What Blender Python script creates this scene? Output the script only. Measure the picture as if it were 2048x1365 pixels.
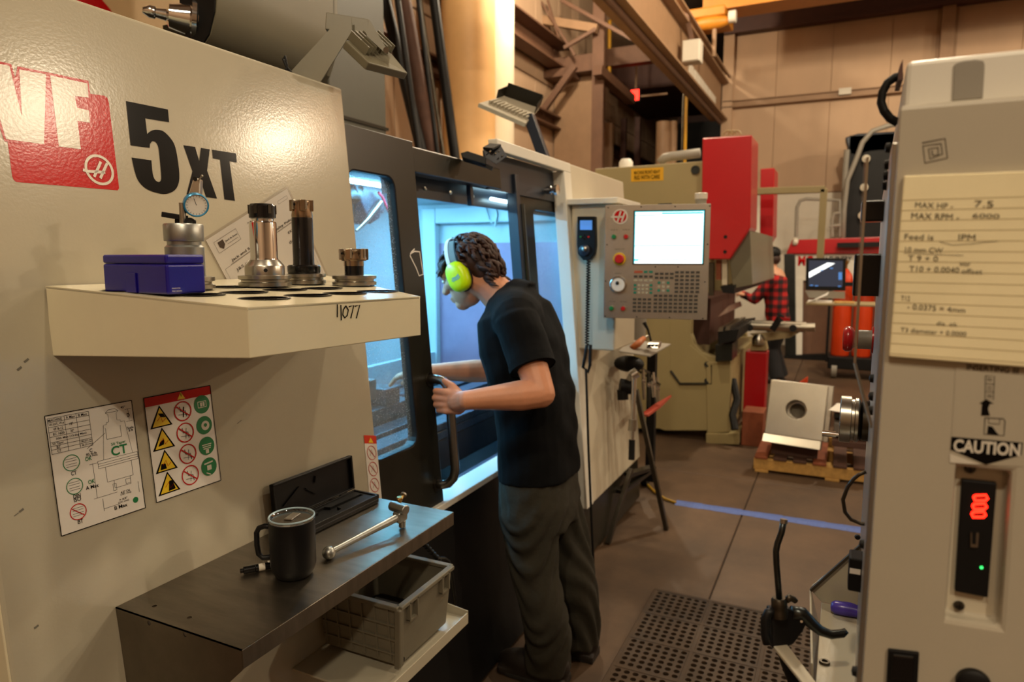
import bpy, bmesh, math, random
import numpy as np
from mathutils import Vector, Matrix
random.seed(7); np.random.seed(7)
for o in list(bpy.data.objects): bpy.data.objects.remove(o)
S = bpy.context.scene; COL = S.collection

# ------------------------------------------------------------------ camera
F = 1365.0; PITCH = math.radians(7.0); YAW = math.radians(25.7); CH = 1.5
cam = bpy.data.cameras.new('camera'); camo = bpy.data.objects.new('camera', cam); COL.objects.link(camo)
camo.location = (0, 0, CH); camo.rotation_euler = (math.pi/2 - PITCH, 0, YAW - math.pi/2)
cam.sensor_width = 36; cam.lens = 36*F/2048; cam.clip_start = .02
cam.dof.use_dof = True; cam.dof.focus_distance = 1.2; cam.dof.aperture_fstop = 4.8
S.camera = camo

# ------------------------------------------------------------------ world, exposure
S.view_settings.view_transform = 'Standard'; S.view_settings.look = 'None'
S.view_settings.gamma = 1; S.view_settings.use_curve_mapping = False
S.view_settings.exposure = 0.0
wd = bpy.data.worlds.new('world'); S.world = wd; wd.use_nodes = True
wd.node_tree.nodes['Background'].inputs[0].default_value = (1, .80, .58, 1)
wd.node_tree.nodes['Background'].inputs[1].default_value = .05
# high-bay hall lamps: (x, y, z); the lamp bodies are built with the ceiling
LAMPS = [(5.7, -6.9, 5.0, 2.0), (9.35, -6.3, 5.0, 2.0), (1.0, -1.0, 5.2, .7), (4.6, -1.9, 5.2, .35), (7.0, -.6, 5.3, 2.3), (-2.6, -2.2, 5.2, 1.8), (7.6, 2.95, 5.4, 2.0), (3.6, 1.6, 5.3, 1.3), (-1.8, .3, 5.2, 1.3)]  # lamp over the press brake aisle is added to brighten the far wall
LAMP_COL = (1.0, .82, .58); LAMP_W = 50
for i, (x, y, z, w) in enumerate(LAMPS):
    l = bpy.data.lights.new('hall_light', 'POINT'); l.energy = LAMP_W*4*w; l.color = LAMP_COL
    l.shadow_soft_size = .11
    lo = bpy.data.objects.new('hall_light', l); COL.objects.link(lo); lo.location = (x, y, z - .13)

# ------------------------------------------------------------------ pixel rays (2048 x 1365 frame) for measuring
_fw = np.array([math.cos(YAW), math.sin(YAW), 0]); _rt = np.array([math.sin(YAW), -math.cos(YAW), 0]); _up = np.array([0, 0, 1.])
_cf = _fw*math.cos(PITCH) - _up*math.sin(PITCH); _cu = _up*math.cos(PITCH) + _fw*math.sin(PITCH)
_C = np.array([0, 0, CH])
def ray(x, y): return _cf + _rt*((x-1024)/F) - _cu*((y-682.5)/F)
def onz(x, y, z): d = ray(x, y); return _C + d*((z-CH)/d[2])
def onx(x, y, X): d = ray(x, y); return _C + d*(X/d[0])
def ony(x, y, Y): d = ray(x, y); return _C + d*(Y/d[1])
def dep(x, y, t): return _C + ray(x, y)*t
def onpl(x, y, p, n):
    d = ray(x, y); p = np.asarray(p, float); n = np.asarray(n, float); return _C + d*(((p-_C)@n)/(d@n))
V = lambda *a: np.array(a, float)
def unit(v): v = np.asarray(v, float); return v/np.linalg.norm(v)

# ------------------------------------------------------------------ materials
def lin(c):
    if isinstance(c, str):
        c = [int(c[i:i+2], 16)/255 for i in (0, 2, 4)]
        return tuple(x/12.92 if x <= .04045 else ((x+.055)/1.055)**2.4 for x in c)
    return tuple(c)
MATS = {}
def mat(name, col, rough=.5, metal=0., var=.12, vs=6., bump=0., bs=60., col2=None, stretch=None, spec=None, coat=0., emit=None, es=0.):
    """procedural material: base colour broken up by noise, optional fine bump"""
    if name in MATS: return MATS[name]
    m = bpy.data.materials.new(name); m.use_nodes = True; nt = m.node_tree; b = nt.nodes['Principled BSDF']
    c = lin(col); c2 = lin(col2) if col2 else tuple(x*(1-var) for x in c)
    tc = nt.nodes.new('ShaderNodeTexCoord'); mp = nt.nodes.new('ShaderNodeMapping'); nt.links.new(tc.outputs['Object'], mp.inputs[0])
    if stretch: mp.inputs['Scale'].default_value = stretch
    n = nt.nodes.new('ShaderNodeTexNoise'); n.inputs['Scale'].default_value = vs; n.inputs['Detail'].default_value = 6; n.inputs['Roughness'].default_value = .65
    nt.links.new(mp.outputs[0], n.inputs[0])
    r = nt.nodes.new('ShaderNodeValToRGB'); r.color_ramp.elements[0].position = .35; r.color_ramp.elements[1].position = .7
    r.color_ramp.elements[0].color = (*c2, 1); r.color_ramp.elements[1].color = (*c, 1)
    nt.links.new(n.outputs[0], r.inputs[0]); nt.links.new(r.outputs[0], b.inputs['Base Color'])
    b.inputs['Roughness'].default_value = rough; b.inputs['Metallic'].default_value = metal
    if spec is not None: b.inputs['Specular IOR Level'].default_value = spec
    if coat: b.inputs['Coat Weight'].default_value = coat; b.inputs['Coat Roughness'].default_value = .08
    if bump:
        n2 = nt.nodes.new('ShaderNodeTexNoise'); n2.inputs['Scale'].default_value = bs; n2.inputs['Detail'].default_value = 3
        nt.links.new(mp.outputs[0], n2.inputs[0])
        bp = nt.nodes.new('ShaderNodeBump'); bp.inputs['Strength'].default_value = bump; bp.inputs['Distance'].default_value = .01
        nt.links.new(n2.outputs[0], bp.inputs['Height']); nt.links.new(bp.outputs[0], b.inputs['Normal'])
    if emit: b.inputs['Emission Color'].default_value = (*lin(emit), 1); b.inputs['Emission Strength'].default_value = es
    MATS[name] = m; return m
def glass(name, tint, refl=.08, rough=.03, dirt=0.):
    m = bpy.data.materials.new(name); m.use_nodes = True; nt = m.node_tree; nt.nodes.clear()
    o = nt.nodes.new('ShaderNodeOutputMaterial'); t = nt.nodes.new('ShaderNodeBsdfTransparent'); t.inputs[0].default_value = (*lin(tint), 1)
    g = nt.nodes.new('ShaderNodeBsdfGlossy'); g.inputs['Roughness'].default_value = rough
    mx = nt.nodes.new('ShaderNodeMixShader'); mx.inputs[0].default_value = refl
    nt.links.new(t.outputs[0], mx.inputs[1]); nt.links.new(g.outputs[0], mx.inputs[2]); out = mx.outputs[0]
    if dirt:
        d = nt.nodes.new('ShaderNodeBsdfDiffuse'); d.inputs[0].default_value = (.75, .8, .82, 1)
        tc = nt.nodes.new('ShaderNodeTexCoord'); n = nt.nodes.new('ShaderNodeTexVoronoi'); n.inputs['Scale'].default_value = 160
        n3 = nt.nodes.new('ShaderNodeTexNoise'); n3.inputs['Scale'].default_value = 7
        nt.links.new(tc.outputs['Object'], n.inputs[0]); nt.links.new(tc.outputs['Object'], n3.inputs[0])
        r = nt.nodes.new('ShaderNodeMapRange'); r.inputs[1].default_value = .28; r.inputs[2].default_value = .1; r.inputs[3].default_value = 0; r.inputs[4].default_value = 1
        nt.links.new(n.outputs['Distance'], r.inputs[0])
        mu = nt.nodes.new('ShaderNodeMath'); mu.operation = 'MULTIPLY'; nt.links.new(r.outputs[0], mu.inputs[0]); nt.links.new(n3.outputs[0], mu.inputs[1])
        mu2 = nt.nodes.new('ShaderNodeMath'); mu2.operation = 'MULTIPLY_ADD'; nt.links.new(mu.outputs[0], mu2.inputs[0]); mu2.inputs[1].default_value = dirt; mu2.inputs[2].default_value = dirt*.12
        m2 = nt.nodes.new('ShaderNodeMixShader'); nt.links.new(mu2.outputs[0], m2.inputs[0]); nt.links.new(out, m2.inputs[1]); nt.links.new(d.outputs[0], m2.inputs[2]); out = m2.outputs[0]
    nt.links.new(out, o.inputs[0]); MATS[name] = m; return m
def plaid(name):
    m = bpy.data.materials.new(name); m.use_nodes = True; nt = m.node_tree; b = nt.nodes['Principled BSDF']; b.inputs['Roughness'].default_value = .85
    tc = nt.nodes.new('ShaderNodeTexCoord'); sx = nt.nodes.new('ShaderNodeSeparateXYZ'); nt.links.new(tc.outputs['Object'], sx.inputs[0])
    outs = []
    for k in (1, 2):
        a = nt.nodes.new('ShaderNodeMath'); a.operation = 'MULTIPLY'; a.inputs[1].default_value = 10.5; nt.links.new(sx.outputs[k], a.inputs[0])
        f = nt.nodes.new('ShaderNodeMath'); f.operation = 'FRACT'; nt.links.new(a.outputs[0], f.inputs[0])
        g = nt.nodes.new('ShaderNodeMath'); g.operation = 'GREATER_THAN'; g.inputs[1].default_value = .5; nt.links.new(f.outputs[0], g.inputs[0]); outs.append(g)
    s = nt.nodes.new('ShaderNodeMath'); nt.links.new(outs[0].outputs[0], s.inputs[0]); nt.links.new(outs[1].outputs[0], s.inputs[1])
    d = nt.nodes.new('ShaderNodeMath'); d.operation = 'MULTIPLY'; d.inputs[1].default_value = .5; nt.links.new(s.outputs[0], d.inputs[0])
    r = nt.nodes.new('ShaderNodeValToRGB'); r.color_ramp.interpolation = 'CONSTANT'
    e = r.color_ramp.elements; e[0].color = (.48, .012, .012, 1); e[0].position = 0; e[1].position = .4; e[1].color = (.12, .006, .008, 1)
    e2 = e.new(.8); e2.color = (.008, .006, .008, 1)
    nt.links.new(d.outputs[0], r.inputs[0]); nt.links.new(r.outputs[0], b.inputs['Base Color']); MATS[name] = m; return m

# palette
mat('cream', 'b3ac98', .17, var=.07, vs=3.5, bump=.022, bs=200)
mat('tray_cream', 'd9d0b2', .25, var=.06, vs=5)
mat('cream_dull', 'cbc2ac', .45, var=.12, vs=3)
mat('offwhite', 'dedbd0', .4, var=.05)
mat('grey_paint', 'b3ab99', .42, var=.06, vs=4, bump=.02, bs=400)
mat('grey_dull', '8f8a7f', .5, var=.1)
mat('dark_paint', '24221b', .3, var=.12, vs=5, spec=.25)
mat('grey_dark', '45463c', .45, var=.08)
mat('grey_olive', '6e6956', .4, var=.08)
mat('dark_blue', '222a38', .35, var=.15, spec=.4)
mat('black', '0a0a0b', .55, var=.2, spec=.3)
mat('black_gloss', '08080a', .22, var=.1)
mat('black_plastic', '0d0d0f', .45, var=.2, vs=20, spec=.3)
mat('rubber', '1c1814', .8, var=.3, vs=9)
mat('steel', 'b9b5ab', .28, 1., var=.15, vs=14)
mat('steel_brushed', '8d8578', .38, 1., var=.25, vs=7, stretch=(6, 1, 1))
mat('steel_dark', '5c564c', .42, 1., var=.3, vs=9)
mat('mauve_sheet', 'b294ac', .3, .6, var=.2, vs=3)
mat('stainless', 'c2bfb8', .33, 1., var=.08, vs=30)
mat('chrome', 'dddddd', .1, 1., var=.05)
mat('brass', 'b08d52', .3, 1., var=.15)
mat('zinc', 'a8aaa6', .38, 1., var=.15, vs=18)
mat('handle_steel', '8d8c88', .3, 1., var=.15)
mat('gunmetal', '4e5252', .32, 1., var=.2, vs=12)
mat('red_ink', 'bf1216', .17, var=.05, spec=.3, bump=.022, bs=200)
mat('red_paint', 'b3101a', .3, var=.06, vs=2, coat=.2)
mat('red_lamp', 'ff2010', .4, emit='ff1a0c', es=9)
mat('white_ink', 'd8d2c4', .2, var=.03, bump=.022, bs=200)
mat('black_ink', '100e0d', .2, var=.08, spec=.1)
mat('green_ink', '07773f', .45, var=.05)
mat('yellow_ink', 'e8c417', .45, var=.05)
mat('pencil', '5a5443', .7, var=.2)
mat('rule_line', 'b0a37a', .7, var=.05)
mat('paper_yellow', 'f6eac0', .75, var=.08, vs=9)
mat('paper_white', 'e6e2da', .55, var=.05)
mat('label_red', 'd23318', .4, var=.05)
mat('blue_box', '17107c', .28, var=.12, vs=9)
mat('purple', '4a3aa8', .3, var=.06)
mat('teal_ring', '2f86b5', .3, .3, var=.05)
mat('lime', 'c6e800', .3, var=.05, emit=None)
mat('grey_band', '6a675c', .5, var=.05)
mat('skin', 'c98a68', .5, var=.14, vs=14, bump=.05, bs=220)
mat('skin_pale', 'd6a080', .5, var=.1, vs=14)
mat('hair', '3c1d0f', .6, var=.55, vs=45)
mat('lip', 'a85a4c', .45)
mat('shirt_black', '08090b', .9, var=.25, vs=10, bump=.25, bs=26, spec=.15)
mat('jeans', '2a2619', .9, var=.35, vs=9, bump=.25, bs=40)
mat('denim_dark', '1a1a1e', .9, var=.3)
mat('boot', '1d140d', .6, var=.3)
mat('tote', '736d5c', .55, var=.15, vs=8)
mat('concrete', '5f4935', .58, var=.5, vs=2.2, bump=.05, bs=22)
mat('joint', '3a3028', .9)
mat('mat_brown', '46331f', .75, var=.3, vs=12)
mat('tape_blue', '4c66ae', .6, var=.2, vs=12, stretch=(1, 6, 1))
mat('cable_yellow', 'b08a12', .5)
mat('wall_tan', 'bb9d80', .75, var=.12, vs=1.3, stretch=(1, 1, .35))
mat('wall_tan2', 'a58a70', .75, var=.12, vs=1.3, stretch=(1, 1, .35))
mat('wall_white', 'd6cfc0', .7, var=.05)
mat('steel_brown', '6a4b38', .6, var=.2)
mat('steel_maroon', '4d2c22', .6, var=.2)
mat('beam_tan', '9a7a5c', .6, var=.15)
mat('pipe_tan', 'edbd80', .55, var=.08)
mat('pipe_white', 'efe2c8', .5, var=.06)
mat('crane_orange', 'c07a1c', .5, var=.15)
mat('ceiling_mat', '5d4a3a', .9)
mat('machine_olive', '9a8c62', .5, var=.08, vs=2)
mat('machine_tan', 'a3926c', .5, var=.08, vs=2)
mat('sign_yellow', 'd9a312', .5)
mat('orange', 'd4400f', .4, var=.12, vs=3)
mat('wood_pallet', 'c79a52', .7, var=.35, vs=5, stretch=(1, 6, 6))
mat('wood_dark', '54372a', .75, var=.3, vs=8)
mat('wood_block', '8d4a2a', .7, var=.3, vs=8)
mat('wood_handle', 'b8662c', .45, var=.25, vs=18)
mat('carton', '6d655c', .7, var=.2)
mat('plate_steel', 'c5bfb0', .36, 1., var=.12, vs=5)
mat('rag_pink', 'd0604c', .8)
mat('enclosure', 'b9c3c6', .45, var=.12, vs=3)
mat('table_iron', '5b646b', .38, .8, var=.4, vs=30, bump=.2, bs=80)
mat('strip_light', 'ffffff', .4, emit=(.22, .64, 1.0), es=120)
mat('streak_glow', 'ffffff', .4, emit=(.55, .88, 1.0), es=10)  # glow painted for reflected streaks, not a lamp of the machine
mat('cabinet_tan', 'd2b183', .6, var=.1)
mat('screen_white', 'ffffff', .3, emit=(.86, .96, .98), es=1.6)
mat('screen_cyan', '20b8c4', .3, emit=(.05, .62, .72), es=.9)
mat('screen_dark', '14161d', .25, emit=(.05, .06, .09), es=.6)
mat('screen_blue', '3f74c0', .3, emit=(.08, .22, .55), es=.8)
mat('exit_red', 'ff1810', .4, emit=(1, .02, .01), es=5)
mat('lamp_white', 'ffffff', .5, emit=(1, .8, .55), es=14)
mat('button_green', '0b7d45', .3); mat('button_red', 'c2181c', .3); mat('button_yellow', 'e2b916', .35)
mat('key_dark', '3d382e', .5, var=.1); mat('key_tan', 'b3a78a', .5); mat('key_green', '0f7d62', .5); mat('key_orange', 'b5502a', .5)
mat('led_green', '20ff60', .3, emit=(.05, 1, .2), es=2)
mat('hose_red', 'd02040', .4)
mat('lens_glass', 'b9d7e6', .08, var=.02)
glass('pane', (.86, .95, .97), .06, .03, dirt=.75)
glass('clear', (.93, .95, .96), .16, .03)
glass('lid_plastic', (.85, .88, .9), .35, .06)
glass('lamp_glass', (.55, .62, .68), .25, .05)
glass('film', (.93, .93, .93), .10, .12)
plaid('plaid')

# ------------------------------------------------------------------ mesh building
class MB:
    def __init__(s): s.v = []; s.f = []; s.m = []; s.mats = []; s.cur = 0
    def use(s, name):
        if name not in s.mats: s.mats.append(name)
        s.cur = s.mats.index(name); return s
    def add(s, vs, fs):
        o = len(s.v); s.v += [tuple(float(c) for c in p) for p in vs]; s.f += [tuple(i+o for i in f) for f in fs]; s.m += [s.cur]*len(fs); return s
    def box(s, a, b):
        x0, y0, z0 = a; x1, y1, z1 = b
        return s.add([(x0,y0,z0),(x1,y0,z0),(x1,y1,z0),(x0,y1,z0),(x0,y0,z1),(x1,y0,z1),(x1,y1,z1),(x0,y1,z1)],
                     [(0,3,2,1),(4,5,6,7),(0,1,5,4),(1,2,6,5),(2,3,7,6),(3,0,4,7)])
    def obox(s, c, ax, ay, az):
        """oriented box: centre and three half-vectors"""
        c, ax, ay, az = [np.asarray(q, float) for q in (c, ax, ay, az)]
        P = [c+i*ax+j*ay+k*az for k in (-1, 1) for (i, j) in ((-1,-1),(1,-1),(1,1),(-1,1))]
        return s.add(P, [(0,3,2,1),(4,5,6,7),(0,1,5,4),(1,2,6,5),(2,3,7,6),(3,0,4,7)])
    def bar(s, a, b, w, h=None, upv=(0,0,1)):
        a = np.asarray(a, float); b = np.asarray(b, float); h = h or w; d = unit(b-a); u = np.asarray(upv, float)
        if abs(d@unit(u)) > .95: u = np.array([1., 0, 0])
        x = unit(np.cross(d, u)); y = np.cross(x, d)
        return s.obox((a+b)/2, (b-a)/2, x*w/2, y*h/2)
    def prism(s, pts, d):
        """polygon (3d points) extruded along d"""
        pts = [np.asarray(p, float) for p in pts]; d = np.asarray(d, float); n = len(pts)
        return s.add(pts + [p+d for p in pts], [tuple(range(n))[::-1], tuple(range(n, 2*n))] + [(i, (i+1) % n, (i+1) % n+n, i+n) for i in range(n)])
    def poly(s, pts): return s.add(pts, [tuple(range(len(pts)))])
    def rings(s, R, cap=True, close=False):
        n = len(R[0]); vs = [p for r in R for p in r]; fs = []
        for k in range(len(R)-1):
            for i in range(n): fs.append((k*n+i, k*n+(i+1) % n, (k+1)*n+(i+1) % n, (k+1)*n+i))
        if close:
            k = len(R)-1
            for i in range(n): fs.append((k*n+i, k*n+(i+1) % n, (i+1) % n, i))
        elif cap: fs.append(tuple(range(n))[::-1]); fs.append(tuple(range((len(R)-1)*n, len(R)*n)))
        return s.add(vs, fs)
    def tube(s, pts, r, n=10, cap=True, close=False):
        """round tube along a path; r scalar or one per point"""
        pts = [np.asarray(p, float) for p in pts]; m = len(pts); R = []
        rr = r if hasattr(r, '__len__') else [r]*m; prev = None
        for i, p in enumerate(pts):
            a = pts[(i-1) % m] if (close or i > 0) else p; b = pts[(i+1) % m] if (close or i < m-1) else p; d = unit(b-a)
            if prev is None: x = unit(np.cross(d, [0,0,1.]) if abs(d[2]) < .9 else np.cross(d, [1.,0,0]))
            else: x = prev - d*(prev@d); x = unit(x)
            prev = x; y = np.cross(d, x)
            R.append([p + rr[i]*(x*math.cos(t) + y*math.sin(t)) for t in np.arange(n)*2*math.pi/n])
        return s.rings(R, cap, close)
    def cyl(s, a, b, r, n=20, r2=None): return s.tube([a, b], [r, r if r2 is None else r2], n)
    def lathe(s, c, prof, n=28, axis=(0,0,1)):
        """profile [(r, h)...] spun about axis at c"""
        c = np.asarray(c, float); d = unit(axis); x = unit(np.cross(d, [0,0,1.]) if abs(d[2]) < .9 else np.array([1.,0,0])); y = np.cross(d, x)
        return s.rings([[c + d*h + max(r, 1e-4)*(x*math.cos(t)+y*math.sin(t)) for t in np.arange(n)*2*math.pi/n] for r, h in prof])
    def ell(s, c, rx, ry, rz, M=None, nu=16, nv=10):
        c = np.asarray(c, float); M = np.eye(3) if M is None else M; R = []
        for j in range(1, nv):
            t = math.pi*j/nv; R.append([c + M@np.array([rx*math.sin(t)*math.cos(a), ry*math.sin(t)*math.sin(a), -rz*math.cos(t)]) for a in np.arange(nu)*2*math.pi/nu])
        return s.rings(R)
    def stroke(s, pts, w, n):
        """flat ribbon on a plane with normal n"""
        pts = [np.asarray(p, float) for p in pts]; n = np.asarray(n, float); L = []; Rr = []
        for i, p in enumerate(pts):
            a = pts[max(i-1, 0)]; b = pts[min(i+1, len(pts)-1)]; d = unit(b-a); sd = np.cross(n, d)*w/2; L.append(p+sd); Rr.append(p-sd)
        k = len(pts); return s.add(L+Rr, [(i, i+1, k+i+1, k+i) for i in range(k-1)])
OFF = {}
def finish(o, label=None, cat=None, group=None, kind=None):
    if label: o['label'] = label
    if cat: o['category'] = cat
    if group: o['group'] = group
    if kind: o['kind'] = kind
    return o
def thing(name, loc, label, cat, group=None, kind=None):
    o = bpy.data.objects.new(name, None); COL.objects.link(o); o.location = loc; o.empty_display_size = .05
    OFF[o.name] = np.asarray(loc, float); return finish(o, label, cat, group, kind)
def obj(name, mb, m=None, parent=None, smooth=False, bevel=0., label=None, cat=None, group=None, kind=None, seg=2, loc=None):
    """link ONE mesh object; vertices are given in world space"""
    off = OFF[parent.name] if parent is not None else np.asarray(loc if loc is not None else (0, 0, 0), float)
    me = bpy.data.meshes.new(name); me.from_pydata([tuple(np.asarray(v)-off) for v in mb.v], [], mb.f)
    names = mb.mats or [m]
    for k in names: me.materials.append(MATS[k])
    if len(names) > 1: me.polygons.foreach_set('material_index', mb.m)
    bm = bmesh.new(); bm.from_mesh(me); bmesh.ops.recalc_face_normals(bm, faces=bm.faces); bm.to_mesh(me); bm.free()
    if smooth:
        me.polygons.foreach_set('use_smooth', [True]*len(me.polygons))
        if smooth != 'all': me.set_sharp_from_angle(angle=math.radians(40))
    o = bpy.data.objects.new(name, me); COL.objects.link(o)
    if parent is not None: o.parent = parent
    else: o.location = off
    OFF[o.name] = off
    if bevel:
        b = o.modifiers.new('bevel', 'BEVEL'); b.width = bevel; b.segments = seg; b.limit_method = 'ANGLE'; b.angle_limit = math.radians(40)
    return finish(o, label, cat, group, kind)
def piece(src, name, parent, loc):
    """copy of a mesh piece sharing its data, shifted by loc"""
    c = src.copy(); COL.objects.link(c); c.name = name; c.parent = parent; c.location = Vector(src.location) + Vector(loc); OFF[c.name] = OFF[src.name]; return c
def remesh(mb, voxel=.008, it=6, fac=.5):
    """fuse overlapping solids into one continuous surface; returns an MB"""
    me = bpy.data.meshes.new('t'); me.from_pydata(mb.v, [], mb.f)
    bm = bmesh.new(); bm.from_mesh(me); bmesh.ops.recalc_face_normals(bm, faces=bm.faces); bm.to_mesh(me); bm.free()
    o = bpy.data.objects.new('t', me); COL.objects.link(o)
    r = o.modifiers.new('r', 'REMESH'); r.mode = 'VOXEL'; r.voxel_size = voxel
    if it: s = o.modifiers.new('s', 'SMOOTH'); s.factor = fac; s.iterations = it
    dg = bpy.context.evaluated_depsgraph_get(); ev = o.evaluated_get(dg).to_mesh()
    out = MB(); out.add([tuple(v.co) for v in ev.vertices], [tuple(p.vertices) for p in ev.polygons])
    bpy.data.objects.remove(o); return out
def text2d(st, w=None, h=None, bold=0., align='CENTER'):
    """text as flat triangles in a unit-free 2d frame, fitted to w and/or h (centred)"""
    cu = bpy.data.curves.new('t', 'FONT'); cu.body = st; cu.size = 1; cu.offset = bold; cu.resolution_u = 3; cu.align_x = align
    o = bpy.data.objects.new('t', cu); COL.objects.link(o); dg = bpy.context.evaluated_depsgraph_get()
    me = o.evaluated_get(dg).to_mesh(); P = np.array([v.co[:2] for v in me.vertices]); fs = [tuple(p.vertices) for p in me.polygons]
    bpy.data.objects.remove(o); bpy.data.curves.remove(cu)
    lo, hi = P.min(0), P.max(0); sx = w/(hi[0]-lo[0]) if w else None; sy = h/(hi[1]-lo[1]) if h else None
    sx = sx or sy; sy = sy or sx; P = (P-(lo+hi)/2)*[sx, sy]; return P, fs
class Frame:
    """flat drawing frame: origin, u right, v up, n outward; layers step outward"""
    def __init__(s, o, u, v, n=None):
        s.o = np.asarray(o, float); s.u = np.asarray(u, float); s.v = np.asarray(v, float); s.n = unit(np.cross(unit(u), unit(v))) if n is None else unit(n)
    def p(s, a, b, k=0): return s.o + s.u*a + s.v*b + s.n*(.0004 + .0003*k)
    def poly(s, mb, pts, k=0): mb.poly([s.p(a, b, k) for a, b in pts])
    def rect(s, mb, x0, y0, x1, y1, k=0): s.poly(mb, [(x0,y0),(x1,y0),(x1,y1),(x0,y1)], k)
    def line(s, mb, pts, w, k=1): mb.stroke([s.p(a, b, k) for a, b in pts], w, s.n)
    def frame(s, mb, x0, y0, x1, y1, w, k=1): 
        for q in ([(x0,y0),(x1,y0)], [(x1,y0),(x1,y1)], [(x1,y1),(x0,y1)], [(x0,y1),(x0,y0)]): s.line(mb, q, w, k)
    def disc(s, mb, cx, cy, rx, ry=None, k=1, n=24): ry = ry or rx; s.poly(mb, [(cx+rx*math.cos(t), cy+ry*math.sin(t)) for t in np.arange(n)*2*math.pi/n], k)
    def ring(s, mb, cx, cy, rx, w, ry=None, k=2, n=28):
        ry = ry or rx; s.line(mb, [(cx+rx*math.cos(t), cy+ry*math.sin(t)) for t in np.arange(n+1)*2*math.pi/n], w, k)
    def text(s, mb, st, cx, cy, w=None, h=None, bold=0., k=2, rot=0.):
        """w, h in world metres (u and v are scaled by their own lengths)"""
        P, fs = text2d(st, w, h, bold); c, sn = math.cos(rot), math.sin(rot); uu, vv = unit(s.u), unit(s.v); o = s.p(cx, cy, k)
        mb.add([o + uu*(a*c-b*sn) + vv*(a*sn+b*c) for a, b in P], fs)
def arc(c, r, a0, a1, n, x=(1,0,0), y=(0,1,0)):
    c = np.asarray(c, float); x = np.asarray(x, float); y = np.asarray(y, float)
    return [c + r*(x*math.cos(t) + y*math.sin(t)) for t in np.linspace(a0, a1, n)]
def round_rect(x0, y0, x1, y1, r, k=5):
    P = []
    for cx, cy, a in ((x1-r, y0+r, -90), (x1-r, y1-r, 0), (x0+r, y1-r, 90), (x0+r, y0+r, 180)):
        P += [(cx + r*math.cos(math.radians(a+t)), cy + r*math.sin(math.radians(a+t))) for t in np.linspace(0, 90, k)]
    return P
def window_plate(mb, f, x0, y0, x1, y1, hx0, hy0, hx1, hy1, r, th, k=5):
    """plate with a rounded hole; f maps (a, b, depth) to a world point"""
    inn = round_rect(hx0, hy0, hx1, hy1, r, k); cor = [(x1, y0), (x1, y1), (x0, y1), (x0, y0)]
    out = [cor[i//k] for i in range(4*k)]; n = 4*k; vs = []
    for d in (0, th): vs += [f(a, b, d) for a, b in out] + [f(a, b, d) for a, b in inn]
    fs = []
    for i in range(n):
        j = (i+1) % n
        for base, fl in ((0, 1), (2*n, -1)):
            q = [base+i, base+j, base+n+j, base+n+i]
            if out[i] == out[j]: q = [base+i, base+n+j, base+n+i]
            fs.append(tuple(q[::fl]))
        fs.append((n+i, n+j, 3*n+j, 3*n+i))
        if out[i] != out[j]: fs.append((i, j, 2*n+j, 2*n+i))
    mb.add(vs, fs)
# ================================================================== THE SETTING
XF, YL, YR, XB, ZC = 12.5, 4.4, -10.0, -6.0, 6.4
fl = MB(); fl.box((XB, YR, -.2), (20, YL, -.012)); floor = obj('floor', fl, 'joint', kind='structure')
slab = None; ys = [YR, -7.6, -4.6, -2.6, .454, 3.5, YL]; xs = [XB, -4.2, -1.2, 1.8, 4.72, 7.7, 10.7, 13.6, 16.6, 20]
for i in range(len(xs)-1):
    for j in range(len(ys)-1):
        b = MB(); b.box((xs[i]+.003, ys[j]+.003, -.02), (xs[i+1]-.003, ys[j+1]-.003, 0)); obj('slab', b, 'concrete', floor, bevel=.004, seg=1)
cl = MB(); cl.box((XB, YR, ZC), (20, YL+.3, ZC+.2)); obj('ceiling', cl, 'ceiling_mat', kind='structure')
def wall(name, a, b, m): w = MB(); w.box(a, b); return obj(name, w, m, kind='structure')
wf = wall('wall_far', (XF, YR, 0), (XF+.2, 1.98, ZC), 'wall_tan2')
wl = wall('wall_left', (XB, YL, 0), (20, YL+.2, ZC), 'steel_brown')
wall('wall_right', (XB, YR-.2, 0), (20, YR, ZC), 'wall_tan2'); wall('wall_back', (XB-.2, YR, 0), (XB, YL, ZC), 'wall_tan2')
wp = wall('wall_passage', (19.8, 1.98, 0), (20, YL, ZC), 'steel_maroon'); wall('wall_passage_side', (XF+.2, 1.78, 0), (20, 1.98, ZC), 'wall_tan2')
# sheets on the far wall: white below 2.55 m, tan boards above
Y = 1.98; k = 0
for y in np.arange(1.98, -9.9, -.83):
    y0 = max(y-.83, YR)
    for (z0, z1, m) in ((0, 2.55, 'wall_white'), (2.56, 4.07, 'wall_tan'), (4.08, 5.2, 'wall_tan'), (5.21, ZC, 'wall_tan2')):
        b = MB(); b.box((XF-.03-.004*((k*7) % 3), y0+.002, z0+.002), (XF+.002, y-.002, z1-.002)); obj('sheet', b, m, wf, bevel=.004, seg=1); k += 1
# sheets on the left wall
for x in np.arange(-3, 19.9, .92):
    for (z0, z1) in ((0, 2.2), (2.21, 4.2), (4.21, ZC)):
        b = MB(); b.box((x+.006, YL-.03-.004*(k % 3), z0+.004), (min(x+.914, 19.8), YL+.002, z1-.004)); obj('sheet', b, 'wall_tan' if (k//3) % 4 else 'wall_tan2', wl, bevel=.004, seg=1); k += 1
n = 0
def trim(mb, m, **kw):
    global n; n += 1; return obj('trim_%d' % n, mb, m, kind='structure', **kw)
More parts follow.
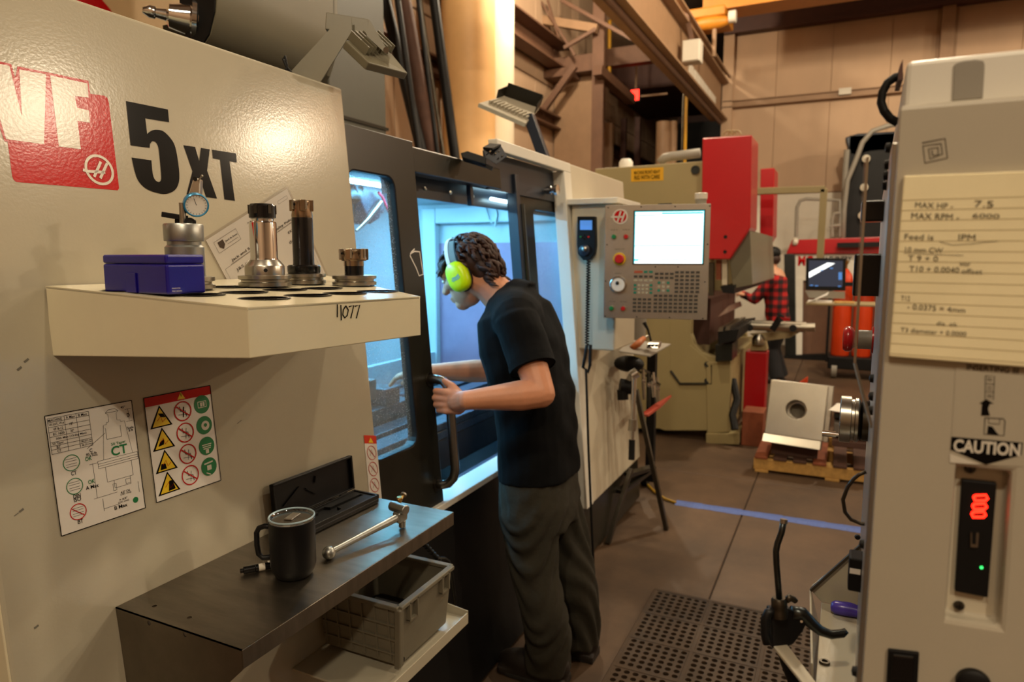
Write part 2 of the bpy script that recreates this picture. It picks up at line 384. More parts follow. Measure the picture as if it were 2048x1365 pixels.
# girts: long horizontal rails of the far wall with a cover box on one, dark eave beam above
g = MB(); g.box((XF-.12, YR, 4.02), (XF-.03, 1.98, 4.12)); g.box((XF-.16, YR, 4.11), (XF-.03, 1.98, 4.125)); g.box((XF-.16, YR, 4.015), (XF-.03, 1.98, 4.03)); t1 = trim(g, 'beam_tan')
p = onx(1690, 183, XF-.15); b = MB(); b.box((XF-.18, p[1]-.09, p[2]-.05), (XF-.1, p[1]+.09, p[2]+.05)); obj('splice_plate', b, 'wall_white', t1, bevel=.005)
g = MB(); g.box((XF-.25, YR, 5.19), (XF-.03, 1.98, 5.24)); g.box((XF-.18, YR, 5.24), (XF-.1, 1.98, 5.50)); g.box((XF-.25, YR, 5.46), (XF-.03, 1.98, 5.51)); trim(g, 'steel_maroon')
g = MB(); g.box((XF-.16, -1.31, 0), (XF-.03, -1.14, ZC)); g.box((XF-.05, -1.36, 0), (XF-.03, -1.09, ZC)); trim(g, 'beam_tan')
g = MB(); g.box((XF-.16, 1.82, 0), (XF-.02, 1.99, ZC)); trim(g, 'wall_tan')
# girts of the left wall
def channel(x0, x1, y, z0, z1, m, d=.2):
    c = MB(); c.box((x0, y-.02, z0), (x1, y, z1)); c.box((x0, y-d, z1-.025), (x1, y, z1)); c.box((x0, y-d, z0), (x1, y, z0+.025)); return trim(c, m)
channel(-3, 10.62, 4.3, 4.42, 4.80, 'steel_brown', .26)
channel(-3, 19, 4.36, 3.55, 3.75, 'steel_brown', .14); channel(-3, 19, 4.36, 2.5, 2.68, 'steel_brown', .14)
# wide tan building column, thin flange column beside it, cross beams between them
c = MB(); c.box((10.6, 3.66, 0), (10.62, 4.34, 4.45)); c.box((10.62, 4.28, 0), (11.05, 4.34, 4.45)); c.box((10.62, 3.66, 0), (11.05, 3.72, 4.45)); trim(c, 'beam_tan')
c = MB(); c.box((10.3, 3.42, 0), (10.36, 3.6, ZC)); c.box((10.36, 3.49, 0), (10.62, 3.53, ZC)); trim(c, 'steel_brown')
c = MB(); c.box((10.35, 3.5, 4.35), (10.6, 4.36, 4.6)); c.box((10.2, 3.9, 4.28), (10.62, 4.36, 4.4)); trim(c, 'steel_brown')
c = MB(); q0 = onx(1200, 118, 11.5); q1 = onx(1305, 96, 11.5); c.box((11.4, q1[1], q0[2]-.16), (11.6, q0[1]+.1, q0[2]+.12)); trim(c, 'steel_brown')
c = MB(); q0 = onx(1060, 36, 10.2); q1 = onx(1195, 58, 10.2); c.bar(q0, q1, .1, .12); trim(c, 'beam_tan')
for a, b_, w in (((1012, 325), (1150, 132), .09), ((1080, 0), (1150, 110), .035), ((1095, 0), (1118, 75), .03), ((1122, 0), (1270, 82), .05), ((1128, 96), (1192, 58), .05), ((1195, 140), (1262, 200), .14)):
    c = MB(); c.bar(onx(*a, 10.1), onx(*b_, 10.15 if a[0] < 1190 else 11.5), w); trim(c, 'steel_brown')
# dark mezzanine opening at the far end of the passage, with door posts
c = MB(); q0 = onx(1213, 145, 13.5); q1 = onx(1312, 175, 13.5); c.box((13.5, q1[1]-.4, q1[2]), (16.5, q0[1], q0[2]+.05)); trim(c, 'steel_maroon')
c = MB(); c.box((16.5, 1.99, 0), (16.55, 3.9, 4.6)); trim(c, 'black')
for px in (1247, 1275): 
    c = MB(); q = onx(px, 300, 13.4); c.box((13.35, q[1]-.05, 0), (13.45, q[1]+.05, 4.2)); trim(c, 'steel_maroon')
c = MB(); q = onx(1215, 300, 12.2); c.box((12.15, q[1]-.09, 0), (12.25, q[1]+.30, 3.9)); trim(c, 'wall_tan')
# crane runway along the hall
c = MB(); c.box((-4, 1.88, 3.80), (12.3, 2.16, 3.83)); c.box((-4, 2.0, 3.83), (12.3, 2.03, 4.42)); c.box((-4, 1.88, 4.40), (12.3, 2.16, 4.43)); rw = trim(c, 'beam_tan')
c = MB(); c.tube([(-4, 2.0, 3.77), (12.3, 2.0, 3.77)], .035, 10); obj('rail', c, 'steel_brown', rw)
for z in (4.46, 4.52, 4.58):
    c = MB(); c.box((2, 1.84 + (z-4.46), z), (12.2, 1.87 + (z-4.46), z+.03)); obj('conductor_bar', c, 'beam_tan', rw)
for i, px in enumerate((1383, 1393, 1401, 1408, 1415, 1422, 1428)):
    q = ony(px, 150+(px-1383)*1.28, 1.985); c = MB(); c.box((q[0]-.16, 1.975, q[2]-.13), (q[0]+.10, 1.999, q[2]+.12)); obj('cover_plate', c, 'wall_white', rw, bevel=.005)
for px in (1328, 1348):
    q = onx(px, 250, 12.0); c = MB(); c.cyl((12, q[1], 0), (12, q[1], 3.8), .13 if px < 1340 else .06, 18); trim(c, 'beam_tan', smooth=True)
for px, m in ((1366, 'steel_dark'), (1371, 'sign_yellow'), (1374, 'sign_yellow')):
    c = MB(); c.tube([onx(px+6, 100, 11.6), onx(px, 200, 11.6), onx(px-3, 330, 11.6)], .010, 6); trim(c, m)
# yellow gas line on the passage wall
c = MB(); q = [onx(*a, 11.45) for a in ((1218, 150), (1219, 42), (1236, 38))]; c.tube(q, .03, 8); trim(c, 'sign_yellow')

# ---------------------------------------------------------------- tall round ducts at the left wall
def duct(px0, px1, m, label):
    a = ony(px0, 200, 3.9); b = ony(px1, 200, 3.9); r = np.linalg.norm(a-b)*.5*.93; c0 = (a+b)/2
    c = MB(); c.cyl((c0[0], c0[1], 0), (c0[0], c0[1], ZC), r, 32)
    t = thing('duct', (c0[0], c0[1], 0), label, 'duct'); obj('pipe', c, m, t, smooth=True)
    for z in (1.9, 4.6):
        c = MB(); c.lathe((c0[0], c0[1], z), [(r+.001, -.03), (r+.012, -.025), (r+.012, .025), (r+.001, .03)], 32); obj('seam_band', c, m, t, smooth=True)
duct(909, 964, 'pipe_tan', 'wide tan vertical duct standing at the left wall behind the milling machine')
duct(966, 981, 'pipe_white', 'thin pale vertical pipe squeezed between the two wider ducts')
duct(983, 1012, 'pipe_white', 'pale vertical duct right of the wide tan one')
# bar stock leaning on the wall left of the ducts
for i, (a, b, r, m, lab) in enumerate((
    ((772, 8), (850, 330), .055, 'black', 'thickest black bar leaning on the wall, leftmost of the bar stock'),
    ((808, 0), (868, 330), .07, 'wood_dark', 'thick rusty brown tube leaning among the black bars'),
    ((842, 10), (890, 330), .018, 'steel_dark', 'thin shiny rod leaning between brown tube and black bars'),
    ((840, 30), (878, 330), .022, 'black', 'thin dark rod leaning beside the brown tube'),
    ((868, 0), (912, 330), .05, 'black', 'black bar leaning nearest the wide tan duct'),
    ((795, 0), (842, 330), .03, 'black', 'slim dark bar leaning between thick black bar and brown tube'))):
    A = ony(*a, 4.0-.05*i); B = ony(*b, 3.75-.04*i); d = (A-B)/np.linalg.norm(A-B); top = B+d*3.2; bot = B - d*(B[2]/d[2])
    c = MB(); c.tube([bot, top], r, 14); obj('stock_bar', c, m, smooth=True, loc=tuple(bot), label=lab, cat='metal bar', group='bar stock leaning at the left wall')
# wall-mounted boxes, exit sign
q = onx(1385, 105, 9.0); t = thing('junction_box', q, 'pale grey electrical box hanging from the crane runway beam', 'electrical box')
c = MB(); c.box(q+V(-.1, -.11, -.13), q+V(.1, .11, .13)); obj('enclosure', c, 'wall_white', t, bevel=.01); c = MB(); c.box(q+V(-.112, -.1, -.12), q+V(-.1, .1, .12)); obj('cover', c, 'wall_white', t, bevel=.005)
c = MB(); c.bar(q+V(0, 0, .12), q+V(0, .1, .5), .05); obj('hanger', c, 'steel_brown', t)
q = onx(1271, 191, 12.0); t = thing('exit_sign', q, 'small lit red exit sign in the dark passage', 'exit sign')
c = MB(); c.box(q+V(-.03, -.09, -.11), q+V(.05, .09, .11)); obj('housing', c, 'black', t); c = MB(); c.box(q+V(-.035, -.07, -.09), q+V(-.03, .07, .09)); obj('lit_face', c, 'exit_red', t)
c = MB(); c.bar(q+V(.02, -.09, -.02), q+V(.02, -.55, -.02), .03); c.bar(q+V(.02, 0, .1), q+V(.02, 0, 1.0), .03); obj('bracket', c, 'beam_tan', t)
# overhead crane bridge crossing the hall, orange
t = thing('bridge_crane', (10.2, .6, 4.85), 'orange overhead crane bridge crossing below the roof', 'crane')
c = MB(); c.box((10.05, -9.5, 4.86), (10.5, 1.95, 4.9)); c.box((10.2, -9.5, 4.9), (10.24, 1.95, 5.5)); c.box((10.05, -9.5, 5.5), (10.5, 1.95, 5.54)); obj('girder', c, 'crane_orange', t)
q = onx(1420, 46, 10.0); c = MB(); c.ell(q, .1, .28, .1); obj('motor', c, 'crane_orange', t, smooth=True)
c = MB(); c.cyl(q+V(0, -.25, .04), q+V(0, -.34, .04), .08); obj('motor_cap', c, 'wall_white', t, smooth=True)
q = onx(1429, 60, 10.0); c = MB(); c.cyl(q+V(0, 0, .2), q+V(0, 0, -.35), .03); obj('drop_pipe', c, 'beam_tan', t)
c = MB(); c.box((9.9, 1.6, 4.74), (10.7, 2.15, 4.87)); obj('end_truck', c, 'crane_orange', t, bevel=.02)
# high-bay lamp bodies
LAMP_AT = ['far across the hall on the near side', 'far across the hall by the far wall', 'over the console', 'over the rubber mat aisle', 'over the press brake aisle, added to light the far wall', 'behind the viewer on the right', 'between the ducts and the press brake', 'above the front edge of the milling machine', 'behind the viewer on the left']
for i, (x, y, z, w) in enumerate(LAMPS):
    t = thing('high_bay_lamp', (x, y, z), 'round high-bay lamp hanging ' + LAMP_AT[i], 'lamp', 'high-bay lamps of the hall')
    c = MB(); c.rings([[(x+r*math.cos(a), y+r*math.sin(a), z+h) for a in np.arange(24)*2*math.pi/24] for r, h in ((.20, .015), (.19, .1), (.11, .24), (.09, .3), (.085, .5), (.02, .5))], cap=False); obj('reflector', c, 'zinc', t, smooth=True)
    c = MB(); c.lathe((x, y, z), [(.0, .20), (.06, .18), (.08, .12), (.06, .06), (0, .03)], 16); obj('bulb', c, 'lamp_white', t, smooth=True)
    c = MB(); c.cyl((x, y, z+.5), (x, y, ZC), .012, 8); obj('stem', c, 'zinc', t)

# ---------------------------------------------------------------- rubber mat, tape, cable
t = thing('rubber_mat', (2.1, .25, 0), 'brown perforated rubber anti-fatigue mat on the concrete floor', 'floor mat')
P = .0322; mx0, my1 = 2.90, .672; c = MB(); ribs = MB(); ix = 0
for mi in range(8):
    for mj in range(4):
        for i in range(6):
            for j in range(7):
                x = mx0 - (mi*6.55+i+.5)*P; y = my1 - (mj*7.5+j+.5)*P; h = P/2
                sq = [(h,0),(h,h),(0,h),(-h,h),(-h,0),(-h,-h),(0,-h),(h,-h)]; r = .0115
                o = [(r*math.cos(k*math.pi/4), r*math.sin(k*math.pi/4)) for k in range(8)]
                vs = [(x+a, y+b, .013) for a, b in sq] + [(x+a, y+b, .013) for a, b in o] + [(x+a, y+b, .001) for a, b in o]
                c.add(vs, [(k, (k+1) % 8, 8+(k+1) % 8, 8+k) for k in range(8)] + [(8+k, 8+(k+1) % 8, 16+(k+1) % 8, 16+k) for k in range(8)])
obj('perforated_sheet', c, 'mat_brown', t)
xe, ye = mx0 - 8*6.55*P, my1-4*7.5*P
for i in range(9): b = MB(); x = mx0 - (i*6.55-.27)*P; b.box((x-.01, ye, .001), (x+.01, my1+.012, .0155)); obj('rib', b, 'mat_brown', t, bevel=.003, seg=1)
for j in range(5): b = MB(); y = my1 - (j*7.5-.25)*P; b.box((xe, y-.009, .001), (mx0+.018, y+.009, .0150)); obj('rib', b, 'mat_brown', t, bevel=.003, seg=1)
b = MB(); b.box((xe, ye, .0002), (mx0, my1, .0012)); obj('underside', b, 'rubber', t)
b = MB(); a0 = onz(1352, 1006, 0); a1 = onz(1700, 1058, 0); a2 = a1 + (a1-a0)*.9; d = unit(a2-a0); sd = np.cross([0,0,1.], d)
for k in range(24):
    f0, f1 = k/24, (k+1)/24; w = .047 + .004*math.sin(k*2.1)
    A, B = a0+(a2-a0)*f0, a0+(a2-a0)*f1; b.prism([A-sd*w+V(0,0,.001), A-sd*.012+V(0,0,.009), A+sd*.012+V(0,0,.009), A+sd*w+V(0,0,.001)], B-A)
obj('floor_tape', b, 'tape_blue', label='strip of blue tape stuck over a cable across the floor', cat='tape', loc=tuple(a0))
b = MB(); b.tube([onz(1240, 940, .012), onz(1290, 965, .012), onz(1310, 985, .012), onz(1330, 998, .012), onz(1352, 1006, .008)], .008, 8)
obj('floor_cable', b, 'cable_yellow', smooth=True, loc=tuple(onz(1310, 985, 0)), label='yellow cable on the floor running into the blue tape', cat='cable')
# ================================================================== THE MILLING MACHINE
TB = .085
def PY(z): return 1.12 + TB*(z-.9)
PN = unit((0, -1, TB)); PV = unit((0, TB, 1))
def pan(X, z, d=0.): return V(X, PY(z)+d, z)                     # point on the sloping front, d behind it
def ppx(x, y, d=0., k=0.): return onpl(x, y, (0, PY(.9)+d, .9), (0, 1, -TB)) + PN*k
cm = thing('cnc_machine', (2.2, 1.7, 0), 'large cream and charcoal milling machine with red lettered emblem and open sliding door', 'milling machine')
def slabp(mb, X0, X1, z0, z1, d0, d1): mb.prism([pan(X0, z0, d0), pan(X1, z0, d0), pan(X1, z1, d0), pan(X0, z1, d0)], (0, d1-d0, 0))
b = MB(); slabp(b, .548, 1.482, 0, 1.94, 0, .03); front = obj('front_panel', b, 'cream', cm, bevel=.006, seg=3)
b = MB(); b.prism([(.546, PY(0)+.004, 0), (.546, 2.9, 0), (.546, 2.9, 1.935), (.546, PY(1.935)+.004, 1.935)], (.03, 0, 0)); obj('side_panel', b, 'tray_cream', cm, bevel=.002)
b = MB(); b.box((.6, 2.86, 0), (3.95, 2.9, 1.9)); obj('back_panel', b, 'cream_dull', cm)
# black lower front, sill
b = MB(); slabp(b, 1.482, 3.0, .02, .70, .02, .05); obj('lower_panel', b, 'black', cm, bevel=.004)
b = MB(); b.prism([(1.5, 1.10, .70), (1.5, 1.10, .722), (1.5, 1.19, .722), (1.5, 1.19, .70)], (1.52, 0, 0)); obj('sill', b, 'offwhite', cm, bevel=.003)
b = MB(); b.prism([(1.5, 1.19, .60), (1.5, 1.19, .722), (1.5, 1.205, .722), (1.5, 1.40, .50), (1.5, 1.40, .48)], (1.55, 0, 0)); obj('apron', b, 'dark_blue', cm)
# left sliding door with window and bar handle
dl = MB(); window_plate(dl, lambda a, c, d: pan(a, c, .012+d), 1.47, .70, 1.815, 1.855, 1.484, .935, 1.70, 1.735, .035, .035); door = obj('sliding_door', dl, 'dark_paint', cm, bevel=.003)
gp = MB()
gp.prism([pan(1.478, .93, .03), pan(1.706, .93, .03), pan(1.706, 1.74, .03), pan(1.478, 1.74, .03)], (0, .005, 0)); obj('window_pane', gp, 'pane', door)
gk = MB(); rr = round_rect(1.482, .933, 1.702, 1.737, .036); gk.tube([pan(a, c, .016) for a, c in rr], .004, 6, close=True); obj('window_gasket', gk, 'black', door, smooth=True)
HB = ony(905, 870, 1.068); hx, hy = HB[0], 1.068
ht = ppx(866, 764); hb = ppx(868, 944)
def hcol(z): return V(hx, hy + TB*(z-.95)*.9, z)
zt, zb = 1.115, .79
hp = [pan(hx+.002, zt+.004, .014), pan(hx+.002, zt+.006, -.01), hcol(zt)+V(0, .02, .004), hcol(zt-.012)+V(0, .004, 0), hcol(zt-.04)] + [hcol(z) for z in (1.0, .9, .86)] + [hcol(zb+.05), hcol(zb+.022)+V(0, .008, 0), hcol(zb)+V(0, .03, 0), pan(hx-.005, zb-.004, -.01), pan(hx-.008, zb-.004, .014)]
h = MB(); h.tube(hp, .0145, 14); hd = obj('door_handle', h, 'handle_steel', door, smooth='all')
for q in (hp[0], hp[-1]):
    h = MB(); h.lathe(q+V(0, -.006, 0), [(.0, -.02), (.021, -.02), (.023, -.012), (.023, .0), (0, .0)], 20, axis=(0, -1, TB)); obj('handle_flange', h, 'steel_dark', hd, smooth=True)
# chalk mark on the door
b = MB(); b.stroke([ppx(*q, d=.012, k=.0006) for q in ((829, 498), (822, 505), (820, 512), (832, 536), (838, 552), (846, 549), (843, 530), (839, 504), (829, 503), (820, 508))], .004, PN); obj('chalk_mark', b, 'paper_white', door, label='pale chalk outline')
# head rail over the opening
b = MB(); slabp(b, 1.80, 2.45, 1.765, 1.845, .03, .09); hr = obj('head_rail', b, 'dark_paint', cm, bevel=.004)
b = MB(); slabp(b, 1.80, 3.3, 1.70, 1.80, .12, .135); obj('valance', b, 'dark_blue', cm)
for x in np.arange(1.86, 3.2, .17):
    b = MB(); b.lathe(pan(x, 1.735, .118), [(0, .005), (.005, .004), (.007, 0)], 10, axis=PN); obj('screw', b, 'steel', cm)
b = MB(); slabp(b, 2.36, 3.06, 1.76, 1.905, .045, .055); obj('upper_frame', b, 'dark_blue', cm)
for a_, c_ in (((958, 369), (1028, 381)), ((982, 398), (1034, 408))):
    b = MB(); b.tube([ppx(*a_, d=.10), ppx(*c_, d=.10)], .007, 8); obj('reflection_streak', b, 'streak_glow', cm, smooth=True)  # glowing tubes added on the valance in place of light-strip reflections
# right sliding door: leaf with window, folded dark leading edge, chrome knob
dr = MB(); window_plate(dr, lambda a, c, d: pan(a, c, .055+d), 2.60, .72, 3.3, 1.835, 2.80, .96, 3.16, 1.71, .03, .03); d2 = obj('sliding_door', dr, 'dark_paint', cm, bevel=.003)
b = MB(); b.prism([pan(2.745, .95, .07), pan(3.15, .95, .07), pan(3.15, 1.72, .07), pan(2.745, 1.72, .07)], (0, .005, 0)); obj('window_pane', b, 'pane', d2)
b = MB(); slabp(b, 2.585, 2.62, .72, 1.84, .03, .075); obj('leading_edge', b, 'dark_blue', d2, bevel=.004)
b = MB(); slabp(b, 2.25, 2.60, 1.765, 1.83, .06, .08); slabp(b, 2.25, 2.27, 1.69, 1.83, .06, .08); obj('top_bracket', b, 'dark_blue', d2, bevel=.003)
b = MB(); b.tube([pan(2.63, 1.72, .03), pan(2.63, 1.38, .03)], .012, 12); obj('grip_bar', b, 'gunmetal', d2, smooth=True)
q = ppx(1092, 381, .04); b = MB(); b.lathe(q+V(0, .02, 0), [(0, 0), (.012, 0), (.012, .02), (.019, .024), (.019, .045), (.012, .05), (.012, .062), (.024, .066), (.024, .078), (0, .08)], 20, axis=(0.0, -1, 0)); obj('latch_knob', b, 'chrome', d2, smooth=True)
# white frame round the right side and the cream right panel
b = MB(); slabp(b, 2.36, 3.13, 1.90, 1.945, -.012, .03); obj('frame_top', b, 'offwhite', cm, bevel=.004)
b = MB(); slabp(b, 3.04, 3.13, .28, 1.90, -.012, .05); obj('frame_upright', b, 'offwhite', cm, bevel=.004)
b = MB(); slabp(b, 3.13, 4.02, .28, 1.945, -.008, .04); b.box((3.98, 1.26, .28), (4.02, 2.88, 1.90)); obj('right_panel', b, 'cream_dull', cm, bevel=.006)
b = MB(); slabp(b, 3.0, 4.02, .03, .28, .01, .05); obj('kick_panel', b, 'dark_paint', cm)
# enclosure inside
b = MB(); b.box((1.0, 1.27, .3), (1.02, 2.7, 1.82)); obj('inner_wall', b, 'enclosure', cm)
b = MB(); b.box((3.42, 1.27, .3), (3.44, 2.7, 1.82)); obj('inner_wall', b, 'enclosure', cm)
b = MB(); b.box((1.0, 2.68, .3), (3.44, 2.7, 1.82)); obj('inner_wall', b, 'enclosure', cm)
b = MB(); b.box((1.0, 1.34, 1.80), (3.44, 2.7, 1.82)); obj('added_roof', b, 'enclosure', cm)  # roof added over the enclosure to keep the strip light inside
b = MB(); b.box((1.0, 1.17, .42), (3.44, 2.7, .45)); obj('inner_floor', b, 'dark_blue', cm)
# raised frame and bright sheet on the inner right wall
A = onx(878, 487, 3.41); B = onx(1100, 720, 3.41)
b = MB(); y0, y1, z0, z1 = B[1]-.25, A[1], B[2]-.12, A[2]
b.box((3.37, y1, z0-.04), (3.42, y1+.09, z1+.20)); b.box((3.37, y0, z1+.11), (3.42, y1, z1+.20)); obj('wall_frame', b, 'enclosure', cm, bevel=.006)
b = MB(); b.box((3.41, y0, z0), (3.418, y1, z1)); obj('bright_sheet', b, 'mauve_sheet', cm)
b = MB(); b.tube([onx(*q, 3.36) for q in ((968, 405), (978, 440), (990, 455), (994, 430), (985, 400))], .006, 6); obj('coolant_loop', b, 'enclosure', cm, smooth=True)
# light strips under the added roof
for (x0, x1, y, z) in ((1.15, 3.2, 1.75, 1.78), (1.2, 3.2, 2.35, 1.78)):
    b = MB(); b.box((x0, y-.03, z+.02), (x1, y+.03, 1.80)); st = obj('strip_housing', b, 'enclosure', cm, bevel=.004)
    b = MB(); b.box((x0+.02, y-.022, z+.012), (x1-.02, y+.022, z+.02)); obj('strip_diffuser', b, 'strip_light', st)
# work table with T-slots
tz = .845
tb = MB(); tb.box((1.15, 1.40, .72), (3.25, 2.10, tz-.03)); tbl = obj('work_table', tb, 'table_iron', cm, bevel=.005)
for k in range(6):
    b = MB(); y = 1.40 + k*.1235; b.box((1.15, y, tz-.03), (3.25, y+.083, tz)); obj('table_land', b, 'table_iron', tbl, bevel=.004)
b = MB(); b.box((1.15, 1.395, .66), (3.25, 1.42, .78)); obj('front_rail', b, 'steel_dark', tbl)
b = MB(); b.box((1.05, 2.12, .42), (3.4, 2.16, .95)); obj('back_guard', b, 'enclosure', tbl)
q = ony(790, 850, 1.65); vx, vy = q[0]-.12, 1.72
b = MB(); b.box((vx-.25, vy-.10, tz), (vx+.22, vy+.10, tz+.06)); b.box((vx-.25, vy-.10, tz+.06), (vx-.15, vy+.10, tz+.13)); b.box((vx+.02, vy-.10, tz+.06), (vx+.12, vy+.10, tz+.13)); b.cyl((vx+.12, vy, tz+.045), (vx+.34, vy, tz+.045), .018); vs = obj('vise', b, 'table_iron', tbl, bevel=.006)
b = MB(); b.box((vx-.14, vy-.06, tz+.09), (vx+.015, vy+.06, tz+.17)); obj('workpiece', b, 'steel', tbl, bevel=.003)
# spindle nose with nozzles seen through the door window
q = ony(735, 372, 1.95); b = MB(); b.box((q[0]-.30, 1.90, 1.70), (q[0]+.06, 2.20, 1.795)); sp = obj('spindle_head', b, 'dark_blue', cm, bevel=.01)
c0 = ony(735, 420, 1.85); b = MB(); b.prism([c0+V(-.1, 0, .12), c0+V(.12, 0, .12), c0+V(.09, 0, -.03), c0+V(.02, 0, -.06)], (0, .12, 0)); obj('nozzle_block', b, 'dark_blue', sp, bevel=.006)
b = MB(); b.tube([ony(760, 405, 1.84), ony(735, 440, 1.84), ony(712, 462, 1.84)], [.016, .012, .006], 10); obj('coolant_nozzle', b, 'steel', sp, smooth=True)
b = MB(); b.tube([ony(757, 385, 1.83), ony(765, 395, 1.83), ony(778, 425, 1.83), ony(798, 440, 1.83)], .006, 8); obj('air_line', b, 'hose_red', sp, smooth=True)
b = MB(); b.lathe(ony(703, 400, 1.9), [(.0, -.10), (.012, -.1), (.016, -.02), (.05, .0), (.055, .05), (.03, .09), (.03, .2)], 18); obj('spindle_nose', b, 'gunmetal', sp, smooth=True)
# big sheet-metal column and tool changer above the front panel
b = MB(); b.box((2.60, 2.2, 1.83), (3.05, 2.86, 3.6)); obj('column_cover', b, 'grey_dark', cm, bevel=.01)
b = MB(); b.box((2.595, 2.19, 2.16), (3.055, 2.21, 2.175)); obj('column_seam', b, 'dark_paint', cm)
b = MB(); b.box((1.0, 1.35, 1.825), (2.6, 2.1, 1.86)); obj('roof_shelf', b, 'dark_paint', cm)

# ---------------------------------------------------------------- print on the front panel
def crop(x, y): return x/3.412, y/3.412
lg = MB(); lg.use('red_ink')
C1 = lambda pts, k: lg.poly([ppx(*crop(*q), k=.0003+.0003*k) for q in pts])
C1([(50,960),(300,600),(612,640),(712,654),(732,668),(742,700),(812,1285),(803,1300),(110,1243),(92,1228),(82,1200)], 0)
C1([(-110,395),(75,437),(103,530),(118,452),(602,552),(618,660),(620,845),(560,1020),(300,1000),(30,965),(-30,800)], .6)
lg.use('white_ink')
C1([(-95,418),(62,450),(148,800),(130,475),(312,507),(298,985),(40,950),(0,820)], 1.4)
C1([(340,515),(595,570),(602,667),(508,655),(523,735),(605,755),(612,838),(527,825),(550,1018),(400,1000)], 1.4)
ring = [(675+92*math.cos(t)+8*math.sin(t), 1160+95*math.sin(t)+20*math.cos(t)) for t in np.arange(33)*2*math.pi/32]
lg.stroke([ppx(*crop(*q), k=.0010) for q in ring], .0046, PN)
for q in (((563,1160),(600,1170),(715,1178)), ((640,1208),(685,1105)), ((682,1218),(728,1115))): lg.stroke([ppx(*crop(*p_), k=.0012) for p_ in q], .0048, PN)
obj('emblem', lg, None, front, label='red emblem card with two big cream letters')
bk = MB().use('black_ink')
def smooth_run(pts, i0, i1, k=4):
    P = [np.array(q, float) for q in pts]; out = P[:i0]
    for i in range(i0, i1):
        a, b_, c_, d_ = P[max(i-1, i0)], P[i], P[i+1], P[min(i+2, i1)]
        for t_ in np.arange(k)/k: out.append(.5*((2*b_)+(c_-a)*t_+(2*a-5*b_+4*c_-d_)*t_**2+(3*b_-a-3*c_+d_)*t_**3))
    return out + P[i1:]
for pts in ([(858,690),(1145,748),(1153,835),(990,808),(1003,915),(1025,897),(1060,886),(1110,895),(1155,935),(1190,990),(1210,1080),(1222,1180),(1218,1250),(1190,1300),(1130,1325),(1060,1315),(990,1285),(940,1230),(915,1160),(897,1076),(1032,1095),(1040,1180),(1055,1225),(1080,1243),(1097,1230),(1098,1190),(1090,1100),(1080,1010),(1062,972),(1038,965),(1022,985),(1020,1010),(890,993)],
            [(1250,992),(1330,1003),(1358,1100),(1370,1010),(1430,1020),(1412,1165),(1480,1356),(1405,1346),(1366,1230),(1345,1338),(1272,1328),(1312,1170)],
            [(1445,1022),(1610,1048),(1615,1110),(1565,1102),(1602,1372),(1530,1362),(1500,1090),(1452,1082)]):
    if len(pts) > 20: pts = smooth_run(smooth_run(pts, 20, 30), 4, 18)
    bk.poly([ppx(*crop(*q), k=.0006) for q in pts])
obj('model_lettering', bk, None, front, label='large black number and letters')

def sticker(c4, th=.0004):
    """frame from four pixel corners (bl, br, tl) of a rectangle on the front panel; axes scaled 0..1"""
    o, r, t = [ppx(*q) for q in c4]; return Frame(o + PN*th, r-o, t-o, PN)
# tool-holder diagram
f = sticker(((122, 1073), (290, 1016), (88, 833))); m = MB(); m.use('paper_white'); f.rect(m, 0, 0, 1, 1, 0); W_, H_ = np.linalg.norm(f.u), np.linalg.norm(f.v)
m.use('black_ink'); f.frame(m, 0, 0, 1, 1, .0014, 2)
lw = .0006
f.frame(m, .02, .68, .47, .975, lw, 2)
for y in (.94, .90, .86, .82, .775, .745, .715): f.line(m, [(.02, y), (.47, y)], lw)
for x in (.2, .33): f.line(m, [(x, .68), (x, .975)], lw)
for i, (s, x, y, w) in enumerate((('MACHINE', .10, .957, .022), ('A Max', .265, .957, .015), ('B Max', .4, .957, .015), ('VF-5XT, VF-6', .11, .92, .024), ('VF 8-12', .12, .88, .016), ('EC 1600', .12, .84, .018), ('18"', .265, .90, .006), ('20"', .265, .84, .006), ('30lb Max (13.6kg Max)', .25, .797, .05), ('50 Taper', .10, .76, .018), ('BT', .10, .73, .006), ('CT', .10, .697, .006), ('1.386 (35.2 mm)', .40, .73, .020), ('1.386 (35.2 mm)', .40, .697, .020))): f.text(m, s, x, y, w=w, h=.0042, bold=.01)
tp = [(.66, .93), (.70, .955), (.78, .955), (.82, .93), (.79, .915), (.79, .85), (.83, .845), (.83, .83), (.88, .83), (.93, .53), (.57, .53), (.62, .83), (.66, .83), (.66, .845), (.69, .85), (.69, .915), (.66, .93), (.82, .93)]
f.line(m, tp, lw)
for y in (.53, .505, .485, .465): f.line(m, [(.50, y), (.99, y)], lw)
f.line(m, [(.50, .53), (.50, .465)], lw); f.line(m, [(.99, .53), (.99, .465)], lw); f.frame(m, .58, .33, .90, .465, lw); f.frame(m, .66, .26, .86, .33, lw)
f.frame(m, .64, .24, .68, .30, lw); f.frame(m, .80, .27, .86, .31, lw)
for q in ([(.44, .52), (.44, .22)], [(.40, .52), (.50, .52)], [(.40, .22), (.68, .22)], [(.50, .20), (.50, .09)], [(.50, .11), (.70, .11)], [(.95, .16), (.95, .26)], [(.9, .93), (.98, .93)], [(.94, .93), (.94, .83)], [(.9, .82), (.98, .82)], [(.40, .66), (.63, .76)], [(.64, .80), (.64, .70)], [(.82, .80), (.82, .70)], [(.64, .70), (.82, .70)]): f.line(m, q, lw)
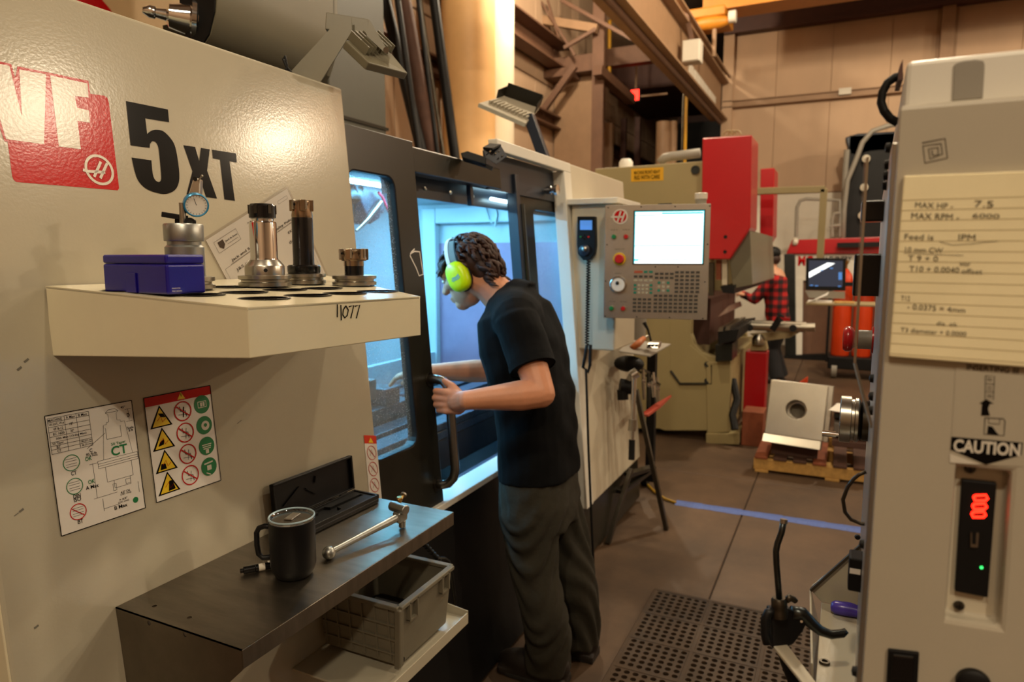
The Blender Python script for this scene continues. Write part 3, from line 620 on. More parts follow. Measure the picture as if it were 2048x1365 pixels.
for s, x, y, w, h in (('A Max', .40, .33, .022, .0065), ('B Max', .70, .085, .024, .0065), ('D', .935, .875, .005, .007), ('C', .44, .64, .005, .006), ('85 ft-lb', .44, .612, .018, .004), ('(115 Nm)', .44, .59, .02, .0045), ('Scale', .94, .76, .012, .0045), ('3:4', .94, .735, .008, .004), ('CT', .22, .485, .009, .007), ('DIN', .22, .29, .012, .007), ('ISO', .22, .26, .012, .007), ('BT', .22, .07, .009, .007), ('45°', .88, .955, .008, .004), ('4.0" OK', .78, .205, .018, .0042), ('(101 mm)', .78, .185, .02, .0042), ('> 4.0"', .74, .145, .015, .0042), ('(101 mm)', .74, .12, .02, .0042)): f.text(m, s, x, y, w=w, h=h, bold=.012)
m.use('green_ink'); f.text(m, '50 Taper', .77, .645, w=.027, h=.0062, bold=.01); f.text(m, 'CT', .77, .585, w=.030, h=.017, bold=.02); f.text(m, 'OK', .40, .575, w=.0115, h=.0072, bold=.012); f.text(m, 'OK', .40, .375, w=.0115, h=.0072, bold=.012)
asp = W_/H_
for cy in (.575, .375): f.ring(m, .21, cy, .088, .0013, .088*asp)
f.disc(m, .89, .10, .035, .035*asp)
m.use('red_ink'); f.ring(m, .21, .155, .088, .0015, .088*asp); f.line(m, [(.15, .19), (.27, .115)], .0015)
m.use('black_ink')
for cy in (.575, .375, .155):
    for d in (-.03, -.01, .015, .035): f.line(m, [(.15, cy+d), (.27, cy+d)], lw)
obj('diagram_sticker', m, None, front, label='white tool holder diagram sticker')
# warning pictogram sticker
f = sticker(((312, 1006), (441, 961), (286, 797))); m = MB(); m.use('paper_white'); f.rect(m, 0, 0, 1, 1, 0); asp = np.linalg.norm(f.u)/np.linalg.norm(f.v)
m.use('red_ink'); f.rect(m, 0, .91, 1, 1, 1); m.use('yellow_ink'); f.poly(m, [(.47, .92), (.59, .92), (.53, .99)], 2); m.use('black_ink'); f.frame(m, 0, 0, 1, 1, .0015, 3); f.line(m, [(.53, .975), (.53, .945)], .001, 4)
for i, cy in enumerate((.79, .575, .36, .145)):
    m.use('black_ink'); f.poly(m, [(.04, cy-.095), (.36, cy-.095), (.20, cy+.115)], 1); m.use('yellow_ink'); f.poly(m, [(.075, cy-.083), (.325, cy-.083), (.20, cy+.09)], 2)
    m.use('black_ink'); f.poly(m, [[(.17, cy+.04), (.24, cy+.03), (.27, cy-.01), (.20, cy+.0)], [(.12, cy-.06), (.2, cy-.05), (.21, cy), (.15, cy-.02)], [(.11, cy-.07), (.2, cy-.07), (.19, cy-.02), (.13, cy-.015)], [(.19, cy-.075), (.29, cy-.07), (.26, cy+.02), (.21, cy+.02)]][i], 3)
    m.use('red_ink'); f.line(m, [(.15, cy-.03), (.2, cy+.01), (.22, cy-.05), (.27, cy-.02)], .0012, 3)
    f.ring(m, .53, cy+.01, .125, .0022, .125*asp, 3); f.line(m, [(.44, cy+.065), (.62, cy-.045)], .0022, 4)
    m.use('black_ink'); f.line(m, [(.49, cy+.06), (.5, cy+.01), (.57, cy+.01), (.58, cy-.05)], .0012, 2); f.line(m, [(.46, cy-.02), (.6, cy-.03)], .0008, 2); f.line(m, [(.55, cy+.05), (.53, cy-.05)], .0022 if i == 0 else .0008, 2)
    m.use('green_ink'); f.disc(m, .835, cy+.035, .125, .125*asp, 2); m.use('white_ink')
    if i == 1: f.disc(m, .85, cy+.03, .065, .065*asp, 3); m.use('green_ink'); f.disc(m, .85, cy+.035, .025, .025*asp, 4)
    elif i == 0: f.frame(m, .77, cy+.005, .90, cy+.065, .0014, 3); f.rect(m, .805, cy+.015, .835, cy+.055, 3); f.rect(m, .845, cy+.015, .875, cy+.055, 3)
    elif i == 2:
        for d in (.05, .03, .01): f.line(m, [(.76+.4*(.05-d), cy+d), (.91-.4*(.05-d), cy+d)], .0018, 3)
        f.rect(m, .81, cy-.04, .86, cy, 3)
    else: f.line(m, [(.76, cy+.07), (.9, cy+.08)], .003, 3); f.rect(m, .80, cy+.0, .87, cy+.05, 3); f.line(m, [(.78, cy-.02), (.85, cy-.05)], .002, 3)
obj('warning_sticker', m, None, front, label='white sticker of yellow, red and green warning pictograms')
f = sticker(((738, 988), (762, 986), (727, 871))); m = MB(); m.use('paper_white'); f.rect(m, 0, -.2, 1, 1, 0); m.use('label_red'); f.rect(m, 0, .86, 1, 1, 1); m.use('yellow_ink'); f.poly(m, [(.32, .875), (.72, .875), (.52, .965)], 2)
asp = np.linalg.norm(f.u)/np.linalg.norm(f.v)
for cy in (.70, .42, .14):
    m.use('red_ink'); f.ring(m, .5, cy, .36, .0018, .36*asp, 2); f.line(m, [(.28, cy+.07), (.72, cy-.07)], .0016, 3); m.use('black_ink'); f.line(m, [(.35, cy-.05), (.5, cy+.06), (.62, cy-.04)], .001, 2)
obj('strip_sticker', m, None, front, label='narrow red-topped sticker of prohibition signs by the door')
m = MB(); m.use('grey_band')
for q, r in (((185, 600), 0), ((38, 738), 1), ((52, 722), 1), ((478, 845), 0), ((250, 1030), 0), ((72, 1255), 1), ((32, 1030), 0), ((42, 1022), 1)):
    m.stroke([ppx(q[0]+dx, q[1]+dy, k=.0003) for dx, dy in ((-4, 3), (0, 0), (5, -4))], .0015 + .002*r, PN)
obj('scuff_marks', m, None, front)

# ---------------------------------------------------------------- red carton edge and tan cabinet far behind the panel
q = ony(250, 60, 3.4); t = thing('storage_cabinet', (2.3, 3.6, 0), 'tall tan cabinet with red round emblem behind the milling machine', 'cabinet')
b = MB(); b.box((1.5, 3.35, 0), (3.05, 4.3, 3.4)); obj('body', b, 'cabinet_tan', t, bevel=.01)
m = MB(); cc = ony(150, 75, 3.345); m.lathe(cc, [(.0, 0), (.26, 0), (.26, .006), (0, .006)], 32, axis=(0, -1, 0)); obj('emblem', m, 'red_ink', t, smooth=True)
# side-mount tool changer: big grey cover drum with a tool holder sticking out of its end
t = thing('tool_changer', (1.7, 1.75, 1.86), 'grey drum-shaped tool changer cover above the cream front panel', 'tool changer')
prof = [(1.55, 2.95), (1.55, 2.36), (1.553, 2.24), (1.565, 2.16), (1.59, 2.105), (1.625, 2.075), (1.67, 2.065)]
inner = [(y+.022, z+.012) for y, z in prof][::-1]
b = MB(); b.prism([(1.405, y, z) for y, z in prof+inner], (.47, 0, 0)); obj('cover', b, 'grey_olive', t, smooth=True)
b = MB(); b.prism([(1.40, y+.004, z) for y, z in prof]+[(1.40, 1.70, 2.2), (1.40, 1.66, 2.95)], (.03, 0, 0)); obj('end_plate', b, 'black', t)
b = MB(); b.prism([(1.87, y, z) for y, z in prof]+[(1.87, 1.9, 2.065), (1.87, 1.9, 2.95)], (.02, 0, 0)); obj('end_cover', b, 'grey_olive', t)
b = MB(); b.box((1.5, 1.64, 1.86), (1.85, 1.9, 2.2)); obj('pedestal', b, 'dark_paint', t)
p0 = dep(415, 48, 1.93); q0 = dep(285, 20, 1.86); d = unit(q0-p0); L = np.linalg.norm(q0-p0)
b = MB(); b.lathe(p0, [(.0, -.03), (.056, -.03), (.056, .0), (.061, .0), (.061, .012), (.053, .016), (.053, .024), (.061, .028), (.061, .04), (.044, .045), (.032, L*.60), (.016, L*.64), (.0125, L*.80), (.017, L*.82), (.017, L*.9), (.008, L), (0, L)], 26, axis=d); obj('tool_holder', b, 'chrome', t, smooth=True)
b = MB(); b.tube(arc(p0+d*.05, .03, 0, 5, 12, x=(0, 0, -1), y=d), .0025, 6); obj('wire_loop', b, 'steel_dark', t)
# ================================================================== TOOL TRAY AND WHAT STANDS ON IT
TZ = 1.434
tr = thing('tool_tray', (.86, .9, TZ-.07), 'cream sheet-metal tool holder tray with round holes, marked 11077', 'tool tray')
tx0, tx1, ty0 = .655, .995, .685; ty1 = PY(TZ)-.002
tzy = lambda y: TZ+.020*(y-.68)/.485
cl_, cr_ = V(tx0, ty0+.015, tzy(ty0+.015)), V(tx1, ty0-.03, tzy(ty0-.03)); bl_, br_ = V(.672, ty1, tzy(ty1)), V(1.35, ty1, tzy(ty1))
holes_px = [(454, 574), (486, 585), (568, 580), (527, 597), (614, 591), (642, 577), (688, 587), (753, 583), (396, 590), (215, 583), (531, 574), (609, 569), (709, 572), (374, 580)]
TN = unit(np.cross(br_-cl_, bl_-cl_))
HOLES = [onpl(x, y, cl_, TN) for x, y in holes_px]
for h in HOLES:
    h[0] = max(h[0], .712)
    if h[1] > ty1-.052: h[0] *= .5+.5*(ty1-.052)/h[1]; h[1] = ty1-.052
    h[2] = tzy(h[1])

# top plate with real holes
def boolean(mb, cut):
    me = bpy.data.meshes.new('t'); me.from_pydata(mb.v, [], mb.f); mc = bpy.data.meshes.new('t'); mc.from_pydata(cut.v, [], cut.f)
    for m_ in (me, mc): bm = bmesh.new(); bm.from_mesh(m_); bmesh.ops.recalc_face_normals(bm, faces=bm.faces); bm.to_mesh(m_); bm.free()
    a = bpy.data.objects.new('t', me); c = bpy.data.objects.new('t', mc); COL.objects.link(a); COL.objects.link(c)
    md = a.modifiers.new('b', 'BOOLEAN'); md.object = c; md.operation = 'DIFFERENCE'; md.solver = 'EXACT'; md.use_self = True
    ev = a.evaluated_get(bpy.context.evaluated_depsgraph_get()).to_mesh(); o = MB(); o.add([tuple(v.co) for v in ev.vertices], [tuple(p.vertices) for p in ev.polygons])
    bpy.data.objects.remove(a); bpy.data.objects.remove(c); return o
b = MB(); b.prism([cl_, cr_, br_, bl_], (0, 0, -.004)); cut = MB()
for h in HOLES: cut.cyl(h+V(0, 0, -.03), h+V(0, 0, .03), .0365, 28)
obj('top_plate', boolean(b, cut), 'tray_cream', tr)
b = MB(); hs = .068; b.prism([cl_, cr_, cr_-V(0, 0, hs), cl_-V(0, 0, hs)], (0, .004, 0)); fr = obj('front_skirt', b, 'tray_cream', tr, bevel=.0015)
b = MB(); b.prism([cl_, bl_, bl_-V(0, 0, .115), cl_-V(0, 0, hs)], (.004, 0, 0)); obj('side_skirt', b, 'tray_cream', tr, bevel=.0015)
b = MB(); b.prism([cr_, br_, br_-V(0, 0, .115), cr_-V(0, 0, hs)], (-.004, 0, 0)); obj('side_skirt', b, 'tray_cream', tr, bevel=.0015)
rim = None
for h in HOLES:
    b = MB(); b.rings([[h + V(r*math.cos(a), r*math.sin(a), z) for a in np.arange(28)*2*math.pi/28] for r, z in ((.0400, 0), (.0400, .0008), (.0345, .0008), (.0335, -.055), (.0365, -.055), (.0365, 0))], close=True); obj('hole_liner', b, 'black_gloss', tr, smooth=True)
m = MB().use('black_ink'); nrm = unit(np.cross(cr_-cl_, V(0, 0, 1)))
fs_ = lambda x, y: onpl(x, y, cl_, nrm) + nrm*.0008
for pts in (((674, 609), (674, 635)), ((681, 610), (682, 641)), ((691, 612), (686, 620), (685, 630), (689, 636), (694, 631), (696, 620), (691, 612)), ((697, 614), (707, 611), (701, 637)), ((709, 613), (719, 610), (712, 637))):
    m.stroke([fs_(*q) for q in pts], .0022, nrm)
obj('marker_number', m, None, fr, label='handwritten number 11077')
def lathe_part(t, name, c, prof, m, n=32, axis=(0, 0, 1)):
    b = MB(); b.lathe(c, [(r/1000, h/1000) for r, h in prof], n, axis); return obj(name, b, m, t, smooth=True)
def stud(t, c):
    lathe_part(t, 'taper', c, [(34, 0), (33, -20), (24, -60), (24, -62)], 'steel'); lathe_part(t, 'pull_stud', c, [(9, -60), (9, -72), (13, -74), (14, -80), (14, -88), (10, -94), (0, -94)], 'black')
def flange(t, c, r=47): return lathe_part(t, 'flange', c, [(0, 2), (r, 2), (r, 8), (r-5, 10), (r-5, 13), (r, 15), (r, 21), (r-9, 22), (0, 22)], 'steel')
c = HOLES[10]; t = thing('collet_chuck', c, 'tall polished steel collet chuck with black nut standing in the tray', 'tool holder')
flange(t, c); stud(t, c); lathe_part(t, 'collar', c, [(0, 22), (35, 22), (35, 38), (34, 40), (26, 50), (0, 50)], 'steel'); lathe_part(t, 'body', c, [(0, 50), (25, 50), (24, 54), (24, 116), (23, 119), (19, 120), (19, 126), (0, 126)], 'chrome')
b = MB(); b.lathe(c, [(.019, .124), (.0235, .126), (.0235, .147), (.020, .151), (.011, .151), (.010, .146), (0, .146)], 36); nt = obj('nut', b, 'black_gloss', t, smooth=True)
for k in range(6):
    a = k*math.pi/3+.3; b = MB(); b.obox(c+V(.0235*math.cos(a), .0235*math.sin(a), .141), V(math.cos(a), math.sin(a), 0)*.0012, V(-math.sin(a), math.cos(a), 0)*.003, V(0, 0, .008)); obj('spanner_slot', b, 'steel_dark', nt)
b = MB(); b.cyl(c+V(-.0235, -.026, .031), c+V(-.0228, -.0252, .031), .0035, 12); obj('set_screw', b, 'black', t)
c = HOLES[11]; t = thing('end_mill_holder', c, 'tall black end mill extension with bronze indexable cutter standing in the tray', 'tool holder')
flange(t, c, 42); stud(t, c); lathe_part(t, 'collar', c, [(0, 22), (31, 22), (32, 26), (32, 36), (29, 39), (0, 39)], 'black_gloss'); lathe_part(t, 'shank', c, [(0, 39), (21, 39), (20.5, 44), (20.5, 128), (20, 132), (0, 132)], 'black_gloss')
def cutter(t, c, h0, h1, r, nf, bm):
    b = MB(); b.lathe(c, [(0, h0), (r*.86, h0), (r*.9, h0+.006), (r*.80, (h0+h1)/2), (r*.86, h1-.004), (r*.6, h1), (0, h1)], 30); hd_ = obj('cutter_head', b, bm, t, smooth=True)
    for k in range(nf):
        a = k*2*math.pi/nf+.5; rad = V(math.cos(a), math.sin(a), 0); tg = V(-math.sin(a), math.cos(a), 0)
        b = MB(); b.obox(c+rad*r*.84+V(0, 0, h1-.009), rad*r*.16, tg*.0022, V(0, 0, .0095)); ins = obj('insert', b, 'steel', t, bevel=.0012)
        b = MB(); b.obox(c+rad*r*.74-tg*.006+V(0, 0, h1-.011), rad*r*.2, tg*.005, V(0, 0, .011)); obj('insert_pocket', b, bm, t, bevel=.001)
        b = MB(); p = c+rad*r*.86+tg*.0022+V(0, 0, h1-.009); b.cyl(p, p+tg*.001, .0025, 10); obj('insert_screw', b, 'black', ins)
mat('bronze', 'a8927a', .25, 1., var=.2, vs=20)
cutter(t, c, .130, .166, .023, 5, 'bronze')
c = HOLES[12]; t = thing('face_mill_holder', c, 'short face mill with square inserts standing nearest the machine door on the tray', 'tool holder')
flange(t, c, 44); stud(t, c); lathe_part(t, 'arbor', c, [(0, 22), (19, 22), (19, 40), (0, 40)], 'black_gloss'); lathe_part(t, 'collar', c, [(0, 40), (20, 40), (20, 52), (17, 54), (0, 54)], 'bronze'); cutter(t, c, .05, .074, .029, 6, 'bronze')
# chuck carrying the dial test indicator
c = HOLES[13]; t = thing('indicator_chuck', c, 'steel collet chuck behind the blue box carrying a dial test indicator', 'tool holder')
flange(t, c, 44); stud(t, c); lathe_part(t, 'body', c, [(0, 22), (30, 22), (30, 70), (28, 72), (26, 74), (26, 80), (0, 80)], 'zinc')
s_ = np.linalg.norm(c-_C)/1365
lathe_part(t, 'nut', c, [(24, 79), (30, 80), (30.5, 82), (30.5, 106), (29, 108), (10, 108), (0, 107)], 'zinc')
lathe_part(t, 'rod', c, [(0, 106), (5, 106), (5, 142), (0, 142)], 'steel')
D_ = (c-_C)@_cf
I = lambda x, y, dd=0.: dep(x, y, D_+dd)
b = MB(); b.bar(I(352, 445), I(390, 447), .012, .012); cb = obj('clamp_block', b, 'black', t, bevel=.002)
b = MB(); b.bar(I(325, 429, -.01), I(374, 437, -.01), .0085); obj('dovetail_bar', b, 'black', t, bevel=.001)
b = MB(); b.cyl(I(380, 446, -.02), I(380, 446, .01), .0085, 18); kn = obj('clamp_knob', b, 'black', t, smooth=True); b = MB(); b.cyl(I(380, 446, -.021), I(380, 446, -.0195), .005, 14); obj('knob_face', b, 'gunmetal', kn)
b = MB(); b.prism([I(365, 425, 0), I(378, 428, 0), I(399, 395, 0), I(400, 358, 0), I(387, 354, 0)], _cf*.012); obj('indicator_body', b, 'steel', t, bevel=.0015)
dn = unit(unit(-_cf)*.75 + _cu*-.35 + _rt*.55); dc = I(393, 411, -.012)
b = MB(); b.lathe(dc, [(0, -.012), (.0165, -.012), (.0195, -.010), (.0195, .0), (.0180, .0015), (.0168, -.0008), (0, -.001)], 32, axis=dn); dl_ = obj('dial_bezel', b, 'teal_ring', t, smooth=True)
b = MB(); b.lathe(dc, [(0, -.0012), (.0168, -.0012), (.0168, -.0006), (0, -.0006)], 32, axis=dn); obj('dial_face', b, 'paper_white', dl_)
x_ = unit(np.cross(dn, V(0, 0, 1))); y_ = np.cross(x_, dn); b = MB()
for k in range(20): a = k*math.pi/10; b.stroke([dc-dn*.0003+(x_*math.cos(a)+y_*math.sin(a))*r for r in (.0135, .016)], .0005, dn)
b.stroke([dc-dn*.0002, dc-dn*.0002+x_*.004+y_*.011], .0008, dn); obj('dial_marks', b, 'black_ink', dl_)
b = MB(); b.tube([I(396, 363, -.003), I(400, 357, -.003), I(404, 352, -.003)], .0012, 8); b.ell(I(404, 352, -.003), .002, .002, .002); obj('stylus', b, 'steel', t, smooth=True)
for q, r in (((390, 358), .0035), ((368, 424), .003)): b = MB(); b.cyl(I(*q, -.002), I(*q, .014), r, 14); obj('pivot', b, 'gunmetal', t, smooth=True)
# blue box
zb_ = TZ + .012; p0, p1, p2 = onz(209, 584, zb_), onz(336, 590, zb_), onz(390, 587, zb_)
sc = .93; p1 = p1*1.0; e1 = p0-p1; e2 = p2-p1; e2 = unit(e2-unit(e1)*(e2@unit(e1)))*.062; hB = .058
t = thing('plastic_box', (p0+p1+e2)/2, 'closed dark blue plastic box lying on the left end of the tool tray', 'box')
def blk(o, a, b_, z0, z1, mb): mb.prism([o+V(0, 0, z0), o+a+V(0, 0, z0), o+a+b_+V(0, 0, z0), o+b_+V(0, 0, z0)], (0, 0, z1-z0))
b = MB(); blk(p1, e1, e2, 0, .044, b); obj('base', b, 'blue_box', t, bevel=.0035, seg=3)
b = MB(); blk(p1, e1, e2, .0442, hB, b); ld = obj('lid', b, 'blue_box', t, bevel=.0035, seg=3)
nf = unit(np.cross(e1, V(0, 0, 1))); nf = nf if nf@unit(_C-p1) > 0 else -nf
b = MB(); mid = p1+e1*.53; b.obox(mid+V(0, 0, .016)+nf*.0012, unit(e1)*.0125, nf*.0012, V(0, 0, .015)); obj('latch_tab', b, 'blue_box', t, bevel=.0008)
n2 = unit(e1)*-1; m = MB().use('rule_line'); f2 = Frame(p1+n2*.0009+e2*.5+V(0, 0, .012), unit(e2), V(0, 0, 1), n2)
b = MB(); f2.o = p1+n2*.0012+V(0, 0, 0)
m.use('white_ink'); f2.text(m, 'MADE FOR', .012, .009, w=.013, h=.0018); f2.text(m, 'PRECISION', .013, .005, w=.015, h=.0018); obj('small_print', m, None, t)
# laminated policy sheet taped on the panel
A, B = ppx(411, 481, k=.0008), ppx(573, 378, k=.0008); u_ = unit(B-A); v_ = unit(np.cross(PN, u_)); sw, sh = np.linalg.norm(B-A), np.linalg.norm(B-A)*1.0
f = Frame(A - v_*sh, u_, v_, PN); m = MB(); m.use('paper_white'); b = MB(); b.prism([A, A+u_*sw, A+u_*sw-v_*sh, A-v_*sh], PN*.0006)
t = obj('policy_sheet', b, 'paper_white', label='laminated white policy sheet taped slantwise to the cream panel', cat='paper sheet', loc=tuple((A+B)/2 - v_*sh/2))
f.o = f.o + PN*.0006; m = MB().use('black_ink')
fl_ = lambda x, y, s, w, h, **k: f.text(m, s, x*sw, sh*(1-y), w=w*sw, h=h*sh, **k)
f.frame(m, .05*sw, sh*.865, .30*sw, sh*.955, .0006, 1); f.frame(m, .83*sw, sh*.93, .96*sw, sh*.955, .0004, 1)
f.poly(m, [(.08*sw, sh*.94), (.14*sw, sh*.94), (.14*sw, sh*.90), (.11*sw, sh*.875), (.08*sw, sh*.90)], 1)
fl_(.22, .085, 'Jack & Sons', .14, .016, bold=.02); fl_(.22, .11, 'WELDING', .12, .007); fl_(.5, .06, 'Jack & Sons', .14, .014); fl_(.5, .09, 'Welding and', .15, .011); fl_(.5, .115, 'Company Quality', .17, .011)
fl_(.52, .235, 'Jack and Sons Welding Quality Policy', .80, .026, bold=.012); f.line(m, [(.10*sw, sh*.745), (.92*sw, sh*.745)], .0006, 1)
f.line(m, [(.03*sw, sh*.74), (.03*sw, 0), (.97*sw, 0), (.97*sw, sh*.74), (.03*sw, sh*.74)], .0005, 1)
for y, a, z in ((.32, 'J&S is com', 'exceed'), (.40, 'custo', 'do this b'), (.48, '', 'efficient'), (.56, '', 'ces and w'), (.64, '', 'on and')):
    if a: fl_(.13 + .012*len(a), y, a, .026*len(a), .03)
    fl_(.86, y-.01, z, .024*len(z), .03)
obj('print', m, None, t)
b = MB(); fr_ = Frame(A - v_*sh, u_, v_, PN)
b.prism([A-u_*.006+v_*.006+PN*.0014, A+u_*(sw+.006)+v_*.006+PN*.0014, A+u_*(sw+.006)-v_*(sh+.006)+PN*.0014, A-u_*.006-v_*(sh+.006)+PN*.0014], PN*.0002); obj('lamination', b, 'film', t)

# ================================================================== STEEL SHELF AND WHAT LIES ON IT
SZ = .89; sx0, sx1 = .718, 1.365; sy0 = .815; sy1 = PY(SZ)-.001
sh_ = thing('steel_shelf', (1.04, .97, SZ-.03), 'brushed stainless steel shelf bracketed to the cream panel', 'shelf')
b = MB(); b.prism([(sx0, sy0, SZ), (sx1, sy0, SZ), (sx1, sy1, SZ), (sx0, sy1, SZ)], (0, 0, -.002)); cut = MB()
HP = [onz(x, y, SZ) for x, y in ((309, 1213), (379, 1236))]
for h in HP: cut.cyl(h+V(0, 0, -.01), h+V(0, 0, .01), .0042, 14)
obj('top', boolean(b, cut), 'steel_brushed', sh_)
b = MB(); b.box((sx0, sy0-.002, SZ-.032), (sx1, sy0, SZ)); obj('front_lip', b, 'steel_brushed', sh_, bevel=.0008)
b = MB(); b.prism([(sx0, sy0, SZ), (sx0, sy1, SZ), (sx0, PY(.55)-.002, .62), (sx0, PY(.55)-.03, .62), (sx0, sy0, SZ-.034)], (.002, 0, 0)); cut = MB()
for x, y in ((298, 1247), (370, 1270)): q = onx(x, y, sx0); cut.cyl(q+V(-.01, 0, 0), q+V(.01, 0, 0), .0045, 14)
obj('end_plate', boolean(b, cut), 'steel_brushed', sh_)
b = MB(); b.prism([(sx1-.1, sy0, SZ-.002), (sx1-.1, sy1, SZ-.002), (sx1-.1, PY(.76)-.002, .76), (sx1-.1, sy0, SZ-.034)], (.002, 0, 0)); obj('gusset', b, 'steel_brushed', sh_)
# mug
mc = onz(588, 1150, SZ); t = thing('travel_mug', mc, 'matte black insulated mug with clear plastic lid on the steel shelf', 'mug')
R_ = .0425; b = MB(); b.rings([[mc + V(r*math.cos(a), r*math.sin(a), h) for a in np.arange(40)*2*math.pi/40] for r, h in ((.031, .001), (.034, .003), (.040, .014), (R_, .024), (R_+.0005, .112), (R_-.0025, .112), (R_-.003, .02), (.03, .006))]); obj('cup', b, 'black_plastic', t, smooth=True)
hdv = unit(onz(520, 1110, .95)-onz(588, 1110, .95)); b = MB(); z0 = mc[2]
b.tube([mc+hdv*r+V(0, 0, h) for r, h in ((R_-.004, .097), (R_+.010, .098), (R_+.021, .094), (R_+.026, .085), (R_+.0265, .06), (R_+.024, .042), (R_+.016, .034), (R_-.004, .037))], .0052, 10); obj('handle', b, 'black_plastic', t, smooth='all')
b = MB(); b.lathe(mc, [(0, .113), (R_-.004, .113), (R_+.001, .1135), (R_+.0015, .117), (R_-.001, .1195), (R_-.004, .117), (R_-.006, .1145), (0, .1145)], 40); lid = obj('lid', b, 'lid_plastic', t, smooth=True)
b = MB(); b.tube([mc+V((R_-.0008)*math.cos(a), (R_-.0008)*math.sin(a), .1185) for a in np.arange(40)*2*math.pi/40], .0019, 8, close=True); obj('lid_rim', b, 'lens_glass', lid, smooth='all')
b = MB(); b.lathe(mc, [(0, .098), (R_-.0032, .098), (R_-.0032, .099), (0, .099)], 32); obj('coffee', b, 'wood_dark', t)
b = MB(); b.obox(mc+V(.004, .002, .1155), V(.017, .004, 0), V(-.002, .0085, 0), V(0, 0, .0012)); obj('slider', b, 'steel', lid, bevel=.001)
# marker pen
a0, a1 = onz(480, 1143, SZ+.008), onz(600, 1120, SZ+.008); d = unit(a1-a0); L = .125
t = thing('marker_pen', a0+d*.06-V(0, 0, .008), 'white-barrelled marker pen with black cap lying beside the mug', 'marker')
def seg(n_, s0, s1, r, m_): b = MB(); b.cyl(a0+d*s0, a0+d*s1, r, 18); return obj(n_, b, m_, t, smooth=True, bevel=.0008)
seg('cap_tip', 0, .006, .0045, 'black_gloss'); cp = seg('cap', .006, .028, .0072, 'black_gloss'); seg('cap_collar', .028, .034, .0076, 'black_gloss'); seg('band', .034, .046, .0070, 'white_ink'); seg('barrel', .046, L, .0070, 'black_ink')
m = MB().use('white_ink'); sd = unit(np.cross(d, V(0, 0, 1))); f = Frame(a0+d*.058+V(0, 0, .0074), d, np.cross(V(0, 0, 1), d)); f.text(m, 'EX', 0, 0, w=.014, h=.008, bold=.05); obj('lettering', m, None, t)
# ball-ended clamp lever
bb = onz(658, 1119, SZ)+V(0, 0, .0135); hh = onz(793, 1062, SZ)+V(0, 0, .03); d = unit(hh-bb); L = np.linalg.norm(hh-bb)
t = thing('vise_handle', (bb+hh)/2-V(0, 0, .02), 'zinc-plated lever handle with ball end lying on the shelf', 'handle')
b = MB(); b.ell(bb, .0135, .0135, .0135, nu=24, nv=16); obj('ball', b, 'zinc', t, smooth='all')
b = MB(); b.lathe(bb, [(.0065, .010), (.006, .03), (.0075, L*.6), (.009, L-.012), (.009, L)], 20, axis=d); obj('rod', b, 'zinc', t, smooth=True)
b = MB(); b.obox(hh+d*.012, d*.014, unit(np.cross(d, V(0, 0, 1)))*.011, V(0, 0, .012)); hd_ = obj('head_block', b, 'zinc', t, bevel=.004, seg=3)
b = MB(); k = unit(np.cross(d, V(0, 0, 1))); b.cyl(hh+d*.014+V(0, 0, .016)-k*.03, hh+d*.014+V(0, 0, .016)+k*.018, .0115, 22); obj('cross_boss', b, 'zinc', t, smooth=True, bevel=.002)
b = MB(); b.cyl(hh+d*.018+V(0, 0, -.0295), hh+d*.018+V(0, 0, -.012), .008, 16); obj('stub', b, 'zinc', t, smooth=True, bevel=.002)
# open caliper case
q0, q1 = onz(541, 1046, SZ+.022), onz(699, 977, SZ+.022); eh = q1-q0; nh = unit(np.cross(eh, V(0, 0, 1))); nh = nh if nh[1] < 0 else -nh
t = thing('instrument_case', (q0+q1)/2+nh*.05-V(0, 0, .022), 'open black plastic caliper case with moulded recess on the shelf', 'case')
wB = .082; q0 = q0+nh*.014; q1 = q1+nh*.014; o = q0-V(0, 0, .022); b = MB(); eu = unit(eh); Lh = np.linalg.norm(eh)
g = lambda a, c, z: o+eu*a+nh*c+V(0, 0, z)
b.prism([g(0, .002, .001), g(Lh, .002, .001), g(Lh, wB, .001), g(0, wB, .001)], (0, 0, .012)); cb = obj('base', b, 'black_plastic', t, bevel=.003)
for (u0, u1, c0, c1) in ((0, Lh, .002, .008), (0, Lh, wB-.006, wB), (0, .007, .002, wB), (Lh-.007, Lh, .002, wB)):
    b = MB(); b.prism([g(u0, c0, .012), g(u1, c0, .012), g(u1, c1, .012), g(u0, c1, .012)], (0, 0, .010)); obj('rim', b, 'black_plastic', cb, bevel=.001)
b = MB()
cut = MB(); b.prism([g(.007, .008, .0125), g(Lh-.007, .008, .0125), g(Lh-.007, wB-.006, .0125), g(.007, wB-.006, .0125)], (0, 0, .0065))
cut.prism([g(.02, .030, .010), g(.10, .032, .010), g(.105, .02, .010), g(.135, .018, .010), g(.14, .032, .010), g(Lh-.015, .034, .010), g(Lh-.015, .044, .010), g(.15, .044, .010), g(.145, .062, .010), g(.11, .064, .010), g(.10, .046, .010), g(.02, .044, .010)], (0, 0, .02)); obj('insert_tray', boolean(b, cut), 'black', cb)
lt0, lt1 = ony(529, 953, q0[1]+.028), ony(689, 892, q1[1]+.028); up_ = unit(V(0, .07, 1)); hl = .088
gl = lambda a, c, dd: q0+eu*a+up_*c-nh*(.004-dd)
b = MB(); b.prism([gl(0, .002, 0), gl(Lh, .002, 0), gl(Lh, hl, 0), gl(0, hl, 0)], -nh*.004); cl2 = obj('lid', b, 'black_plastic', t, bevel=.003)
for (u0, u1, c0, c1) in ((0, Lh, .002, .006), (0, Lh, hl-.005, hl), (0, .006, .002, hl), (Lh-.006, Lh, .002, hl)):
    b = MB(); b.prism([gl(u0, c0, 0), gl(u1, c0, 0), gl(u1, c1, 0), gl(u0, c1, 0)], nh*.009); obj('rim', b, 'black_plastic', cl2, bevel=.001)
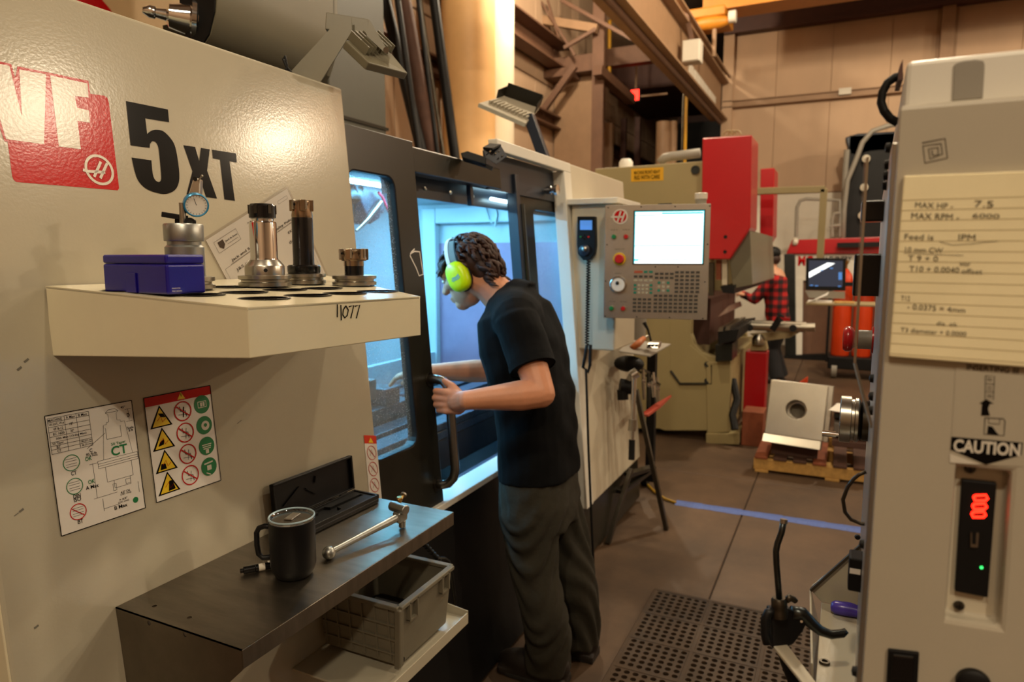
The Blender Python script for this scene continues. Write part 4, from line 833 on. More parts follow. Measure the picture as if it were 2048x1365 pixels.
b = MB(); b.bar(gl(.03, .03, .003), gl(.08, .06, .003), .003); b.bar(gl(.10, .05, .003), gl(.13, .028, .003), .003); b.bar(gl(.13, .055, .003), gl(.135, .07, .003), .004); obj('moulded_ridge', b, 'black_plastic', cl2)
for u in (.04, Lh-.04): b = MB(); b.cyl(g(u-.012, .001, .022), g(u+.012, .001, .022), .0035, 10); obj('hinge', b, 'black_plastic', t)
# small thumb screws on the shelf
def thumb(px, py, lab, lean):
    c = onz(px, py, SZ); t = thing('thumb_screw', c, lab, 'screw', 'thumb screws on the steel shelf'); 
    lathe_part(t, 'screw_shank', c, [(0, .5), (4, .5), (4, 8), (0, 8)], 'brass', 14); lathe_part(t, 'screw_head', c, [(0, 8), (5, 8), (8, 14), (9, 18), (8, 20), (0, 20)], 'brass', 18)
    if lean: b = MB(); b.tube([c+V(-.01, 0, .014), c+V(0, -.004, .016), c+V(.012, -.002, .02)], .004, 10); obj('wing', b, 'brass', t, smooth=True); b = MB(); b.cyl(c+V(.012, -.002, .02), c+V(.016, -.0015, .022), .008, 14); obj('wing_end', b, 'steel', t)
thumb(612, 1043, 'small brass thumb screw standing behind the black mug', 0); thumb(800, 1010, 'brass wing screw standing at the far end of the shelf by the machine door', 1)

# ---------------------------------------------------------------- grey tote on a white bracket under the shelf
kc = thing('tote_bin', (1.29, .98, .568), 'small worn grey plastic tote with ribbed sides under the steel shelf', 'tote')
x0, x1, y0, y1, z0, z1 = 1.185, 1.415, .85, 1.085, .575, .722
def tap(mb, xa, xb, ya, yb, za, zb, i): mb.prism([(xa+i, ya+i, za), (xb-i, ya+i, za), (xb, ya, zb), (xa, ya, zb)], (0, .004, 0))
b = MB(); i = .012
b.add([(x0+i, y0+i, z0), (x1-i, y0+i, z0), (x1-i, y1-i, z0), (x0+i, y1-i, z0), (x0, y0, z1), (x1, y0, z1), (x1, y1, z1), (x0, y1, z1),
       (x0+i+.004, y0+i+.004, z0+.004), (x1-i-.004, y0+i+.004, z0+.004), (x1-i-.004, y1-i-.004, z0+.004), (x0+i+.004, y1-i-.004, z0+.004), (x0+.004, y0+.004, z1), (x1-.004, y0+.004, z1), (x1-.004, y1-.004, z1), (x0+.004, y1-.004, z1)],
      [(0,3,2,1),(0,1,5,4),(1,2,6,5),(2,3,7,6),(3,0,4,7),(8,9,10,11),(8,12,13,9),(9,13,14,10),(10,14,15,11),(11,15,12,8),(4,5,13,12),(5,6,14,13),(6,7,15,14),(7,4,12,15)])
bod = obj('body', b, 'tote', kc, bevel=.002)
for a_, c_ in (((x0, y0), (x1, y0)), ((x1, y0), (x1, y1)), ((x1, y1), (x0, y1)), ((x0, y1), (x0, y0))):
    b = MB(); b.bar((*a_, z1), (*c_, z1), .016, .010); obj('rim', b, 'tote', kc, bevel=.002)
for k in range(6):
    y = y0+.03+k*(y1-y0-.05)/5; b = MB(); b.bar((x0-.001, y, z1-.005), (x0+.010, y, z0+.01), .004, .006); obj('rib', b, 'tote', kc)
for k in range(3):
    z = z0+.03+k*.036; xx = x0+i*(1-(z-z0)/(z1-z0))-.002; b = MB(); b.bar((xx, y0+.012, z), (xx, y1-.012, z), .006, .004); obj('rib', b, 'tote', kc)
for xx in (x0+.05, x1-.04):
    b = MB(); b.box((xx-.017, y0-.008, z1-.045), (xx-.013, y0+.004, z1)); b.box((xx+.013, y0-.008, z1-.045), (xx+.017, y0+.004, z1)); b.box((xx-.017, y0-.006, z1-.047), (xx+.017, y0+.005, z1-.043)); obj('clip_guide', b, 'tote', kc)
for (px_, py_) in ((x0+i, y0+i),):
    b = MB(); b.bar((x0, y0, z1), (x0+i-.002, y0+i-.002, z0+.002), .016, .016); obj('corner_post', b, 'tote', kc, bevel=.003)
b = MB(); b.cyl((x0+.02, y0+.012, z0+.013), (x0+.02, y0+.005, z0+.013), .006, 14); obj('hinge_eye', b, 'black', kc)
b = MB(); b.box((x0+.02, y0+.02, z0+.006), (x1-.02, y1-.02, z0+.05)); obj('black_fill', b, 'black', kc, bevel=.02)  # plain black block filling the bottom of the tote
bk_ = thing('bin_bracket', (1.3, .97, .55), 'white folded sheet-metal bracket carrying the grey tote', 'bracket')
b = MB(); b.box((1.10, .84, .557), (1.47, PY(.56)-.001, .562)); obj('plate', b, 'cream', bk_, bevel=.001)
b = MB(); b.box((1.10, .836, .545), (1.47, .84, .575)); obj('front_lip', b, 'cream', bk_, bevel=.001)
b = MB(); b.prism([(1.47, .836, .545), (1.47, PY(.6)-.001, .545), (1.47, PY(.6)-.001, .61), (1.47, .836, .58)], (.003, 0, 0)); obj('end_lip', b, 'cream', bk_, bevel=.001)
b = MB(); P_ = [ony(*q, .93) for q in ((838, 1078), (852, 1092), (868, 1112), (878, 1120))]
for k in range(9):
    q = P_[0]+(P_[-1]-P_[0])*k/8; b.lathe(q, [(.0045, -.002), (.0075, 0), (.0045, .002)], 12, axis=unit(P_[-1]-P_[0]))
b.tube(P_, .005, 8); t = thing('coolant_hose', P_[-1], 'black corrugated hose with a bent grey pipe hanging behind the tote', 'hose'); obj('corrugated_hose', b, 'black', t, smooth=True)
b = MB(); b.tube([ony(*q, .93) for q in ((872, 1118), (888, 1118), (897, 1124), (903, 1150), (909, 1195), (911, 1214))], [.006, .006, .006, .006, .005, .003], 12); obj('bent_pipe', b, 'gunmetal', t, smooth=True)

# ================================================================== LAMPS AND BRACKETS ON THE MACHINE TOP
t = thing('work_lamp', ony(600, 150, 1.26), 'grey floodlight on a sheet-metal arm above the cream panel, left of the column', 'work lamp')
Lp = lambda x, y, d=0.: dep(x, y, 1.72+d)
for off in (0, .07):
    b = MB(); b.prism([Lp(577, 148, off), Lp(640, 165, off), Lp(704, 62, off), Lp(703, 33, off), Lp(678, 38, off)] if off == 0 else [Lp(578, 150, off), Lp(600, 152, off), Lp(690, 48, off), Lp(680, 36, off)], _cf*.004); obj('arm_plate', b, 'grey_olive', t)
b = MB(); b.prism([Lp(652, 24, .02), Lp(738, 38, .02), Lp(736, 72, .02), Lp(700, 66, .02), Lp(650, 58, .02)], _cf*.05); obj('bracket', b, 'grey_olive', t, bevel=.002)
b = MB(); b.prism([Lp(738, 38), Lp(776, 102), Lp(768, 104), Lp(733, 72)], _cf*.006); obj('yoke', b, 'grey_olive', t)
F4 = [Lp(684, 96, -.02), Lp(752, 92, .10), Lp(808, 160, .10), Lp(730, 140, -.02)]; nn = unit(np.cross(F4[1]-F4[0], F4[3]-F4[0])); nn = nn if nn[2] > 0 else -nn
b = MB(); b.prism(F4, nn*.022); hdx = obj('lamp_body', b, 'grey_olive', t, bevel=.003)
cc = sum(F4)/4; b = MB(); b.prism([cc+(p-cc)*.8-nn*.002 for p in F4], nn*.001); obj('lamp_glass', b, 'lamp_glass', hdx)
b = MB(); b.prism([cc+(p-cc)*.9-nn*.001 for p in F4], nn*.0005); obj('reflector', b, 'dark_blue', hdx)
for k in range(8):
    q = F4[0]+(F4[1]-F4[0])*(k+1)/9; b = MB(); b.obox(q+(F4[3]-F4[0])*.3+nn*.033, unit(F4[3]-F4[0])*.03, unit(F4[1]-F4[0])*.0012, nn*.012); obj('cooling_fin', b, 'grey_olive', hdx)
b = MB(); b.tube([Lp(572, 148, -.02), Lp(574, 130, -.02), Lp(570, 112, -.02), Lp(566, 118, -.02), Lp(572, 132, -.02), Lp(585, 148, -.02)], .003, 8); obj('power_cord', b, 'black', t, smooth=True)
b = MB(); b.cyl(Lp(772, 100, -.005), Lp(772, 100, .02), .007, 12); obj('pivot_bolt', b, 'steel', t)
t = thing('work_lamp', ony(1085, 325, 1.38), 'grey finned floodlight on a dark arm above the machine right side', 'work lamp')
Lq = lambda x, y, d=0.: dep(x, y, 3.35+d)
b = MB(); b.bar(Lq(1095, 335), Lq(1058, 232), .055, .05); obj('arm', b, 'dark_blue', t, bevel=.004)
F4 = [Lq(957, 206, -.06), Lq(1052, 247, -.06), Lq(1080, 212, .1), Lq(1015, 190, .1)]; nn = unit(np.cross(F4[1]-F4[0], F4[3]-F4[0])); nn = nn if nn[2] > 0 else -nn
b = MB(); b.prism(F4, -nn*.022); hdx = obj('lamp_body', b, 'grey_paint', t, bevel=.003)
cc = sum(F4)/4; b = MB(); b.prism([cc+(p-cc)*.8-nn*.022 for p in F4], -nn*.001); obj('lamp_glass', b, 'lamp_glass', hdx)
b = MB(); o_ = F4[3]-(F4[2]-F4[3])*.2
b.prism([F4[3]+(F4[0]-F4[3])*.1, F4[2]+(F4[1]-F4[2])*.1, F4[2]+(F4[1]-F4[2])*.1+nn*.07, F4[3]+(F4[0]-F4[3])*.1+nn*.07], unit(F4[0]-F4[3])*.004); b.bar(F4[3]+nn*.03, F4[0]*.4+F4[3]*.6+nn*.02, .004, .05, upv=nn); b.bar(F4[2]+nn*.03, F4[1]*.4+F4[2]*.6+nn*.02, .004, .05, upv=nn); obj('mount_channel', b, 'dark_paint', t)
for k in range(11):
    q = F4[0]+(F4[1]-F4[0])*(k+1.5)/13; b = MB(); b.obox(q+(F4[3]-F4[0])*.3+nn*.008, unit(F4[3]-F4[0])*.03, unit(F4[1]-F4[0])*.004, nn*.009); obj('cooling_fin', b, 'grey_paint', hdx)
t = thing('slotted_bracket', ppx(965, 318, .05), 'black slotted metal bracket left on the dark door rail', 'bracket')
Lr = lambda x, y, d=0.: dep(x, y, 2.36+d)
b = MB(); b.prism([Lr(921, 306), Lr(935, 302), Lr(972, 314), Lr(972, 330), Lr(925, 316)], _cf*.05); obj('box_section', b, 'black', t, bevel=.003)
b = MB(); b.bar(Lr(944, 318, .02), Lr(985, 338, .02), .02, .012); obj('foot', b, 'black', t)
b = MB(); b.prism([Lr(966, 298, .03), Lr(1002, 292, .03), Lr(1014, 312, .03), Lr(993, 328, .03), Lr(972, 316, .03)], _cf*.004); cut = MB()
for q in ((990, 308), (998, 303), (996, 318), (1004, 313)): cut.obox(Lr(*q, .03), _rt*.0035+_cu*.0035, _rt*.002-_cu*.002 , _cf*.03)
cut.obox(Lr(977, 306, .03), _rt*.009+_cu*.009, _rt*.0018-_cu*.0018, _cf*.03)
obj('slotted_plate', boolean(b, cut), 'dark_blue', t)
b = MB(); b.prism([Lr(966, 298, .03), Lr(980, 290, .06), Lr(1002, 292, .03), Lr(985, 300, .0)], V(0, 0, .006)); obj('top_flap', b, 'black', t)

# ================================================================== CONTROL STATION OF THE MILL
t = thing('control_station', (3.2, .95, 1.05), 'stainless control station with lit white screen, keypad and red stop button', 'control panel')
b = MB(); b.box((3.08, .945, 1.06), (3.42, 1.17, 1.745)); obj('support_cabinet', b, 'cream_dull', t, bevel=.008)
b = MB(); b.box((3.05, .935, 1.745), (3.44, 1.19, 1.772)); obj('cabinet_cap', b, 'offwhite', t, bevel=.004)
b = MB(); b.box((3.09, .99, 1.2), (3.12, .955, 1.73)); obj('seam', b, 'black', t)
cu_ = unit(V(.22, -1, 0)); cn = unit(np.cross(cu_, V(0, 0, 1)))
cn = cn if cn[0] < 0 else -cn
o = onpl(1207, 636, (2.975, .97, 1.2), cn); tl = onpl(1215, 411, (2.975, .97, 1.2), cn); rr = onpl(1414, 636, (2.975, .97, 1.2), cn)
cw, ch = np.linalg.norm((rr-o)[:2]), tl[2]-o[2]; f = Frame(o, cu_, V(0, 0, 1), cn)
b = MB(); b.prism([o, o+cu_*cw, o+cu_*cw+V(0, 0, ch), o+V(0, 0, ch)], -cn*.10); bx = obj('console_body', b, 'cream_dull', t, bevel=.006)
b = MB(); b.prism([f.p(0, 0), f.p(cw, 0), f.p(cw, ch), f.p(0, ch)], cn*.003); fp = obj('face_plate', b, 'stainless', t, bevel=.001); f = Frame(o+cn*.0035, cu_, V(0, 0, 1), cn)
# crop frame of the control photo: 1120..1450 x 370..740 at 3.688; plate spans (350,155)-(1105,980)
def k2(x, y): return (x-350)/752*cw, (980-y)/822*ch
def krect(mb, x0, y0, x1, y1, z=.001): 
    (a, b_), (c_, d_) = k2(x0, y1), k2(x1, y0); p = [f.p(a, b_), f.p(c_, b_), f.p(c_, d_), f.p(a, d_)]; mb.prism(p, cn*z)
b = MB(); krect(b, 558, 198, 1066, 586, .004); sb = obj('screen_bezel', b, 'gunmetal', t, bevel=.001)
b = MB(); b.use('screen_white'); krect(b, 568, 206, 1058, 578, .0055); b.use('screen_cyan')
for x0, y0, x1, y1 in ((568, 206, 1058, 212), (760, 216, 1050, 228), (570, 232, 720, 238), (570, 448, 1048, 454), (568, 546, 1050, 551), (570, 551, 600, 560), (568, 206, 573, 578), (1053, 206, 1058, 578)): krect(b, x0, y0, x1, y1, .0062)
obj('screen', b, None, sb)
def button(x, y, r, m_, name='button', h=.012, ringm='steel'):
    p = f.p(*k2(x, y)); b = MB(); b.lathe(p, [(0, 0), (r*1.35, 0), (r*1.3, h*.4), (0, h*.4)], 20, axis=cn); rg = obj('button_ring', b, ringm, t, smooth=True)
    b = MB(); b.lathe(p, [(0, h*.3), (r, h*.3), (r, h*.8), (r*.8, h), (0, h)], 20, axis=cn); return obj(name, b, m_, rg, smooth=True)
for x, y, m_ in ((418, 385, 'button_green'), (506, 385, 'button_red'), (409, 908, 'button_green'), (495, 908, 'button_red')): button(x, y, .010, m_)
button(462, 546, .0215, 'button_red', 'stop_button', .035, 'button_yellow')
p = f.p(*k2(457, 732)); b = MB(); b.lathe(p, [(0, 0), (.038, 0), (.038, .014), (.034, .018), (0, .018)], 32, axis=cn); hw = obj('jog_wheel', b, 'steel', t, smooth=True); b = MB(); b.lathe(p+cn*.018, [(0, 0), (.029, 0), (.029, .001), (0, .001)], 28, axis=cn); obj('wheel_face', b, 'paper_white', hw)
b = MB(); q = p+cn*.019-cu_*.003+V(0, 0, .008); b.lathe(q, [(0, 0), (.007, 0), (.008, .006), (0, .008)], 16, axis=cn); obj('spin_dimple', b, 'gunmetal', hw, smooth=True)
p = f.p(*k2(462, 240)); b = MB(); b.lathe(p, [(0, 0), (.034, 0), (.034, .003), (0, .003)], 32, axis=cn); em = obj('emblem_disc', b, 'white_ink', t, smooth=True)
b = MB(); b.lathe(p+cn*.003, [(0, 0), (.027, 0), (.027, .001), (0, .001)], 28, axis=cn); obj('emblem_field', b, 'red_ink', em)
b = MB().use('white_ink'); fe = Frame(p+cn*.0045, cu_, V(0, 0, 1), cn)
for q in (((-.012, -.024), (.002, .024)), ((.006, -.024), (.020, .018)), ((-.042, -.002), (.012, -.002))): fe.line(b, q, .0075, 1)
obj('emblem_letter', b, None, em)
keyp = {}
def key(x0, y0, m_, w=26, h=17):
    b = MB(); krect(b, x0, y0, x0+w, y0+h, .0025); obj('key', b, m_, t)
for r in range(2):
    for cidx in range(4): key(570+cidx*37, 664+r*28, 'key_tan' if r else 'key_dark')
key(572, 630, 'key_orange', 60); key(642, 630, 'key_green'); key(680, 630, 'key_green')
for r in range(3):
    for cidx in range(5): key(570+cidx*29, 727+r*27, 'key_green' if cidx in (0, 4) else 'key_tan', 20)
for r in range(4):
    for cidx in range(4): key(566+cidx*36, 830+r*28, 'key_dark')
for r in range(2):
    for cidx in range(4): key(722+cidx*36, 643+r*29, 'key_dark')
for r in range(3):
    for cidx in range(3): key(743+cidx*33, 708+r*28, 'key_green' if (r != 1 and cidx != 1) else 'key_tan', 20)
for r in range(6):
    for cidx in range(5): key(866+cidx*37, 632+r*28, 'key_dark')
for r in range(5):
    for cidx in range(9): key(718+cidx*36, 802+r*28, 'key_dark')
for x, y in ((372, 175), (612, 173), (853, 175), (1094, 175), (368, 442), (1088, 442), (362, 708), (1078, 708), (362, 968), (597, 968), (836, 968), (1072, 970), (724, 602), (886, 602)):
    p = f.p(*k2(x, y)); b = MB(); b.lathe(p, [(0, 0), (.0032, 0), (.0028, .002), (0, .002)], 10, axis=cn); obj('screw', b, 'black', t)
m = MB().use('pencil')
for s, x, y, w in (('POWER ON', 420, 335, .03), ('POWER OFF', 507, 335, .032), ('EMERGENCY STOP', 462, 475, .042), ('HANDLE', 455, 650, .03), ('CYCLE START', 412, 858, .034), ('FEED HOLD', 497, 858, .03)): a_, b_ = k2(x, y); f.text(m, s, a_, b_, w=w, h=.005)
obj('legend', m, None, t)
p = f.p(*k2(1035, 158)) - cn*.06; lathe_part(t, 'beacon_base', p, [(0, 0), (24, 0), (24, 18), (27, 24), (0, 24)], 'grey_dull', 20); lathe_part(t, 'beacon_lens', p, [(0, 24), (27, 24), (28, 30), (28, 48), (25, 51), (0, 51)], 'white_ink', 20)
p = f.p(*k2(780, 158)) - cn*.05; b = MB(); b.box(p+V(-.01, -.03, 0), p+V(.01, .03, .008)); obj('top_clip', b, 'black', t, bevel=.002)
# remote jog pendant hanging on the cabinet
J = lambda x, y, d=0.: onx(x, y, 3.045-d)
t = thing('jog_pendant', J(1172, 500), 'black hand-held jog remote with small blue screen hanging beside the control station', 'remote control')
b = MB(); b.prism([J(1154, 433), J(1190, 433), J(1191, 490), J(1189, 508), J(1180, 520), J(1166, 521), J(1155, 508), J(1153, 490)], V(.03, 0, 0)); obj('housing', b, 'black_plastic', t, bevel=.004)
b = MB(); b.prism([J(1160, 441, .001), J(1184, 441, .001), J(1184, 460, .001), J(1160, 460, .001)], V(.002, 0, 0)); obj('screen', b, 'screen_blue', t)
for x, y, m_ in ((1161, 474, 'button_green'), (1177, 474, 'button_red'), (1169, 471, 'black_gloss'), (1169, 478, 'black_gloss'), (1165, 475, 'black_gloss'), (1173, 475, 'black_gloss')): b = MB(); b.cyl(J(x, y, -.002), J(x, y, .005), .005 if m_ != 'black_gloss' else .003, 12); obj('key', b, m_, t)
b = MB(); b.lathe(J(1170, 501, -.001), [(0, 0), (.026, 0), (.026, .012), (.02, .015), (0, .015)], 24, axis=(-1, 0, 0)); dk = obj('dial', b, 'dark_blue', t, smooth=True); b = MB(); b.lathe(J(1169, 498, .014), [(0, 0), (.012, 0), (.012, .006), (.006, .01), (0, .01)], 18, axis=(-1, 0, 0)); obj('dial_knob', b, 'steel', dk, smooth=True)
b = MB(); pts = []
P0, P1 = onx(1177, 520, 3.03), onx(1174, 690, 2.98)
for k in range(260): s = k/259; a = s*2*math.pi*32; q = P0+(P1-P0)*s; pts.append(q+V(.006*math.cos(a), .008*math.sin(a), 0))
b.tube(pts, .0035, 6); obj('coil_cord', b, 'black', t, smooth=True)
b = MB(); b.tube([P1, onx(1170, 715, 2.97), onx(1166, 735, 2.97), onx(1176, 745, 2.97), onx(1180, 730, 2.97), onx(1181, 690, 2.98)], .008, 8); b.tube([onx(1172, 738, 2.97), onx(1177, 900, 2.95), onx(1183, 1040, 2.93), onx(1187, 1130, 2.92), onx(1178, 1160, 2.92)], .006, 8); obj('straight_cord', b, 'black', t, smooth=True)
# white corner strip label plates on the frame
# ================================================================== GREY CONSOLE AT THE RIGHT EDGE
CX, CY = .68, -.037
t = thing('machine_console', (1.0, -.2, 0), 'tall grey machine console with caution sticker and red lit display at the right edge', 'control cabinet')
G = lambda x, y, d=0.: onx(x, y, CX-d)
b = MB(); b.prism([(CX, CY, .55), (CX, CY, 1.628), (CX, -.42, 1.628), (CX, -.42, .55)], (.66, -.022, 0)); cut = MB()
ra, rb, rc, rd = G(1912, 934), G(2022, 945), G(2000, 1256), G(1890, 1238)
cut.prism([q+V(-.05, 0, 0) for q in (ra, rb, rc, rd)], (.066, 0, 0)); cab = obj('cabinet', boolean(b, cut), 'grey_paint', t, bevel=.004)
b = MB(); b.box((CX+.03, -.40, 0), (CX+.6, -.09, .55)); obj('pedestal', b, 'grey_dull', t, bevel=.01)
b = MB(); b.prism([q+V(.0155, 0, 0) for q in (ra, rb, rc, rd)], (.002, 0, 0)); obj('recess_plate', b, 'cream_dull', t)
da, db, dc_, dd = [onx(*q, CX+.010) for q in ((1924, 960), (1994, 967), (1976, 1197), (1910, 1184))]
b = MB(); b.prism([da, db, dc_, dd], (.006, 0, 0)); dr_ = obj('drive_face', b, 'black', t, bevel=.001)
D3 = lambda x, y, d=.0006: onx(x, y, CX+.010-d)
b = MB().use('red_lamp')
for cx, cy in ((1962, 996), (1960, 1013), (1958, 1029)):
    nx = V(-1, 0, 0); pts = [(cx-13, cy-4), (cx+10, cy-5), (cx+13, cy+2), (cx+9, cy+6), (cx-12, cy+6), (cx-14, cy), (cx-13, cy-4)]
    b.stroke([D3(*q) for q in pts], .0021, nx)
obj('display_digits', b, None, dr_, label='red glowing digits 000')
b = MB(); b.prism([D3(1941, 1065), D3(1957, 1066), D3(1955, 1095), D3(1941, 1094)], (-.0012, 0, 0)); us = obj('usb_port', b, 'steel', dr_); b = MB(); b.prism([D3(1944, 1065, .0022), D3(1953, 1066, .0022), D3(1952, 1090, .0022), D3(1944, 1089, .0022)], (.0005, 0, 0)); obj('port_slot', b, 'black', us)
b = MB(); b.cyl(D3(1963, 1136, 0), D3(1963, 1136, .001), .0012, 10); obj('status_led', b, 'led_green', dr_)
for q in ((1940, 938), (1918, 1212)):
    p = onx(*q, CX+.0135); b = MB(); b.lathe(p, [(0, 0), (.0045, 0), (.0035, .0025), (0, .003)], 16, axis=(-1, 0, 0)); sw = obj('screw', b, 'steel_dark', t, smooth=True); b = MB(); b.box(p+V(-.0034, -.003, -.0005), p+V(-.003, .003, .0005)); b.box(p+V(-.0034, -.0005, -.003), p+V(-.003, .0005, .003)); obj('cross_slot', b, 'black', sw)
# upper white cabinet behind it
b = MB(); b.prism([(CX+.025, CY-.004, 1.628), (CX+.025, CY-.004, 1.669), (CX+.025, -.42, 1.669), (CX+.025, -.42, 1.628)], (.6, -.02, 0)); up2 = obj('upper_cabinet', b, 'offwhite', t, bevel=.004)
G2 = lambda x, y, d=0.: onx(x, y, CX+.025-d)
b = MB(); pts = [(1904, 203), (1907, 132), (1912, 127), (1925, 123), (1950, 120), (1966, 122), (1969, 130), (1965, 198)]; b.prism([G2(*q) for q in pts], (-.0022, 0, 0)); obj('grip_pad', b, 'grey_dull', up2, bevel=.0008)
b = MB(); b.prism([onx(1800, 130, .78), onx(1806, 118, .78), onx(1806, 160, .78), onx(1796, 160, .78)], (.05, 0, 0)); obj('cable_gland', b, 'steel_maroon', up2)
b = MB(); b.tube([onx(*q, .80) for q in ((1806, 152), (1790, 155), (1775, 166), (1765, 185), (1762, 205), (1768, 222), (1780, 237), (1796, 246))], .0042, 10); obj('cable', b, 'black', t, smooth='all')
# drawn square spiral
b = MB().use('black_ink'); b.stroke([G(*q, .0005) for q in ((1844, 286), (1890, 277), (1895, 316), (1850, 326), (1846, 292), (1882, 287), (1885, 308), (1860, 318), (1857, 298), (1876, 295), (1877, 309), (1865, 311), (1864, 301))], .0007, V(-1, 0, 0)); obj('pen_doodle', b, None, cab, label='pen-drawn square spiral')
SHR = lambda X: -.033*(X-CX)
b = MB(); b.prism([(.70, CY-.001+SHR(.7), .9), (.70, CY+.004+SHR(.7), .9), (.70, CY+.004+SHR(.7), 1.6), (.70, CY-.001+SHR(.7), 1.6)], (.63, SHR(1.33)-SHR(.7), 0)); fc = obj('front_face', b, 'stainless', t, bevel=.001)
# sticker with floppy pictures and CAUTION
f = Frame(G(1898, 925), G(2046, 932)-G(1898, 925), G(1912, 738)-G(1898, 925), V(-1, 0, 0)); m = MB()
S2 = lambda x, y, k=1: G(x, y, .0005+.0003*k)
m.use('grey_paint'); m.poly([S2(*q, 0) for q in ((1900, 926), (2046, 934), (2055, 738), (1912, 730))])
m.use('black_ink'); m.poly([S2(*q, 1) for q in ((1903, 874), (2046, 886), (2043, 911), (1972, 930), (1901, 900))])
def tpx(mb, s, x, y, w, h, k=2, bold=0., fn=S2, slope=.075):
    c0 = fn(x, y, k); ex = unit(fn(x+40, y+40*slope, k)-fn(x-40, y-40*slope, k)); sc = np.linalg.norm(fn(x+20, y, k)-fn(x-20, y, k))/40; sv = np.linalg.norm(fn(x, y+20, k)-fn(x, y-20, k))/40
    P, fs = text2d(s, w*sc, h*sv, bold); vv = V(0, 0, 1); mb.add([c0+ex*a+vv*b_ for a, b_ in P], fs)
m.use('white_ink'); tpx(m, 'CAUTION', 1973, 896, 134, 26, bold=.035); m.poly([S2(*q, 1) for q in ((1900, 908), (1960, 930), (1900, 926))])
m.use('black_ink'); tpx(m, 'INSERTING III', 1985, 738, 104, 11, bold=.01)
m.poly([S2(*q) for q in ((1962, 832), (1964, 808), (1958, 808), (1972, 799), (1988, 808), (1980, 808), (1976, 818), (1980, 832))])
lp = lambda pts, w=.0005: m.stroke([S2(*q) for q in pts], w, V(-1, 0, 0))
lp(((1971, 752), (1989, 753), (1987, 800), (1970, 799), (1971, 752))); lp(((1972, 768), (1988, 769))); lp(((1972, 784), (1988, 785)))
for y in (757, 761, 774, 779, 790, 794): lp(((1974, y), (1984, y+1)))
lp(((1970, 836), (2006, 838), (2010, 842), (2008, 872), (1968, 869), (1970, 836)), .0007); lp(((1977, 837), (1977, 847), (1999, 849), (2000, 838))); m.poly([S2(*q) for q in ((1974, 868), (1976, 852), (1985, 854), (1992, 864), (1998, 871))])
obj('caution_sticker', m, None, cab, label='black and white caution sticker with diskette drawings')
# switches at the bottom
for pts, m_, nm in (([(1776, 1296), (1838, 1303), (1834, 1372), (1772, 1366)], 'black_gloss', 'rocker_switch'),):
    b = MB(); b.prism([G(*q) for q in pts], (-.004, 0, 0)); rs = obj('switch_bezel', b, 'black', t, bevel=.001); cq = [G(*q, .004) for q in pts]; c0 = sum(cq)/4; b = MB(); b.prism([c0+(q-c0)*.72 for q in cq], (-.003, 0, 0)); obj('rocker', b, 'black_gloss', rs, bevel=.0015)
b = MB(); b.lathe(G(1946, 1366), [(0, 0), (.0135, 0), (.0135, .006), (.011, .008), (0, .008)], 28, axis=(-1, 0, 0)); obj('round_plug', b, 'black', t, smooth=True)
# things on the grazing front face: stop button, hand wheel, switch boxes, screws, acrylic guard
E_ = lambda x, y, X: onx(x, y, X)
def fob(name, px, py, X, parts, parent=t):
    p = E_(px, py, X); p[1] = CY+.004+SHR(X); r = None
    for nm, prof, m_ in parts:
        b = MB(); b.lathe(p, [(r_/1000, h/1000) for r_, h in prof], 30, axis=(0, 1, 0)); o = obj(nm, b, m_, r or parent, smooth=True); r = r or o
    return r
fob('stop_button', 1735, 680, 1.2, (('stop_collar', [(0, 0), (15, 0), (15, 22), (0, 22)], 'grey_dull'), ('stop_button', [(0, 22), (11, 22), (14, 28), (18, 30), (20, 34), (20, 39), (17, 43), (0, 44)], 'red_paint'), ('stop_base', [(0, 0), (21, 0), (21, 3), (0, 3)], 'red_paint')))
hw = fob('hand_wheel', 1728, 842, 1.15, (('hand_wheel_hub', [(0, 0), (31, 0), (31, 9), (26, 12), (0, 12)], 'steel_dark'), ('hand_wheel', [(0, 12), (30, 12), (34, 15), (34, 19), (32, 20), (32, 24), (36, 25), (36, 39), (34, 40), (0, 40)], 'steel')))
p = E_(1728, 842, 1.15); p[1] = CY+.044+SHR(1.15); b = MB(); b.cyl(p+V(-.008, 0, -.024), p+V(-.008, .004, -.024), .003, 10); b.cyl(p+V(-.008, .004, -.024), p+V(-.008, .023, -.024), .0048, 16); obj('wheel_handle', b, 'chrome', hw, smooth=True)
for (x0, y0, x1, y1, X, dpt) in ((1737, 402, 1763, 444, 1.0, .022), (1732, 508, 1762, 592, 1.0, .026)):
    p = E_(x1, y0, X); q = E_(x1, y1, X); b = MB(); b.box((X-.02, CY+.003+SHR(X), q[2]), (X+.02, CY+dpt+.008+SHR(X), p[2])); obj('switch_box', b, 'black_gloss', t, bevel=.002)
for (px, py, X) in ((1775, 296, .8), (1768, 330, .82), (1765, 352, .84), (1762, 372, .86), (1738, 757, .9), (1742, 793, .85), (1746, 822, .80), (1731, 1090, .80), (1729, 1348, .72)):
    p = E_(px, py, X); p[1] = CY+.004+SHR(X); b = MB(); b.lathe(p, [(0, 0), (.0052, 0), (.0045, .004), (0, .005)], 14, axis=(0, 1, 0)); obj('cap_screw', b, 'black', fc, smooth=True)
b = MB(); b.prism([(.80, CY+.020, 1.40), (1.30, CY+.006, 1.40), (1.30, CY+.006, 1.60), (.80, CY+.020, 1.60)], (0, .003, 0)); obj('acrylic_guard', b, 'clear', t)
b = MB(); b.bar((.79, CY+.020, 1.60), (.79, CY+.020, 1.39), .0025); b.bar((.79, CY+.020, 1.39), (.76, CY+.002, 1.33), .0025); obj('guard_edge', b, 'steel', t)
